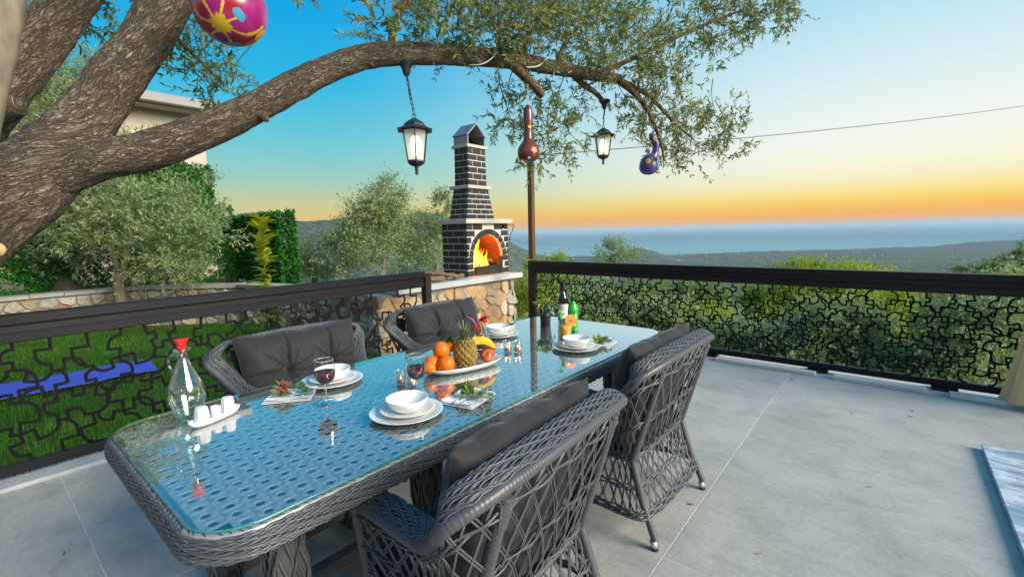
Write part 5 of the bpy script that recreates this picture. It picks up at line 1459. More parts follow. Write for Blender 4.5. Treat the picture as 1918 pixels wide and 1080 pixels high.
g = empty('painted_gourd', at(1215, 310, 3.72), 'violet blue bent neck gourd with yellow spots', 'gourd')
k = .34; b = MB(); cr = _cx
ax = catmull([(-.0, -.22, .0), (0, -.19, .13), (.0, -.10, .225), (.01, .02, .235), (.05, .12, .20), (.10, .20, .125), (.145, .29, .088), (.165, .40, .082), (.15, .52, .088), (.10, .62, .088), (.05, .675, .082), (.015, .69, .06), (.0, .69, .02)], 5)
b.tube([cr * q[0] * k + V((0, 0, q[1] * k)) for q in ax], [max(.001, q[2] * k * .95) for q in ax], 22); b.build('body', m_gbl, g)
b = MB(); patch_on(b, V((0, 0, .0)), todir - cr * .35 + V((0, 0, .25)), .224 * k, .06 * k, .004, 16); b.build('painted_spot', m_yp, g); b = MB(); patch_on(b, cr * .10 * k + V((0, 0, .60 * k)), todir + cr * .35, .085 * k, .062 * k, .006, 14); b.build('painted_spot', m_yp, g)
b = MB(); patch_on(b, V((0, 0, .0)), todir - cr * .35 + V((0, 0, .25)), .224 * k, .022 * k, .007, 12); b.build('spot_centre', m_orp, g); b = MB(); patch_on(b, cr * .10 * k + V((0, 0, .60 * k)), todir + cr * .35, .085 * k, .024 * k, .009, 12); b.build('spot_centre', m_orp, g)
b = MB(); patch_on(b, V((0, 0, .02)), todir * .6 + cr * .9 + V((0, 0, .05)), .222 * k, .08 * k, .003, 14); b.build('painted_patch', m_blp, g)
b = MB(); b.tube([(cr * .10 * k) + V((0, 0, .68 * k)), (cr * .12 * k) + V((0, 0, .95 * k))], .0015, 5); b.build('string', m_str, g)

EC = at(431, 18, 2.35); ER = .172
g = empty('painted_gourd', EC, 'big egg shaped magenta gourd with yellow star lines hanging at the top', 'gourd')
axis = (todir * .62 - _cy * .80 + _cx * .10).normalized(); u = axis.cross(V((0, 0, 1))).normalized(); v_ = axis.cross(u)
NTH, NPH = 90, 144; vs = []; fs = []; mi = []
blobs_y = [(1.30, .35, .30), (1.25, 2.45, .24), (1.5, 4.1, .25), (1.4, 5.3, .22)]
for i in range(NTH + 1):
    th_ = math.pi * i / NTH
    for j in range(NPH):
        ph = 2 * math.pi * j / NPH
        d = axis * math.cos(th_) + (u * math.cos(ph) + v_ * math.sin(ph)) * math.sin(th_)
        vs.append(d * ER * (1.0 + .10 * (math.cos(th_) < 0) * math.cos(th_) ** 2))
for i in range(NTH):
    for j in range(NPH):
        fs.append((i * NPH + j, (i + 1) * NPH + j, (i + 1) * NPH + (j + 1) % NPH, i * NPH + (j + 1) % NPH))
        th_ = math.pi * (i + .5) / NTH; ph = 2 * math.pi * (j + .5) / NPH; m_ = 0
        a7 = (ph + .18 * math.sin(th_ * 3)) / (2 * math.pi) * 7; f7 = abs(a7 - round(a7)); wid = (.085 + .06 * (round(a7) % 2) * (th_ > .7)) / max(.25, math.sin(th_)) * (.35 if th_ < .5 else .5)
        if (round(a7) % 3 != 1 or th_ < .6) and th_ < 1.25 and f7 < wid * (1.2 - .3 * th_): m_ = 1
        if th_ < .20 + .10 * abs(math.sin(ph * 5)): m_ = 1
        k7 = a7 - math.floor(a7) - .5
        if m_ == 0 and .42 < th_ < 1.05 and abs(k7) < .30 and int(a7) % 2 == 0: m_ = 3
        for tb_, pb_, rb_ in blobs_y:
            dp_ = (ph - pb_ + math.pi) % (2 * math.pi) - math.pi
            if ((th_ - tb_) / rb_) ** 2 + (dp_ * math.sin(th_) / (rb_ * .8)) ** 2 < 1: m_ = 1
        for tb_, pb_, rb_ in ((.80, 1.55, .17), (.62, 3.5, .13), (1.75, 0.95, .24), (1.0, 4.7, .17), (2.2, 3, .3)):
            dp_ = (ph - pb_ + math.pi) % (2 * math.pi) - math.pi
            if ((th_ - tb_) / rb_) ** 2 + (dp_ * math.sin(th_) / (rb_ * 1.5)) ** 2 < 1: m_ = 2
        mi.append(m_)
b = MB(); b.add(vs, fs, True); b.m = mi; b.build('body', [m_magp, m_yp, m_blp, m_crim], g)
b = MB(); b.tube([-axis * ER * .9, V((0, 0, .42))], .002, 5); b.build('string', m_str, g)

# white cord wound on the branch
m_cord = material('white_cord', (.75, .74, .70), .6)
wc = empty('white_cord', at(960, 113, 3.05), 'thin white cord looped round the long branch', 'cord'); wo_ = -V(wc.location)
for pts in ([(878, 122, 2.86), (900, 121, 2.84), (918, 112, 2.86), (930, 99, 2.92)], [(985, 126, 3.0), (1005, 125, 3.03), (1020, 115, 3.08), (1028, 106, 3.13)], [(1064, 137, 3.26), (1080, 127, 3.32), (1088, 124, 3.36)], [(1095, 150, 3.48), (1112, 170, 3.62), (1131, 176, 3.78)]):
    b = MB(); b.tube([V(p) for p in catmull([at(*p) for p in pts], 6)], .0038, 6); b.build('loop', m_cord, wc, wo_)

# ------------------------------------------------------------------ curtain, marble slab
m_curt = material('beige_canvas', (.66, .49, .25), .9, var=(5, (.58, .42, .20)), bump=(160, .25, .002), sheen=.2)
b = MB(); prof = catmull([(.30, .035, 0), (.285, .10, 0), (.24, .40, 0), (.20, .70, 0), (.155, 1.05, 0), (.13, 1.25, 0), (.17, 1.6, 0), (.22, 2.3, 0), (.24, 2.9, 0)], 6)
b.lathe([(q[0], q[1]) for q in prof], 120, mod=lambda a, z: 1 + (.075 * math.sin(9 * a + .6 * z) + .035 * math.sin(23 * a + 1.7 + z * 2)) * (1.0 if z < .9 else .7), sy=.62)
tag(b.build('curtain', m_curt, None, (1.055, 5.20, 0)), 'gathered beige canvas curtain reaching the floor at the right end of the fence', 'curtain')
def marble():
    m = material('veined_marble', (.34, .42, .48), .10, spec=.5, var=(3, (.52, .56, .58), .3)); t = m.node_tree; L = t.links
    tc = nd(t, 'ShaderNodeTexCoord'); w_ = nd(t, 'ShaderNodeTexNoise'); w_.inputs['Scale'].default_value = 2.2; w_.inputs['Detail'].default_value = 6; w_.inputs['Distortion'].default_value = 1.6
    mp = nd(t, 'ShaderNodeMapping'); mp.inputs['Rotation'].default_value = (0, 0, .6); mp.inputs['Scale'].default_value = (1, 3.2, 1); L.new(tc.outputs['Object'], mp.inputs[0]); L.new(mp.outputs[0], w_.inputs['Vector'])
    r = ramp(t, [(.34, (.20, .30, .40)), (.47, (.34, .44, .53)), (.53, (.62, .68, .72)), (.60, (.32, .42, .51)), (.7, (.48, .55, .61))], w_.outputs[0], 'LINEAR'); L.new(r.outputs[0], t.nodes['Principled BSDF'].inputs['Base Color']); return m
b = MB(); b.box((0, 0, .0), (1.7, 1.46, .030), bev=.003)
sl_ = tag(b.build('marble_slab', marble(), None, (.515 + .85, 4.05 - .73, .021)), 'blue grey veined marble slab lying on the floor at the right edge', 'slab')

# ------------------------------------------------------------------ wicker
m_wick = material('grey_wicker', (.056, .063, .073), .42, spec=.5, var=(40, (.082, .090, .100)), island=.30, bump=(200, .3, .001))
m_wickd = material('dark_wicker', (.075, .078, .082), .5, spec=.4, var=(40, (.105, .108, .11)), island=.30)
m_wrap = material('wrapped_wicker', (.058, .061, .071), .38, spec=.5, var=(30, (.078, .082, .092)))
m_weave = material('pale_wicker_weave', (.30, .325, .33), .5, spec=.4, var=(30, (.36, .38, .385)), bump=(150, .3, .001))
m_alu = material('brushed_foot_cap', (.62, .62, .60), .35, .8)
m_rub = material('black_rubber', (.015, .015, .015), .7)
m_glassE = material('green_glass_edge', (.04, .30, .27), .12, spec=.6, trans=.35, emit=None)
m_glassT = thin_glass('table_glass', (.82, .91, .91), 1.5, 0.0, 2.6)


def wrapped(b, pts, r, n=10, pitch=.012, amp=.07):
    """a pole bound with flat strand: fine rings"""
    P = [V(p) for p in pts]; L = [0]
    for a, c in zip(P, P[1:]): L.append(L[-1] + (c - a).length)
    k = max(6, int(L[-1] / (pitch / 3.0))); out = []; rs = []; j = 0
    for i in range(k + 1):
        s = L[-1] * i / k
        while j < len(P) - 2 and L[j + 1] < s: j += 1
        t = (s - L[j]) / max(1e-9, L[j + 1] - L[j]); out.append(P[j].lerp(P[j + 1], min(1, t)))
        q = (s / pitch) % 1.0; rs.append(r * (1 - amp * (q < .34)))
    b.tube(out, rs, n)


def braid(b, surf, L, n, r, lam, step=.012, closed=False, lat=.55, amp=1.0, flat=.7, nn=5):
    """n strands running along a band and weaving through each other; surf(s, q, h) -> point, q in -1..1 across"""
    m = max(8, int(L / step))
    lam = L / max(1, round(L / lam)) if closed else lam
    for k in range(n):
        q0 = -1 + 2 * (k + .5) / n; pts = []
        for i in range(m if closed else m + 1):
            s = L * i / m; ph = 2 * math.pi * s / lam + k * math.pi
            pts.append(surf(s, q0 + lat * 2 / n * math.sin(ph * .5 + k * math.pi), r * amp * math.cos(ph)))
        b.tube(pts, r, nn, closed=closed, flat=flat)


# ------------------------------------------------------------------ dining table
TX0, TX1, TY0, TY1, TZ, TR = -2.240, -1.172, .285, 3.055, .750, .145
table = empty('dining_table', ((TX0 + TX1) / 2, (TY0 + TY1) / 2, 0), 'long grey wicker dining table with rounded corners under a clear glass top', 'table')
to = -V(table.location)


def rrect(e, n=14):
    """rounded rectangle grown by e, anticlockwise, with running length"""
    P = []; r = TR + e
    for cx, cy, a0 in ((TX1 - TR, TY0 + TR, -90), (TX1 - TR, TY1 - TR, 0), (TX0 + TR, TY1 - TR, 90), (TX0 + TR, TY0 + TR, 180)):
        for k in range(n + 1):
            a = rad(a0 + 90 * k / n); P.append((cx + r * math.cos(a), cy + r * math.sin(a)))
    return P


base_p = rrect(0); nb_ = len(base_p); acc = [0]
for k in range(nb_): acc.append(acc[-1] + math.dist(base_p[k], base_p[(k + 1) % nb_]))
nrm_p = []
for k in range(nb_):
    c_ = k // 15; a = rad(-90 + 90 * c_ + 90 * (k % 15) / 14); nrm_p.append((math.cos(a), math.sin(a)))


def rim(s):
    s %= acc[-1]; lo, hi = 0, nb_ - 1
    while lo < hi:
        mid = (lo + hi + 1) // 2
        if acc[mid] <= s: lo = mid
        else: hi = mid - 1
    t = (s - acc[lo]) / max(1e-9, acc[lo + 1] - acc[lo]); p, q = base_p[lo], base_p[(lo + 1) % nb_]; n0, n1 = nrm_p[lo], nrm_p[(lo + 1) % nb_]
    nx_, ny_ = n0[0] + (n1[0] - n0[0]) * t, n0[1] + (n1[1] - n0[1]) * t; l = math.hypot(nx_, ny_)
    return p[0] + (q[0] - p[0]) * t, p[1] + (q[1] - p[1]) * t, nx_ / l, ny_ / l


def apron(s, q, h):
    a = rad(12 - 62 * q) if q > -2 else 0
    x, y, nx_, ny_ = rim(s); a = rad(74 - (q + 1) / 2 * 124)
    R1, R2 = .016 + h, .036 + h
    return V((x + nx_ * (.006 + R1 * math.cos(a)), y + ny_ * (.006 + R1 * math.cos(a)), .699 + R2 * math.sin(a)))


b = MB(); braid(b, apron, acc[-1], 15, .0041, .046, .0105, True, .46, .55, .85, 5)
tag(b.build('apron_braid', m_wick, table, to), kind='stuff')
b = MB(); pin, pout = rrect(-.010), rrect(.014); n = nb_
vs = [V((x, y, .742)) for x, y in pin] + [V((x, y, .7395)) for x, y in rrect(.006)] + [V((x, y, .730)) for x, y in rrect(.011)] + [V((x, y, .682)) for x, y in pout] + [V((x, y, .678)) for x, y in pin]
b.add(vs, [(r * n + i, r * n + (i + 1) % n, (r + 1) * n + (i + 1) % n, (r + 1) * n + i) for r in range(4) for i in range(n)], False)
b.build('rim', material('rim_sky_sheen', (.22, .235, .24), .35, spec=.5, var=(30, (.28, .29, .30))), table, to)  # pale tone stands in for the sky and glass edge mirrored on the ledge
b = MB(); s = 0
while s < acc[-1]:                                            # lashing over the inner ledge
    x, y, nx_, ny_ = rim(s); x2, y2, n2, m2 = rim(s + RN.uniform(.014, .03))
    b.bar((x - nx_ * .006, y - ny_ * .006, .7435), (x2 + n2 * .007, y2 + m2 * .007, .7415), .0017, .0012); s += RN.uniform(.016, .034)
tag(b.build('lashing', m_rub, table, to), kind='stuff')
# woven top with open eyes
PX, PY = .0535, .0560
nx_, ny_ = round((TX1 - TX0 - .06) / PX), round((TY1 - TY0 - .06) / PY); px_, py_ = (TX1 - TX0 - .05) / nx_, (TY1 - TY0 - .05) / ny_
vs = []; fs = []
for i in range(nx_):
    for j in range(ny_):
        cx_, cy_ = TX0 + .025 + (i + .5) * px_, TY0 + .025 + (j + .5) * py_
        if min(cx_ - TX0, TX1 - cx_) < .075 and min(cy_ - TY0, TY1 - cy_) < .075: continue
        o_ = len(vs); N = 16
        for ring_ in range(4):
            for k in range(N):
                a = 2 * math.pi * k / N; ca, sa = math.cos(a), math.sin(a)
                sq = 1 / max(abs(ca), abs(sa))
                rr_ = (.0116, .0140, .0205, None)[ring_]
                ex, ey = (ca * rr_, sa * rr_) if rr_ else (ca * sq * px_ / 2, sa * sq * py_ / 2)
                zz = (.7335, .7362, .7372, .7352)[ring_] + .0010 * math.cos(a * 4 + math.pi * ((i + j) % 2)) * (ring_ > 1) + .0014 * math.cos(2 * a) * (1 if (i + j) % 2 else -1) * (ring_ == 2)
                vs.append((cx_ + ex, cy_ + ey, zz))
        for ring_ in range(3):
            for k in range(N): fs.append((o_ + ring_ * N + k, o_ + ring_ * N + (k + 1) % N, o_ + (ring_ + 1) * N + (k + 1) % N, o_ + (ring_ + 1) * N + k))
wv = link('woven_top', npmesh('woven_top', np.array(vs), np.array(fs)[:, ::-1], m_weave, smooth=False), table, to); tag(wv, kind='stuff')
# glass
b = MB(); e = rrect(0); n = len(e)
b.add([V((x, y, TZ)) for x, y in rrect(-.0015)], [list(range(n))])
gl_ = b.build('glass_top', m_glassT, table, to)
b = MB(); o_, i_ = rrect(0), rrect(-.0015)
vs = [V((x, y, TZ)) for x, y in i_] + [V((x, y, TZ - .0012)) for x, y in o_] + [V((x, y, TZ - .0065)) for x, y in o_] + [V((x, y, TZ - .0078)) for x, y in i_]
b.add(vs, [((r + 1) * n + i, (r + 1) * n + (i + 1) % n, r * n + (i + 1) % n, r * n + i) for r in range(3) for i in range(n)], True); b.build('glass_edge', m_glassE, gl_)
# braided pedestals joined by open lattice rails
def braided_leg(name, x, y, w_, z0, z1):
    b = MB(); b.box((x, y, (z0 + z1) / 2), (w_ * .86, w_ * .86, z1 - z0))
    for fx, fy in ((1, 0), (-1, 0), (0, 1), (0, -1)):
        sf = lambda s, q, h: V((x + (fx * (w_ * .45 + h) if fx else q * w_ * .48), y + (fy * (w_ * .45 + h) if fy else q * w_ * .48), z0 + s))
        braid(b, sf, z1 - z0, 6, .0075, .12, .02, False, .7, .6, .7, 5)
    b.build(name, m_wickd, table, to)
LX = (-2.02, -1.42); LY = (.56, 1.14, 2.20, 2.78)
for x in LX:
    for y in LY: braided_leg('leg', x, y, .105, .012, .690)
def hexrail(a, c, z0, z1):
    a, c = V(a), V(c); L = (c - a).length; d = (c - a) / L; k = max(2, round(L / .085)); b = MB()
    b.bar(a + V((0, 0, z0)), c + V((0, 0, z0)), .022, .020); b.bar(a + V((0, 0, z1)), c + V((0, 0, z1)), .022, .020)
    for i in range(k):
        p0, p1 = a + d * (L * i / k), a + d * (L * (i + 1) / k)
        for off in (.003, -.003):
            s_ = V((d.y, -d.x, 0)) * off; u0, u1 = (p0, p1) if off > 0 else (p1, p0)
            q0, q1 = u0.lerp(u1, .25), u0.lerp(u1, .75); b.tube([q0 + V((0, 0, z0)) + s_, u0.lerp(u1, .42) + V((0, 0, z0 + (z1 - z0) * .4)) + s_, u0.lerp(u1, .58) + V((0, 0, z0 + (z1 - z0) * .6)) + s_, q1 + V((0, 0, z1)) + s_], .006, 5)
    tag(b.build('lattice_rail', m_wickd, table, to), kind='stuff')
for x in LX:
    for y0, y1 in ((LY[0], LY[1]), (LY[2], LY[3])): hexrail((x, y0 + .05, 0), (x, y1 - .05, 0), .575, .652)
    for y0, y1 in ((LY[0], LY[1]), (LY[2], LY[3])):
        b = MB(); b.bar((x, y0 + .05, .09), (x, y1 - .05, .09), .05, .05); b.build('stretcher', m_wickd, table, to)
b = MB(); b.bar(((LX[0] + LX[1]) / 2, LY[0], .09), ((LX[0] + LX[1]) / 2, LY[3], .09), .05, .048); b.build('stretcher', m_wickd, table, to)
for y in LY:
    b = MB(); b.bar((LX[0] + .05, y, .092), (LX[1] - .05, y, .092), .045, .045); b.build('stretcher', m_wickd, table, to)

# ------------------------------------------------------------------ chair (local: +x faces the table, back at x = 0)
railH = [(.585, -.320, .622), (.42, -.333, .630), (.29, -.346, .634), (.215, -.362, .655), (.13, -.400, .722), (.045, -.445, .815), (-.010, -.345, .862), (-.024, -.17, .874), (-.027, 0, .877)]
seatH = [(.560, -.300, .385), (.42, -.305, .385), (.31, -.308, .385), (.22, -.310, .385), (.165, -.310, .385), (.130, -.290, .385), (.118, -.21, .385), (.115, -.11, .385), (.115, 0, .385)]
botH = [(.600, -.335, .135), (.44, -.345, .135), (.31, -.350, .135), (.19, -.352, .135), (.10, -.352, .135), (.045, -.330, .135), (.025, -.24, .135), (.018, -.12, .135), (.018, 0, .135)]
mirror = lambda H_: H_ + [(x, -y, z) for x, y, z in H_[-2::-1]]
railC, seatC, botC = [[V(p) for p in catmull(mirror(h_), 8)] for h_ in (railH, seatH, botH)]
NU = len(railC) - 1


def cur(C, u):
    u = min(max(u, 0), 1) * NU; i = min(int(u), NU - 1); return C[i].lerp(C[i + 1], u - i)


def shell(u, v):
    A, B_, C = cur(railC, u), cur(seatC, u), cur(botC, u)
    if v < .60:
        t = v / .60; return A.lerp(B_, t)
    t = (v - .60) / .40; p = B_.lerp(C, t); e = t ** 1.5 - t; d = C - B_
    return p + V((d.x * e, d.y * e, 0))


def shell_n(u, v):
    du = shell(min(1, u + .01), v) - shell(max(0, u - .01), v); dv = shell(u, min(1, v + .01)) - shell(u, max(0, v - .01)); return dv.cross(du).normalized()


sn0 = shell_n(.5, .3); SGN = -1 if sn0.x > 0 else 1          # make it point outwards (towards -x at the back)
chair = empty('wicker_armchair', (0, 0, 0), '-', 'chair', 'wicker armchairs round the dining table')
# top rail: wrapped pole outside, braided band inside and above
b = MB(); wrapped(b, railC, .0185, 10); b.build('top_rail', m_wrap, chair)
up = V((0, 0, 1)); Lr = sum((railC[i + 1] - railC[i]).length for i in range(NU))
def rail_surf(s, q, h):
    u = s / Lr; p = cur(railC, u); t = (cur(railC, u + .012) - cur(railC, u - .012)).normalized(); inn = up.cross(t); inn = V((inn.x, inn.y, inn.z)).normalized()
    if (V((.33, 0, p.z)) - p).dot(inn) < 0: inn = -inn
    nn = t.cross(inn).normalized(); nn = nn if nn.z > 0 else -nn
    k = (q + 1) / 2; crown = math.sin(math.pi * min(1, max(0, k))) * .012
    return p + inn * (-.004 + .078 * k) + nn * (.017 + crown + h + .012 * k)
b = MB(); braid(b, rail_surf, Lr, 12, .0038, .040, .0085, False, .46, .5, .8, 5)
for q_ in (-.55, .0, .55):
    pts = [rail_surf(Lr * i / 90, q_, -.012) for i in range(91)]; b.tube(pts, .0125, 6)
tag(b.build('arm_braid', m_wick, chair), kind='stuff')
# legs and posts
iL, iR = .345, .655
for sg in (-1, 1):
    pt = V((-.006, sg * .292, .838)); hub = V((.128, sg * .298, .375)); ft = V((.0, sg * .318, .0))
    b = MB(); wrapped(b, [pt, pt.lerp(hub, .5), hub], .0195, 10); b.build('back_post', m_wrap, chair)
    b = MB(); wrapped(b, [hub + V((-.002, 0, .01)), hub.lerp(ft, .45), ft + V((0, 0, .045))], .0175, 10); rl = b.build('rear_leg', m_wrap, chair)
    b = MB(); b.tube([ft + V((.0115, 0, .045)), ft + V((.002, 0, .012))], [.0155, .0165], 12); b.build('foot_cap', m_alu, rl)
    b = MB(); b.tube([ft + V((.002, 0, .0125)), ft + V((.0, 0, .0))], [.0172, .016], 12); b.build('foot_pad', m_rub, rl)
    fa = V((.575, sg * .318, .615)); fh = V((.560, sg * .30, .385)); ff = V((.600, sg * .335, 0))
    b = MB(); wrapped(b, [fa, fh, fh.lerp(ff, .55), ff + V((-.003, 0, .045))], .0185, 10); fl = b.build('front_leg', m_wrap, chair)
    b = MB(); b.tube([ff + V((-.003, 0, .045)), ff + V((0, 0, .012))], [.0155, .0165], 12); b.build('foot_cap', m_alu, fl)
    b = MB(); b.tube([ff + V((0, 0, .0125)), ff], [.0172, .016], 12); b.build('foot_pad', m_rub, fl)
    b = MB(); a0 = hub + V((-.012, 0, .43)); b.prism([(-.03, 0), (.03, 0), (.018, -.085), (-.018, -.085)], -.021, .021, lambda p: pt + V((.012 - p.z * .0 + p.y * -.26, sg * -.004 + p.x, -.012 + p.y)) + V((p.z * .9, 0, p.z * .2))); b.build('corner_binding', m_wrap, chair)
# lattice
b = MB(); NS = 29; K = .175; rg = random.Random(5)
for fam in (1, -1):
    for i in range(-8, NS + 9):
        for dbl in (-.0021, .0021):
            pts = []; j_ = rg.uniform(-.0015, .0015)
            for k in range(17):
                v = .02 + .98 * k / 16; u = (i + .5) / NS + fam * K * (v - .5) * 1.0 + dbl + j_ + .0007 * math.sin(v * 22 + i)
                if not -.001 <= u <= 1.001:
                    if len(pts) > 1: b.tube(pts, .0031, 4)
                    pts = []; continue
                pts.append(shell(u, v) + shell_n(u, v) * SGN * (.0022 * fam * math.cos(v * math.pi * 12) + .002))
            if len(pts) > 1: b.tube(pts, .0032, 4)
for v, n_, r_ in ((.085, 2, .0042), (.34, 2, .0042), (.585, 3, .0048), (.80, 3, .0045), (.985, 5, .0055)):
    for k in range(n_):
        pts = [shell(i / 110, min(1, v + (k - (n_ - 1) / 2) * .016 + .005 * math.sin(i * .9 + k * 2.1))) + shell_n(i / 110, v) * SGN * (.004 + .005 * math.cos(i * .9 + k * 2.1)) for i in range(111)]
        b.tube(pts, r_, 5)
tag(b.build('lattice', m_wick, chair), kind='stuff')
b = MB()                                                      # front skirt
fr = lambda u, v: (V((.572, -.30 + .60 * u, .385))).lerp(V((.612, -.33 + .66 * u, .14)), v)
for fam in (1, -1):
    for i in range(-3, 15):
        for dbl in (-.0058, .0058):
            pts = [fr((i + .5) / 12 + fam * .12 * (k / 6 - .5) + dbl, k / 6) + V((.003 * fam, 0, 0)) for k in range(7) if 0 <= (i + .5) / 12 + fam * .12 * (k / 6 - .5) + dbl <= 1]
            if len(pts) > 1: b.tube(pts, .0032, 4)
for v, r_ in ((0, .012), (.02, .006), (.5, .0045), (.56, .0045), (.97, .006), (1.0, .007)): b.tube([fr(u / 10, v) for u in range(11)], r_, 6)
tag(b.build('front_lattice', m_wick, chair), kind='stuff')
b = MB(); wrapped(b, seatC, .013, 8); b.build('seat_rail', m_wrap, chair)
b = MB(); b.box((.345, 0, .378), (.44, .585, .018)); b.build('seat', m_wickd, chair)

# cushions
m_cush = material('charcoal_fabric', (.0150, .0150, .0172), .72, spec=.3, var=(60, (.0215, .0215, .0245)), bump=(420, .3, .0012), sheen=.12)
m_seatc = material('black_blue_fabric', (.012, .015, .022), .8, spec=.2, bump=(300, .3, .001), sheen=.25)


def pillow(W, Hh, T, tufts, seed, nu=88, nv=60, wr=1.0):
    """x = thickness (front is +x), y across, z up; centre at the origin"""
    vs = []; fs = []
    rg_ = random.Random(seed); ph = [rg_.uniform(0, 6) for _ in range(8)]
    for side in (1, -1):
        for i in range(nu + 1):
            for j in range(nv + 1):
                a, c = -1 + 2 * i / nu, -1 + 2 * j / nv
                ea = (1 - abs(a) ** 4.0) ; ec = (1 - abs(c) ** 2.6)
                d = T / 2 * max(0, ea) ** .50 * max(0, ec) ** .50
                gath = 1 + .035 * math.sin(a * 31 + 2 * math.sin(a * 9 + seed))
                y, z = a * W / 2 * (1 - .06 * (1 - c * c)), c * Hh / 2 * (1 - .06 * (1 - a * a)) + .012 * noise.noise(V((a * 4.3, seed, c * .5))) * c ** 4
                edge = min(1, max(0, 1 - abs(a)) * 4) * min(1, max(0, 1 - abs(c)) * 4)
                if side > 0 and tufts:
                    cr_ = 0
                    for tx in tufts:
                        dy_ = y - tx * W / 2; wob = .012 * math.sin(c * 4 + ph[0]); e_ = abs(dy_ - wob * abs(c))
                        cr_ = max(cr_, math.exp(-(e_ / .010) ** 2) * .55 * (1 - .55 * abs(c)))
                        rr_ = math.hypot(dy_, z); cr_ = max(cr_, 1.15 * math.exp(-(rr_ / .030) ** 1.3))
                        for k_, an in enumerate((.55, 2.6, 3.7, 5.7, 1.1, 2.0)):           # folds that radiate from the button
                            al = an + .2 * math.sin(ph[k_ % 8]); u_ = dy_ * math.cos(al) + z * math.sin(al); w_ = -dy_ * math.sin(al) + z * math.cos(al)
                            if u_ > 0: cr_ = max(cr_, .50 * math.exp(-(w_ / (.006 + .05 * u_)) ** 2) * math.exp(-u_ / .09))
                    e_ = abs(z - .012 * math.sin(y * 13 + ph[1])); cr_ = max(cr_, math.exp(-(e_ / .009) ** 2) * .52)
                    d *= (1 - .84 * min(1.1, cr_))
                d += wr * edge * (.006 * noise.noise(V((y * 9, z * 9, seed))) + .004 * noise.noise(V((y * 28, z * 12, seed + 5))) +   .036 * (.5 - abs(noise.noise(V((y * 10 + 3 * noise.noise(V((y * 5, c, seed))), c * 1.1, seed + 2.5))))) * (abs(c) ** 2.0) * max(0, 1 - abs(c) ** 9) * (.55 + .6 * noise.noise(V((y * 14, c, seed)))) + .010 * math.sin(z * 60 + 4 * noise.noise(V((z * 7, 3, seed)))) * (abs(a) ** 6) * max(0, 1 - abs(a) ** 20))
                vs.append((side * d, y, z))
    k = (nv + 1); o2 = (nu + 1) * k
    for i in range(nu):
        for j in range(nv):
            fs.append((i * k + j, (i + 1) * k + j, (i + 1) * k + j + 1, i * k + j + 1)); fs.append((o2 + i * k + j, o2 + i * k + j + 1, o2 + (i + 1) * k + j + 1, o2 + (i + 1) * k + j))
    b = MB(); b.add(vs, fs, True)
    bd = [(i, 0) for i in range(nu)] + [(nu, j) for j in range(nv)] + [(nu - i, nv) for i in range(nu)] + [(0, nv - j) for j in range(nv)]
    ring_ = [V((0, vs[i * k + j][1], vs[i * k + j][2])) for i, j in bd]
    pip = MB(); pip.tube(ring_[::2], .0030, 6, closed=True)
    return b, pip


def seat_pad():
    b = MB(); n = 24; m = 6; vs = []; fs = []
    sup = lambda t, k: (abs(math.cos(t)) ** k * (1 if math.cos(t) > 0 else -1), abs(math.sin(t)) ** k * (1 if math.sin(t) > 0 else -1))
    for r_, z in ((.0, .078), (.55, .080), (.9, .074), (.985, .058), (1.0, .036), (.985, .014), (.93, .0), (0, .0)):
        for k in range(48):
            x, y = sup(2 * math.pi * k / 48, .28); vs.append((x * .225 * r_, y * .285 * r_, z + (.004 * noise.noise(V((x * 3 * r_, y * 3 * r_, 4))) if z > .05 else 0)))
    for r_ in range(7):
        for k in range(48): fs.append((r_ * 48 + k, (r_ + 1) * 48 + k, (r_ + 1) * 48 + (k + 1) % 48, r_ * 48 + (k + 1) % 48))
    b.add(vs, fs, True); return b.mesh('seat_cushion', m_seatc)


kids(chair)
pad_me = seat_pad()
cb, cp_ = pillow(.69, .465, .205, (-.36, .36), 1); cb2, cp2 = pillow(.69, .465, .21, (-.34, .38), 6)
cus_me = (cb.mesh('back_cushion', m_cush), cb2.mesh('back_cushion', m_cush)); pip_me = (cp_.mesh('piping', m_cush), cp2.mesh('piping', m_cush))
first = True
for (x, y, face, lab, ci) in ((-.680, 1.050, 182.2, 'near right wicker armchair seen from behind, cut by the bottom edge', 0), (-.741, 2.195, 178.9, 'far right wicker armchair seen from behind, nearest the sea side fence', 1),
                              (-2.74, 1.21, 0, 'left wicker armchair facing us, behind the wine glass and oil bottle', 1), (-2.74, 2.30, 0, 'far left wicker armchair facing us, behind the pineapple, before the fireplace wall', 0)):
    o = chair if first else copy_tree(chair); first = False
    o.location = (x, y, 0); o.rotation_euler = (0, 0, rad(face)); o['label'] = lab
    o['category'] = 'chair'; o['group'] = 'wicker armchairs round the dining table'
    Rz = Matrix.Rotation(rad(face), 3, 'Z')
    w_ = lab.split(' wicker')[0]
    p = link('seat_cushion', pad_me, None, V((x, y, 0)) + Rz @ V((.355, 0, .389)), rad(face)); tag(p, 'thin black seat pad on the %s armchair' % w_, 'cushion', 'seat pads of the armchairs')
    q = link('back_cushion', cus_me[ci], None, V((x, y, 0)) + Rz @ V((.170, 0, .702))); q.rotation_euler = (Matrix.Rotation(rad(face), 4, 'Z') @ Matrix.Rotation(rad(-13), 4, 'Y')).to_euler()
    tag(q, 'plump charcoal buttoned back cushion on the %s armchair' % w_, 'cushion', 'back cushions of the armchairs')
    link('piping', pip_me[ci], q)
    for s_, tx in enumerate((-.36, .36) if ci == 0 else (-.34, .38)):
        bb = MB(); bb.ball((0, 0, 0), .012, 10, 6, (.5, 1, 1)); bb.build('button', m_cush, q, (.026, tx * .69 / 2, 0))

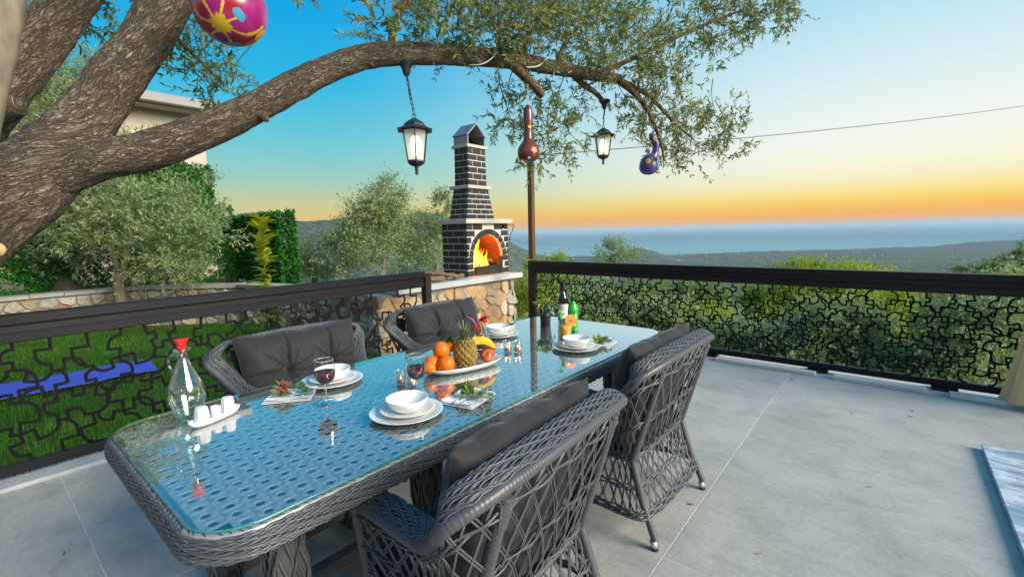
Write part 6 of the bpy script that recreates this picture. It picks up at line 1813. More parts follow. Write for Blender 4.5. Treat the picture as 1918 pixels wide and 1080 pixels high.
# ------------------------------------------------------------------ tableware
TT = TZ + .0006
m_china = material('white_china', (.80, .80, .78), .16, spec=.5, var=(3, (.77, .775, .76)), coat=.3)
m_plast = material('white_plastic', (.78, .77, .80), .30, spec=.5, var=(6, (.74, .735, .765)))
m_gl = thin_glass('drinking_glass', (.93, .955, .95), 1.5, 0.0, 2.6)
m_glg = thin_glass('oil_bottle_glass', (.90, .955, .92), 1.5, 0.0, 2.4)
m_napk = material('white_napkin', (.80, .80, .80), .9, var=(40, (.76, .76, .77)), bump=(220, .25, .0008))
m_cut = material('polished_steel', (.62, .62, .62), .16, 1.0, var=(20, (.55, .55, .55)))
m_wine = material('red_wine', (.075, .002, .006), .05, spec=.5, trans=.15)
m_solid = material('solid_glass', (.95, .98, .97), .0, spec=.5, trans=1.0)
m_grn = leaf_mat('cut_foliage', (.10, .19, .03), (.16, .24, .05), (.45, .42, .04), .3, .5)
m_grnp = leaf_mat('pale_foliage', (.36, .44, .28), (.42, .48, .34), (.30, .38, .2), .3, .5)

PLG = 'dinner plates on the table'
def dish(name, mesh, loc, lab, cat, group, rz=0.0):
    return tag(link(name, mesh, None, loc, rz), lab, cat, group)


b = MB(); b.lathe([(0, .0012), (.082, .0012), (.084, 0), (.088, .0), (.095, .004), (.128, .0125), (.1405, .0165), (.1415, .0180), (.139, .0188), (.128, .0155), (.094, .0072), (.086, .0052), (0, .005)], 64); me_big = b.mesh('dinner_plate', m_china)
b = MB(); b.lathe([(0, .0012), (.058, .0012), (.060, 0), (.064, 0), (.070, .004), (.094, .015), (.1055, .0195), (.1065, .0210), (.104, .0217), (.093, .0180), (.068, .0072), (.062, .0052), (0, .005)], 64); me_sal = b.mesh('salad_plate', m_china)
b = MB(); b.lathe([(0, .0012), (.034, .0012), (.036, 0), (.041, 0), (.050, .006), (.068, .022), (.0795, .043), (.0815, .050), (.0805, .0515), (.0775, .0485), (.066, .026), (.048, .010), (.040, .0065), (0, .0055)], 64); me_bowl = b.mesh('bowl', m_china)
for (x, y, w_) in ((-1.425, 1.055, 'nearest place setting'), (-2.035, 1.085, 'setting behind the full wine glass'), (-1.415, 2.285, 'setting before the orange juice'), (-2.03, 2.285, 'setting behind the red drink')):
    dish('dinner_plate', me_big, (x, y, TT), 'large white plate at the bottom of the ' + w_, 'plate', PLG)
    dish('salad_plate', me_sal, (x + .004, y + .003, TT + .0085), 'smaller white plate in the middle of the ' + w_, 'plate', 'salad plates on the table')
    dish('bowl', me_bowl, (x + .002, y + .004, TT + .0168), 'white bowl on top of the ' + w_, 'bowl', 'white bowls on the table')


m_lip = material('glass_lip', (.75, .78, .78), .08, spec=.6, trans=.5)


def wine_glass(x, y, lab):
    root = empty('wine_glass', (x, y, TT), lab, 'wine glass', 'wine glasses')
    b = MB(); b.lathe_open([(.0005, .0065), (.006, .0065), (.022, .0048), (.036, .0028), (.0375, .0012), (.036, 0), (.0005, .0)], 36)
    b.lathe_open([(.006, .0065), (.0042, .012), (.0036, .030), (.0038, .058), (.0052, .072), (.010, .0795)], 16); b.build('stem', m_solid, root)
    b = MB(); bw = [(q[0], q[1]) for q in catmull([(.008, .078, 0), (.023, .083, 0), (.0375, .099, 0), (.0430, .121, 0), (.0420, .146, 0), (.0375, .178, 0), (.0370, .182, 0)], 5)]
    b.lathe_open(bw, 40); b.build('bowl', m_gl, root)
    b = MB(); b.tube([V((.037 * math.cos(a), .037 * math.sin(a), .182)) for a in np.linspace(0, 6.283, 41)[:-1]], .0013, 6, closed=True); b.build('lip', m_lip, root)
    b = MB(); wv_ = [(max(.0005, r_ - .0013), z_ + .0012) for r_, z_ in bw if z_ < .132]; b.lathe([(0, .0795)] + wv_ + [(0, wv_[-1][1])], 36); b.build('wine', m_wine, root)


wine_glass(-1.812, .935, 'wine glass of red wine in front of the left place setting')
wine_glass(-1.545, 1.205, 'wine glass of red wine behind the nearest plate stack')

# tea lights
m_wax = material('orange_wax', (.75, .25, .12), .5, subsurf=.3)
m_can = emitter('candle_flame', (1, .50, .16), 3.5)
for k, (x, y, lab) in enumerate(((-1.735, 1.262, 'left glass tea light behind the nearest wine glass'), (-1.665, 1.272, 'right glass tea light partly hidden by the nearest wine glass'), (-1.700, 1.995, 'left glass tea light of the pair right of the fruit'), (-1.652, 2.030, 'right glass tea light of the pair right of the fruit'))):
    root = empty('tea_light', (x, y, TT), lab, 'candle', 'glass tea lights on the table')
    b = MB(); b.lathe_open([(.0005, .0), (.021, .0), (.0235, .003), (.0245, .022), (.0240, .060), (.0248, .066)], 28); b.lathe_open([(.0005, .010), (.020, .010), (.0222, .016), (.0225, .060), (.0248, .066)], 28); b.build('glass_cup', m_gl, root)
    b = MB(); b.lathe([(0, .0105), (.0185, .0105), (.0188, .024), (.0175, .0255), (0, .025)], 24); b.build('wax', m_wax, root)
    b = MB(); b.lathe([(0, .026), (.0022, .029), (.0027, .032), (.0016, .036), (.0004, .041)], 10); b.build('flame', m_can, root)

# oil bottle
root = empty('oil_bottle', (-2.085, .515, TT), 'clear glass oil bottle with round handle and red stopper', 'bottle')
pr_ = [(q[0], q[1]) for q in catmull([(.030, .0, 0), (.034, .004, 0), (.047, .035, 0), (.0635, .085, 0), (.060, .125, 0), (.046, .165, 0), (.029, .205, 0), (.0185, .238, 0), (.0165, .262, 0), (.0175, .272, 0)], 6)]
b = MB(); b.lathe_open([(.0005, .003), (.028, .003)] + pr_, 44); b.build('body', m_glg, root)
b = MB(); b.lathe_open([(max(.001, r_ - .0028), z_ + .004) for r_, z_ in pr_ if z_ < .265], 36); b.build('inner_wall', m_glg, root)
b = MB(); b.lathe_open([(.0175, .268), (.029, .272), (.031, .276), (.029, .280), (.0185, .281)], 36); b.build('collar', m_glg, root)
hd = (-_rt * 1.0 + _fw * .1); hd.z = 0; hd.normalize()
b = MB(); b.tube([V(p) for p in catmull([hd * .0165 + V((0, 0, .250)), hd * .040 + V((0, 0, .256)), hd * .062 + V((0, 0, .236)), hd * .060 + V((0, 0, .205)), hd * .043 + V((0, 0, .186)), hd * .034 + V((0, 0, .187))], 8)], .0055, 12); b.build('handle', m_glg, root)
m_red = material('red_plastic', (.62, .010, .014), .35, spec=.5, trans=.0, coat=.3, var=(30, (.72, .02, .02)))
b = MB(); b.lathe([(0, .262), (.0125, .262), (.0145, .283), (.017, .287), (.017, .300), (.020, .309), (.024, .318), (.019, .314), (0, .311)], 30, mod=lambda a, z: 1 + (.14 * math.cos(8 * a) if z > .302 else .02 * math.cos(12 * a))); b.build('stopper', m_red, root)
m_oil = material('water_clear_oil', (.82, .88, .80), .03, spec=.5, trans=.95)
# cruet tray
cr = V((-1.990, .575, TT)); rzc = math.atan2(.651 - .478, -2.036 + 1.970)
b = MB()
def boat(n=48):
    out = []
    for r_, z in ((.0, .003), (.60, .003), (.88, .006), (.98, .018), (1.02, .0235), (1.07, .0235), (1.08, .021), (1.0, .008), (.9, .0), (0, 0)):
        for k in range(n):
            a = 2 * math.pi * k / n; c_, s_ = math.cos(a), math.sin(a)
            x = (abs(c_) ** .75) * (1 if c_ > 0 else -1) * .097 + (0); y = (abs(s_) ** .9) * (1 if s_ > 0 else -1) * .031
            out.append((x * r_, y * r_, z))
    return out, [(i * n + k, i * n + (k + 1) % n, (i + 1) * n + (k + 1) % n, (i + 1) * n + k) for i in range(9) for k in range(n)]
v_, f_ = boat(); b.add(v_, [f[::-1] for f in f_], True); tag(b.build('cruet_tray', m_plast, None, cr, rzc), 'white boat shaped tray holding the salt and pepper shakers', 'tray')
for s_, lab in ((-.052, 'white tapered shaker at the near end of the tray'), (.056, 'white tapered shaker at the far end of the tray')):
    b = MB(); b.lathe([(0, 0), (.0255, 0), (.027, .003), (.0235, .045), (.0205, .058), (.0185, .0625), (0, .0630)], 8, smooth=False)
    tag(b.build('shaker', m_plast, None, cr + Matrix.Rotation(rzc, 3, 'Z') @ V((s_, 0, .0062)), rzc + .39), lab, 'shaker', 'shakers on the cruet tray')
b = MB(); b.lathe([(0, 0), (.017, 0), (.018, .004), (.0175, .044), (.0155, .0455), (.015, .012), (0, .010)], 24); tag(b.build('toothpick_cup', m_plast, None, cr + Matrix.Rotation(rzc, 3, 'Z') @ V((.003, 0, .0062))), 'small white open cup between the two shakers', 'cup')


# napkins with cutlery and sprigs
def napkin(x, y, rz, lab, kind):
    R_ = Matrix.Rotation(rz, 3, 'Z'); o = V((x, y, TT))
    b = MB(); n = 10
    for lay in range(3):
        vs = []; w_, h_ = .098 - .002 * lay, .080 - .002 * lay
        for i in range(n + 1):
            for j in range(n + 1):
                a, c = -1 + 2 * i / n, -1 + 2 * j / n; vs.append((a * w_ + .003 * lay, c * h_ + .002 * lay, .0012 + .0022 * lay + .0018 * (abs(a) ** 4 + abs(c) ** 4) * lay * (1 + .6 * math.sin(a * 5 + c * 3 + lay))))
        b.add(vs, [(i * (n + 1) + j, (i + 1) * (n + 1) + j, (i + 1) * (n + 1) + j + 1, i * (n + 1) + j + 1) for i in range(n) for j in range(n)], True)
    tag(b.build('napkin', m_napk, None, o, rz), 'white folded napkin under the cutlery ' + lab, 'napkin', 'folded napkins on the table')
    for q, (nm, off) in enumerate((('fork', -.018), ('knife', .018))):
        b = MB(); L = .098
        b.tube([(-L, off, .0095), (-L * .2, off, .0105), (L * .25, off, .0105)], [.0052, .0034, .0026], 8, flat=.4)
        if nm == 'fork':
            b.tube([(L * .22, off, .0105), (L * .36, off, .0095), (L * .48, off, .0085), (L * .62, off, .009)], [.0026, .0075, .0110, .0105], 10, flat=.16)
            for t in (-.0082, -.0028, .0028, .0082): b.bar((L * .60, off + t, .009), (L * 1.02, off + t * .9, .0118), .0028, .0015)
        else:
            b.tube([(L * .22, off, .0105), (L * .40, off + .001, .0095), (L * .8, off + .002, .0092), (L * 1.05, off - .003, .0092)], [.003, .0095, .0100, .002], 10, flat=.12)
        tag(b.build(nm, m_cut, None, o, rz), 'steel %s lying on the napkin %s' % (nm, lab), nm, 'cutlery on the napkins')
    rg = np.random.default_rng(int(abs(x * 1000)))
    sp = empty('flower_sprig', o + R_ @ V((.0, 0, .012)), {'a': 'sprig with a dark pink daisy flower resting on the left napkin', 'b': 'sprig of pale and yellow green leaves resting on the front napkin', 'c': 'small spiky yellow green sprig resting on the far right napkin'}[kind], 'flower', None, rz)
    nl = {'a': 46, 'b': 34, 'c': 30}[kind]
    if kind == 'a':
        cx_ = np.array([-.03, .0, .022]); D = rdir(nl, rg, .15); P = np.repeat(cx_[None], nl, 0) + D * .008
        v, q = leaf_quads(P, D, rdir(nl, rg, 1), .042 * (.6 + .6 * rg.random(nl)), .006 + .003 * rg.random(nl)); link('leaves', npmesh('leaves', v, q, m_grn), sp)
        m_pk = material('pink_petal', (.55, .02, .10), .5, island=.2); m_dkc = material('dark_flower_centre', (.06, .008, .015), .8)
        b = MB(); fd = V((.1, -.5, .8)).normalized(); u_ = fd.orthogonal().normalized(); w2 = fd.cross(u_); c0 = V((-.03, 0, .038))
        for k in range(16):
            a = 2 * math.pi * k / 16; d = u_ * math.cos(a) + w2 * math.sin(a); t_ = fd.cross(d); b.add([c0 + d * .006, c0 + d * .016 + t_ * .0062 + fd * .002, c0 + d * .033, c0 + d * .016 - t_ * .0062 + fd * .002], [(0, 1, 2, 3)])
        b.build('petals', m_pk, sp); b = MB(); b.ball(c0 + fd * .002, .0105, 12, 8, (1, 1, .6)); b.build('flower_centre', m_dkc, sp)
        for p, r_ in (((.035, .035, .022), .020), ((.055, .02, .006), .016)):
            b = MB(); c0 = V(p); fd = V((.2, -.7, .5)).normalized(); u_ = fd.orthogonal().normalized(); w2 = fd.cross(u_)
            b.add([c0] + [c0 + (u_ * math.cos(t) + w2 * math.sin(t)) * r_ + fd * .003 for t in np.linspace(0, 6.283, 15)[:-1]], [(0, i + 1, (i + 1) % 14 + 1) for i in range(14)], True); b.build('round_leaf', material('round_leaf', (.02, .10, .02), .45), sp)
    elif kind == 'b':
        axis_ = np.array([-.1, .85, .38]); t = rg.random(nl); P = np.array([0, -.04, .004]) + axis_[None] * (t * .085)[:, None]
        D = axis_[None] * .8 + rdir(nl, rg, .3) * .75; v, q = leaf_quads(P, D, rdir(nl, rg, 1), .048 * (.7 + .5 * rg.random(nl)), .0085 + .004 * rg.random(nl)); link('leaves', npmesh('leaves', v, q, m_grn), sp)
        P = np.array([.01, -.05, .010]) + rg.normal(size=(22, 3)) * np.array([.02, .022, .005]); D = np.array([.15, -.7, .08]) + rdir(22, rg, .2) * .7; v, q = leaf_quads(P, D, rdir(22, rg, 2), .040 + .015 * rg.random(22), .010 + .004 * rg.random(22)); link('pale_leaves', npmesh('pale_leaves', v, q, m_grnp), sp)
    else:
        D = rdir(nl, rg, 1.1); P = np.repeat(np.array([[0, .02, .006]]), nl, 0) + D * .004; v, q = leaf_quads(P, D, rdir(nl, rg, 0), .050 * (.6 + .6 * rg.random(nl)), .0042 + .002 * rg.random(nl)); link('leaves', npmesh('leaves', v, q, m_yel), sp)
        D = np.array([0, -.9, .05]) + rdir(18, rg, .0) * .6; P = np.array([[0, .01, .004]]) + rg.normal(size=(18, 3)) * np.array([.012, .02, .003]); v, q = leaf_quads(P, D, rdir(18, rg, 1), .045 + .02 * rg.random(18), .008 + .003 * rg.random(18)); link('dark_leaves', npmesh('dark_leaves', v, q, m_dkg), sp)


napkin(-2.005, .872, rad(52), 'beside the left plates', 'a')
napkin(-1.345, 1.318, rad(102), 'right of the nearest plates', 'b')
napkin(-1.345, 2.465, rad(100), 'right of the far right plates', 'c')

# ------------------------------------------------------------------ fruit
FP = V((-1.685, 1.620, TT)); FA = math.atan2(1.80 - 1.44, -1.655 + 1.755)
RF = Matrix.Rotation(FA, 3, 'Z')
b = MB(); vs = []; n = 64
for r_, z in ((.0, .004), (.62, .004), (.80, .010), (.95, .026), (1.0, .033), (1.015, .0345), (1.02, .032), (.86, .008), (.70, 0), (0, 0)):
    for k in range(n):
        a = 2 * math.pi * k / n; c_, s_ = math.cos(a), math.sin(a); vs.append(((abs(c_) ** .8) * math.copysign(1, c_) * .212 * r_, (abs(s_) ** .8) * math.copysign(1, s_) * .108 * r_, z))
b.add(vs, [(i * n + k, (i + 1) * n + k, (i + 1) * n + (k + 1) % n, i * n + (k + 1) % n)[::-1] for i in range(9) for k in range(n)], True)
tag(b.build('fruit_platter', m_china, None, FP, FA), 'long white oval platter heaped with fruit in the middle of the table', 'platter')
m_or = material('orange_peel', (.72, .135, .002), .38, spec=.45, var=(8, (.74, .17, .003)), bump=(260, .35, .0012), subsurf=.05)
m_stem = material('fruit_stem', (.12, .13, .04), .8)
fl = lambda x, y, z: FP + RF @ V((x, y, z))
for x, y, z, r_, lab in ((-.118, -.040, .052, .0445, 'front orange resting on the platter beside the pineapple'), (-.168, .018, .050, .0425, 'orange at the left end of the platter'), (-.088, .046, .055, .042, 'orange at the back of the heap on the platter'), (-.118, .012, .112, .0435, 'orange lying on top of the heap'), (-.200, -.02, .042, .033, 'smallest orange at the tip of the platter')):
    b = MB(); b.ball((0, 0, 0), r_, 26, 18, (1, 1, .96), disp=lambda d: .012 * noise.noise(d * 2.2) - .03 * math.exp(-((1 - d.z) / .012)))
    o = tag(b.build('orange', m_or, None, fl(x, y, z), RN.uniform(0, 6)), lab, 'orange', 'oranges on the platter'); b = MB(); b.ball((0, 0, r_ * .925), .0035, 8, 5, (1, 1, .5)); b.build('stem', m_stem, o)
    o.rotation_euler = (RN.uniform(-1.2, 1.2), RN.uniform(-1.2, 1.2), RN.uniform(0, 6))
# tangerine with leaves
o = tag(MB().ball((0, 0, 0), .034, 22, 14, (1, 1, .86), disp=lambda d: .015 * noise.noise(d * 3)).build('tangerine', m_or, None, fl(-.045, .055, .110)), 'tangerine topped with green leaves behind the pineapple', 'tangerine')
rg = np.random.default_rng(3); D = rdir(12, rg, .8); v, q = leaf_quads(np.repeat(np.array([[0, 0, .028]]), 12, 0), D, rdir(12, rg, 1), .032 + .012 * rg.random(12), .009 + .003 * rg.random(12)); link('leaves', npmesh('leaves', v, q, m_ivy), o)
# pineapple
pa = empty('pineapple', fl(.005, -.018, .058), 'ripe pineapple with spiky grey green crown standing in the fruit platter', 'pineapple')
m_pine_s = material('pineapple_skin', (.33, .185, .028), .6, var=(40, (.17, .14, .03)), island=.28, bump=(60, .5, .004))
m_pine_c = material('pineapple_core_skin', (.13, .10, .03), .8, var=(30, (.2, .13, .04)))
PH, PR = .150, .060; z0 = -.052
rp = lambda t: PR * (math.sin(math.pi * (.13 + .74 * t)) ** .62)
b = MB(); b.lathe([(0, z0)] + [(rp(t) * .95, z0 + PH * t) for t in np.linspace(0, 1, 14)] + [(0, z0 + PH)], 28); b.build('body', m_pine_c, pa)
eye = MB(); eye.add([(math.cos(a) * .5 * s, math.sin(a) * .5 * s, h) for s, h in ((1, 0), (.72, .32)) for a in [math.pi / 4 + math.pi / 2 * k for k in range(4)]] + [(.02, -.12, .62)], [(k, (k + 1) % 4, 4 + (k + 1) % 4, 4 + k) for k in range(4)] + [(4 + k, 4 + (k + 1) % 4, 8) for k in range(4)])
eye_me = eye.mesh('eye', m_pine_s)
rows = 9
for r_ in range(rows):
    t = (r_ + .5) / rows; rr_ = rp(t) * .95; cnt = 11
    for k in range(cnt):
        a = 2 * math.pi * (k + .5 * (r_ % 2)) / cnt; nrm = V((math.cos(a), math.sin(a), .9 * (t - .5))).normalized()
        e_ = link('eye', eye_me, pa, V((rr_ * math.cos(a), rr_ * math.sin(a), z0 + PH * t))); e_.rotation_euler = nrm.to_track_quat('Z', 'Y').to_euler(); w_ = 2 * math.pi * rr_ / cnt; e_.scale = (w_ * 1.22, PH / rows * 1.95 if False else w_ * 1.22, .013)
m_pc = material('pineapple_crown_leaf', (.14, .19, .085), .5, var=(30, (.22, .26, .14)), island=.25)
for k in range(34):
    t = k / 34; a = k * 2.4; out = .85 * (1 - t) + .08; L = .050 + .062 * min(1, t * 1.5) * (1 - .25 * t) ; b = MB(); pts = []
    d = V((math.cos(a), math.sin(a), 0)); s_ = V((-math.sin(a), math.cos(a), 0)); base_ = V((0, 0, z0 + PH - .004 + .014 * t)) + d * .014 * (1 - t); row = []
    for j in range(5):
        u = j / 4; c_ = base_ + d * out * L * (u ** 1.4) + V((0, 0, L * u * (1 - .25 * out * u))); wd = .0075 * (1 - u) ** .7 * (1 - .3 * t); row += [c_ - s_ * wd + d * wd * .35, c_ - d * wd * .3, c_ + s_ * wd + d * wd * .35]
    b.add(row, [(3 * j + e, 3 * j + e + 1, 3 * j + e + 4, 3 * j + e + 3) for j in range(4) for e in (0, 1)], True); b.build('crown_leaf', m_pc, pa)
# bananas, apple
m_ban = material('banana_skin', (.78, .50, .02), .45, var=(14, (.70, .46, .03)), fine=(60, (.22, .13, .03), .35), spec=.35)
m_btip = material('banana_tip', (.16, .14, .03), .7)
bu = empty('banana_bunch', fl(.105, .035, .105), 'bunch of ripe bananas lying over the right of the fruit platter', 'bananas')
for k, (dy, dz, rot) in enumerate(((0, 0, .0), (-.030, -.006, -.16), (.028, -.014, .18))):
    Rk = Matrix.Rotation(rot, 3, 'Z'); pts = []; rs = []
    for i in range(15):
        t = i / 14; a = -1.05 + 2.1 * t; pts.append(Rk @ V((.105 * math.sin(a), dy * .8, .085 * (math.cos(a) - .75) + dz))); rs.append(.0175 * min(1, (t + .04) * 5.5, (1.03 - t) * 5.5) ** .6)
    b = MB(); b.tube(pts, rs, 6, smooth=False); bn = b.build('banana', m_ban, bu)
    b = MB(); b.tube([pts[-1], pts[-1] + (pts[-1] - pts[-2]) * .7], [.006, .0045], 6); b.tube([pts[0], pts[0] + (pts[0] - pts[1]) * 1.2], [.006, .0055], 6); b.build('tip', m_btip, bn)
bu.rotation_euler = (0, 0, FA - .15)
m_app = material('red_apple_skin', (.42, .012, .010), .28, spec=.5, var=(13, (.58, .22, .03), .12), coat=.3)
b = MB(); b.ball((0, 0, 0), .036, 28, 18, (1, 1, .92), disp=lambda d: -.30 * math.exp(-((1 - d.z) / .05)) - .12 * math.exp(-((1 + d.z) / .04)))
ap = tag(b.build('apple', m_app, None, fl(.118, -.040, .052)), 'red and yellow apple under the bananas at the right of the platter', 'apple'); ap.rotation_euler = ((V((0, 0, .55)) - _fw * .9).to_track_quat('Z', 'Y')).to_euler()
b = MB(); b.tube([(0, 0, .020), (.002, 0, .033), (.005, 0, .040)], .0016, 6); b.build('stem', m_stem, ap)
b = MB(); b.ball((0, 0, 0), .034, 24, 16, (1, 1, .92), disp=lambda d: -.30 * math.exp(-((1 - d.z) / .05)))
tag(b.build('apple', m_app, None, fl(.165, .012, .050)), 'darker red apple at the far end of the platter', 'apple')

# ------------------------------------------------------------------ drinks
m_oj = material('orange_juice', (.90, .40, .006), .25, spec=.4, subsurf=.15)
m_rd = material('dark_red_drink', (.16, .006, .006), .10, spec=.5, trans=.25)
m_slice = material('orange_slice_flesh', (.80, .22, .005), .4, var=(30, (.80, .28, .02)))
m_rind = material('orange_slice_rind', (.76, .15, .003), .4)


def orange_slice(parent, c, nrm, r):
    nrm = V(nrm).normalized(); u = nrm.orthogonal().normalized(); w_ = nrm.cross(u); T = lambda x, y, z: V(c) + u * x + w_ * y + nrm * z
    b = MB(); n = 32; b.add([T(r * math.cos(a), r * math.sin(a), z) for z in (-.003, .003) for a in np.linspace(0, 6.2832, n + 1)[:-1]] + [T(r * .86 * math.cos(a), r * .86 * math.sin(a), z) for z in (-.003, .003) for a in np.linspace(0, 6.2832, n + 1)[:-1]],
        [(k, (k + 1) % n, n + (k + 1) % n, n + k) for k in range(n)] + [(n + k, n + (k + 1) % n, 3 * n + (k + 1) % n, 3 * n + k) for k in range(n)] + [((k + 1) % n, k, 2 * n + k, 2 * n + (k + 1) % n) for k in range(n)])
    sl = b.build('orange_slice', m_rind, parent)
    for k in range(9):
        b = MB(); a0, a1 = 6.2832 * k / 9 + .05, 6.2832 * (k + 1) / 9 - .05; P = [(r * .10 * math.cos((a0 + a1) / 2), r * .10 * math.sin((a0 + a1) / 2))] + [(r * .84 * math.cos(a), r * .84 * math.sin(a)) for a in np.linspace(a0, a1, 5)]
        b.prism(P, -.0032, .0032, lambda p: T(p.x, p.y, p.z)); b.build('segment', m_slice, sl)


root = empty('orange_juice_glass', (-1.560, 2.392, TT), 'glass of orange juice with orange slice and green palm stirrer', 'drink')
pr_ = [(.025, .0), (.031, .002), (.0365, .035), (.0415, .08), (.0425, .112), (.042, .136)]
b = MB(); b.lathe_open([(.0005, 0)] + pr_, 36); b.build('glass', m_gl, root)
b = MB(); b.lathe([(0, .006)] + [(r_ - .0018, max(.006, z_)) for r_, z_ in pr_[1:4]] + [(.0400, .108), (0, .108)], 32); b.build('juice', m_oj, root)
orange_slice(root, V((.0, 0, .134)) + _rt * .036, -_fw + _rt * .35, .040)
m_gpl = material('bright_green_plastic', (.16, .80, .03), .35, trans=.15)
b = MB(); tp = V((0, 0, .190)) - _rt * .025; b.tube([V((0, 0, .06)) + _rt * .012, tp], .0022, 6); b.build('stirrer', m_gpl, root)
b = MB()
for k in range(9):
    a = 2 * math.pi * k / 9; d = V((math.cos(a), math.sin(a), 0)); s_ = V((-math.sin(a), math.cos(a), 0)); P = [tp + V((0, 0, .004)), tp + d * .012 + s_ * .0045 + V((0, 0, .008)), tp + d * .027 - V((0, 0, .006)), tp + d * .012 - s_ * .0045 + V((0, 0, .008))]; b.add(P, [(0, 1, 2, 3)])
b.build('palm_leaves', m_gpl, root)
b = MB(); t2 = V((0, 0, .186)) - _rt * .018; b.tube([V((0, 0, .06)) - _rt * .008, t2 - _rt * .012, t2 - _rt * .040 + V((0, 0, -.001))], .0026, 8); b.build('straw', material('green_straw', (.02, .55, .12), .4), root)

root = empty('red_drink_glass', (-1.872, 1.955, TT), 'tall glass of dark red drink with orange slice, pink straw and red flower', 'drink')
pr_ = [(.026, .0), (.030, .002), (.032, .05), (.033, .10), (.0335, .125)]
b = MB(); b.lathe_open([(.0005, 0)] + pr_, 36); b.build('glass', m_gl, root)
b = MB(); b.lathe([(0, .006)] + [(r_ - .0018, max(.006, z_)) for r_, z_ in pr_[1:3]] + [(.0308, .086), (0, .086)], 32); b.build('red_liquid', m_rd, root)
orange_slice(root, V((0, 0, .124)) - _rt * .020, -_fw - _rt * .75, .033)
m_pkp = material('pink_plastic', (.80, .06, .42), .4)
b = MB(); b.tube([V((0, 0, .03)), V((0, 0, .150)) - _rt * .030, V((0, 0, .182)) - _rt * .048, V((0, 0, .200)) - _rt * .086], .0034, 8); b.build('straw', m_pkp, root)
b = MB(); b.tube([V((0, 0, .02)) + _rt * .01, V((0, 0, .165)) + _rt * .022], .002, 6); b.build('flower_stem', m_stem, root)
m_rfl = material('red_petal', (.62, .012, .012), .55, island=.25)
rg = np.random.default_rng(6); n = 46; D = rdir(n, rg, .5); c0 = np.array(tuple(V((0, 0, .180)) + _rt * .022)); v, q = leaf_quads(c0 + D * .006, D, rdir(n, rg, 0), .016 + .010 * rg.random(n), .008 + .003 * rg.random(n), .4); link('red_flower', npmesh('red_flower', v, q, m_rfl), root)
m_waf = material('wafer_stick', (.52, .30, .15), .8, var=(60, (.66, .46, .28)), bump=(120, .6, .003))
b = MB(); b.tube([V((0, 0, .02)) - _rt * .004 + _fw * .012, V((0, 0, .215)) - _rt * .014 + _fw * .018], [.0098, .0125], 12); b.build('wafer_stick', m_waf, root)

# bottles and plant
m_bg = material('dark_bottle_glass', (.006, .008, .006), .05, spec=.7, coat=.5)
m_foil = material('black_foil', (.02, .012, .014), .35, .3)
m_label = material('white_paper_label', (.68, .66, .62), .7, var=(30, (.62, .60, .56)))
m_ink = material('dark_print', (.05, .05, .06), .7)
root = empty('wine_bottle', (-1.865, 2.835, TT), 'dark wine bottle with white label standing behind the green bottle', 'bottle')
pr_ = [(q[0], q[1]) for q in catmull([(.034, 0, 0), (.0375, .004, 0), (.038, .05, 0), (.038, .185, 0), (.0355, .205, 0), (.022, .232, 0), (.0155, .252, 0), (.0145, .30, 0), (.0145, .318, 0)], 5)]
b = MB(); b.lathe([(0, 0)] + pr_ + [(0, .318)], 36); b.build('body', m_bg, root)
b = MB(); b.lathe([(.0152, .252), (.0154, .262), (.0152, .300), (.0162, .302), (.0162, .318), (.0155, .3215), (0, .3215)], 28); b.build('foil', m_foil, root)
ang = math.atan2(-_fw.y, -_fw.x)
def label_on(name, z0, z1, a0, a1, r_, m, parent):
    b = MB(); n = 20; vs = [V((r_ * math.cos(a), r_ * math.sin(a), z)) for z in (z0, z1) for a in np.linspace(ang + a0, ang + a1, n + 1)]; b.add(vs, [(i, i + 1, n + 2 + i, n + 1 + i) for i in range(n)], True); return b.build(name, m, parent)
lbo = label_on('label', .052, .158, -1.25, 1.25, .0384, m_label, root)
for k, (z, w_) in enumerate(((.135, .5), (.122, .36), (.088, .42), (.080, .3))): label_on('print_line', z, z + .0035, -w_, w_, .0387, m_ink, lbo)
m_gbot = material('bright_green_bottle', (.015, .60, .04), .08, spec=.6, trans=.35, coat=.4)
m_gcap = material('dark_green_cap', (.01, .07, .025), .45)
root = empty('green_bottle', (-1.690, 2.695, TT), 'bright green soda bottle with dark green cap beside the wine bottle', 'bottle')
pr_ = [(q[0], q[1]) for q in catmull([(.026, 0, 0), (.033, .004, 0), (.0355, .02, 0), (.0325, .045, 0), (.034, .075, 0), (.0375, .12, 0), (.036, .155, 0), (.025, .185, 0), (.0145, .203, 0), (.013, .222, 0)], 5)]
b = MB(); b.lathe([(0, .003)] + pr_ + [(0, .222)], 32); b.build('body', m_gbot, root)
b = MB(); b.lathe([(.0148, .208), (.0150, .243), (.0135, .2465), (0, .2465)], 24, mod=lambda a, z: 1 + .02 * math.cos(24 * a)); b.build('cap', m_gcap, root)
b = MB(); b.lathe_open([(.0331, .040), (.0337, .041), (.0335, .0445), (.0329, .0455)], 32); b.build('rib', m_gbot, root)

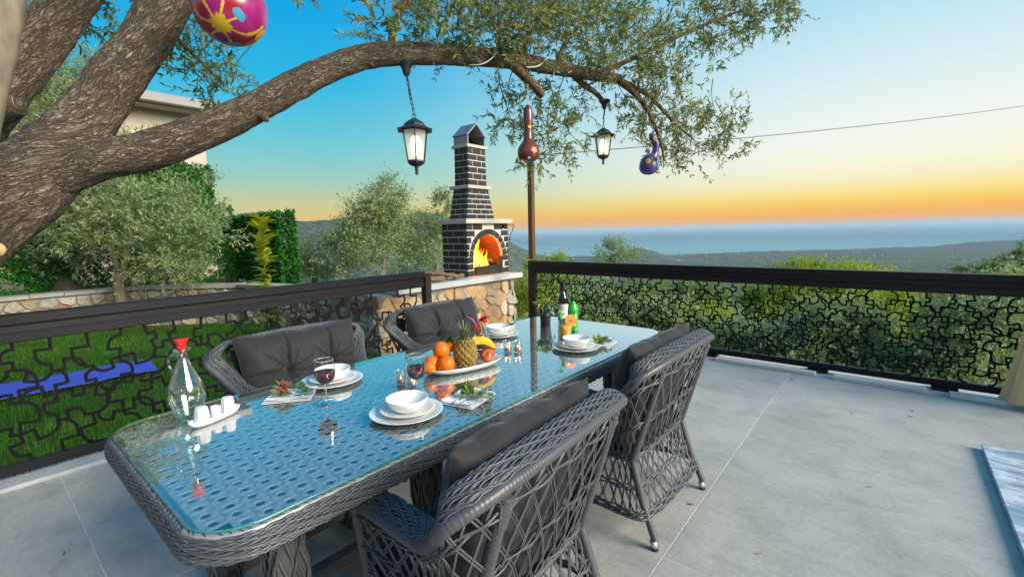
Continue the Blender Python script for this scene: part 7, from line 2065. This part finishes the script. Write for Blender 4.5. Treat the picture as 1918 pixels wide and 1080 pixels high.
root = empty('potted_plant', (-1.955, 2.735, TT), 'small black pot with mixed green and yellow succulents near the wine bottle', 'plant')
m_pot = material('matt_black_pot', (.022, .020, .022), .55, var=(10, (.032, .03, .03)))
b = MB(); b.lathe([(0, 0), (.035, 0), (.037, .003), (.0415, .128), (.043, .134), (.041, .136), (.0385, .130), (0, .124)], 36); b.build('pot', m_pot, root)
rg = np.random.default_rng(8)
for nm, mt, n, L, Wd, up_, sp_ in (('green_leaves', m_dkg, 70, .052, .011, .30, .022), ('blue_leaves', leaf_mat('blue_green_leaves', (.05, .22, .18), (.08, .30, .24), (.30, .40, .30), .2, .5), 40, .045, .014, .3, .024), ('spiky_leaves', m_yel, 60, .066, .0055, .8, .018), ('pale_rosette', m_grnp, 46, .042, .011, .25, .024)):
    D = rdir(n, rg, up_); P = np.array([0, 0, .138]) + rg.normal(size=(n, 3)) * np.array([sp_, sp_, .016])
    v, q = leaf_quads(P, D, rdir(n, rg, .6), L * (.7 + .6 * rg.random(n)), Wd * (.8 + .5 * rg.random(n))); tag(link(nm, npmesh(nm, v, q, mt), root), kind='stuff')
b = MB()
for k in range(5): b.ball((RN.uniform(-.02, .02), RN.uniform(-.02, .02), RN.uniform(.165, .19)), .007, 8, 6)
b.build('orange_buds', m_orp, root)

# a few dropped leaves on the terrace and the lawn
rg = np.random.default_rng(123); n = 70
x = rg.uniform(-3.8, 1.2, n); y = rg.uniform(-.6, 5.0, n)
v, q = leaf_quads(np.stack([x, y, np.full(n, .0045)], -1), np.stack([rg.normal(size=n), rg.normal(size=n), np.full(n, .02)], -1), np.stack([rg.normal(size=n) * .2, rg.normal(size=n) * .2, np.ones(n)], -1), .030 + .022 * rg.random(n), .0045 + .003 * rg.random(n), .2)
m_dry = leaf_mat('dry_leaves', (.16, .12, .05), (.24, .19, .08), (.34, .30, .14), .1, .7)
tag(link('fallen_leaves', npmesh('fallen_leaves', v, q, m_dry)), 'dry olive leaves scattered over the terrace floor', 'leaves', kind='stuff')
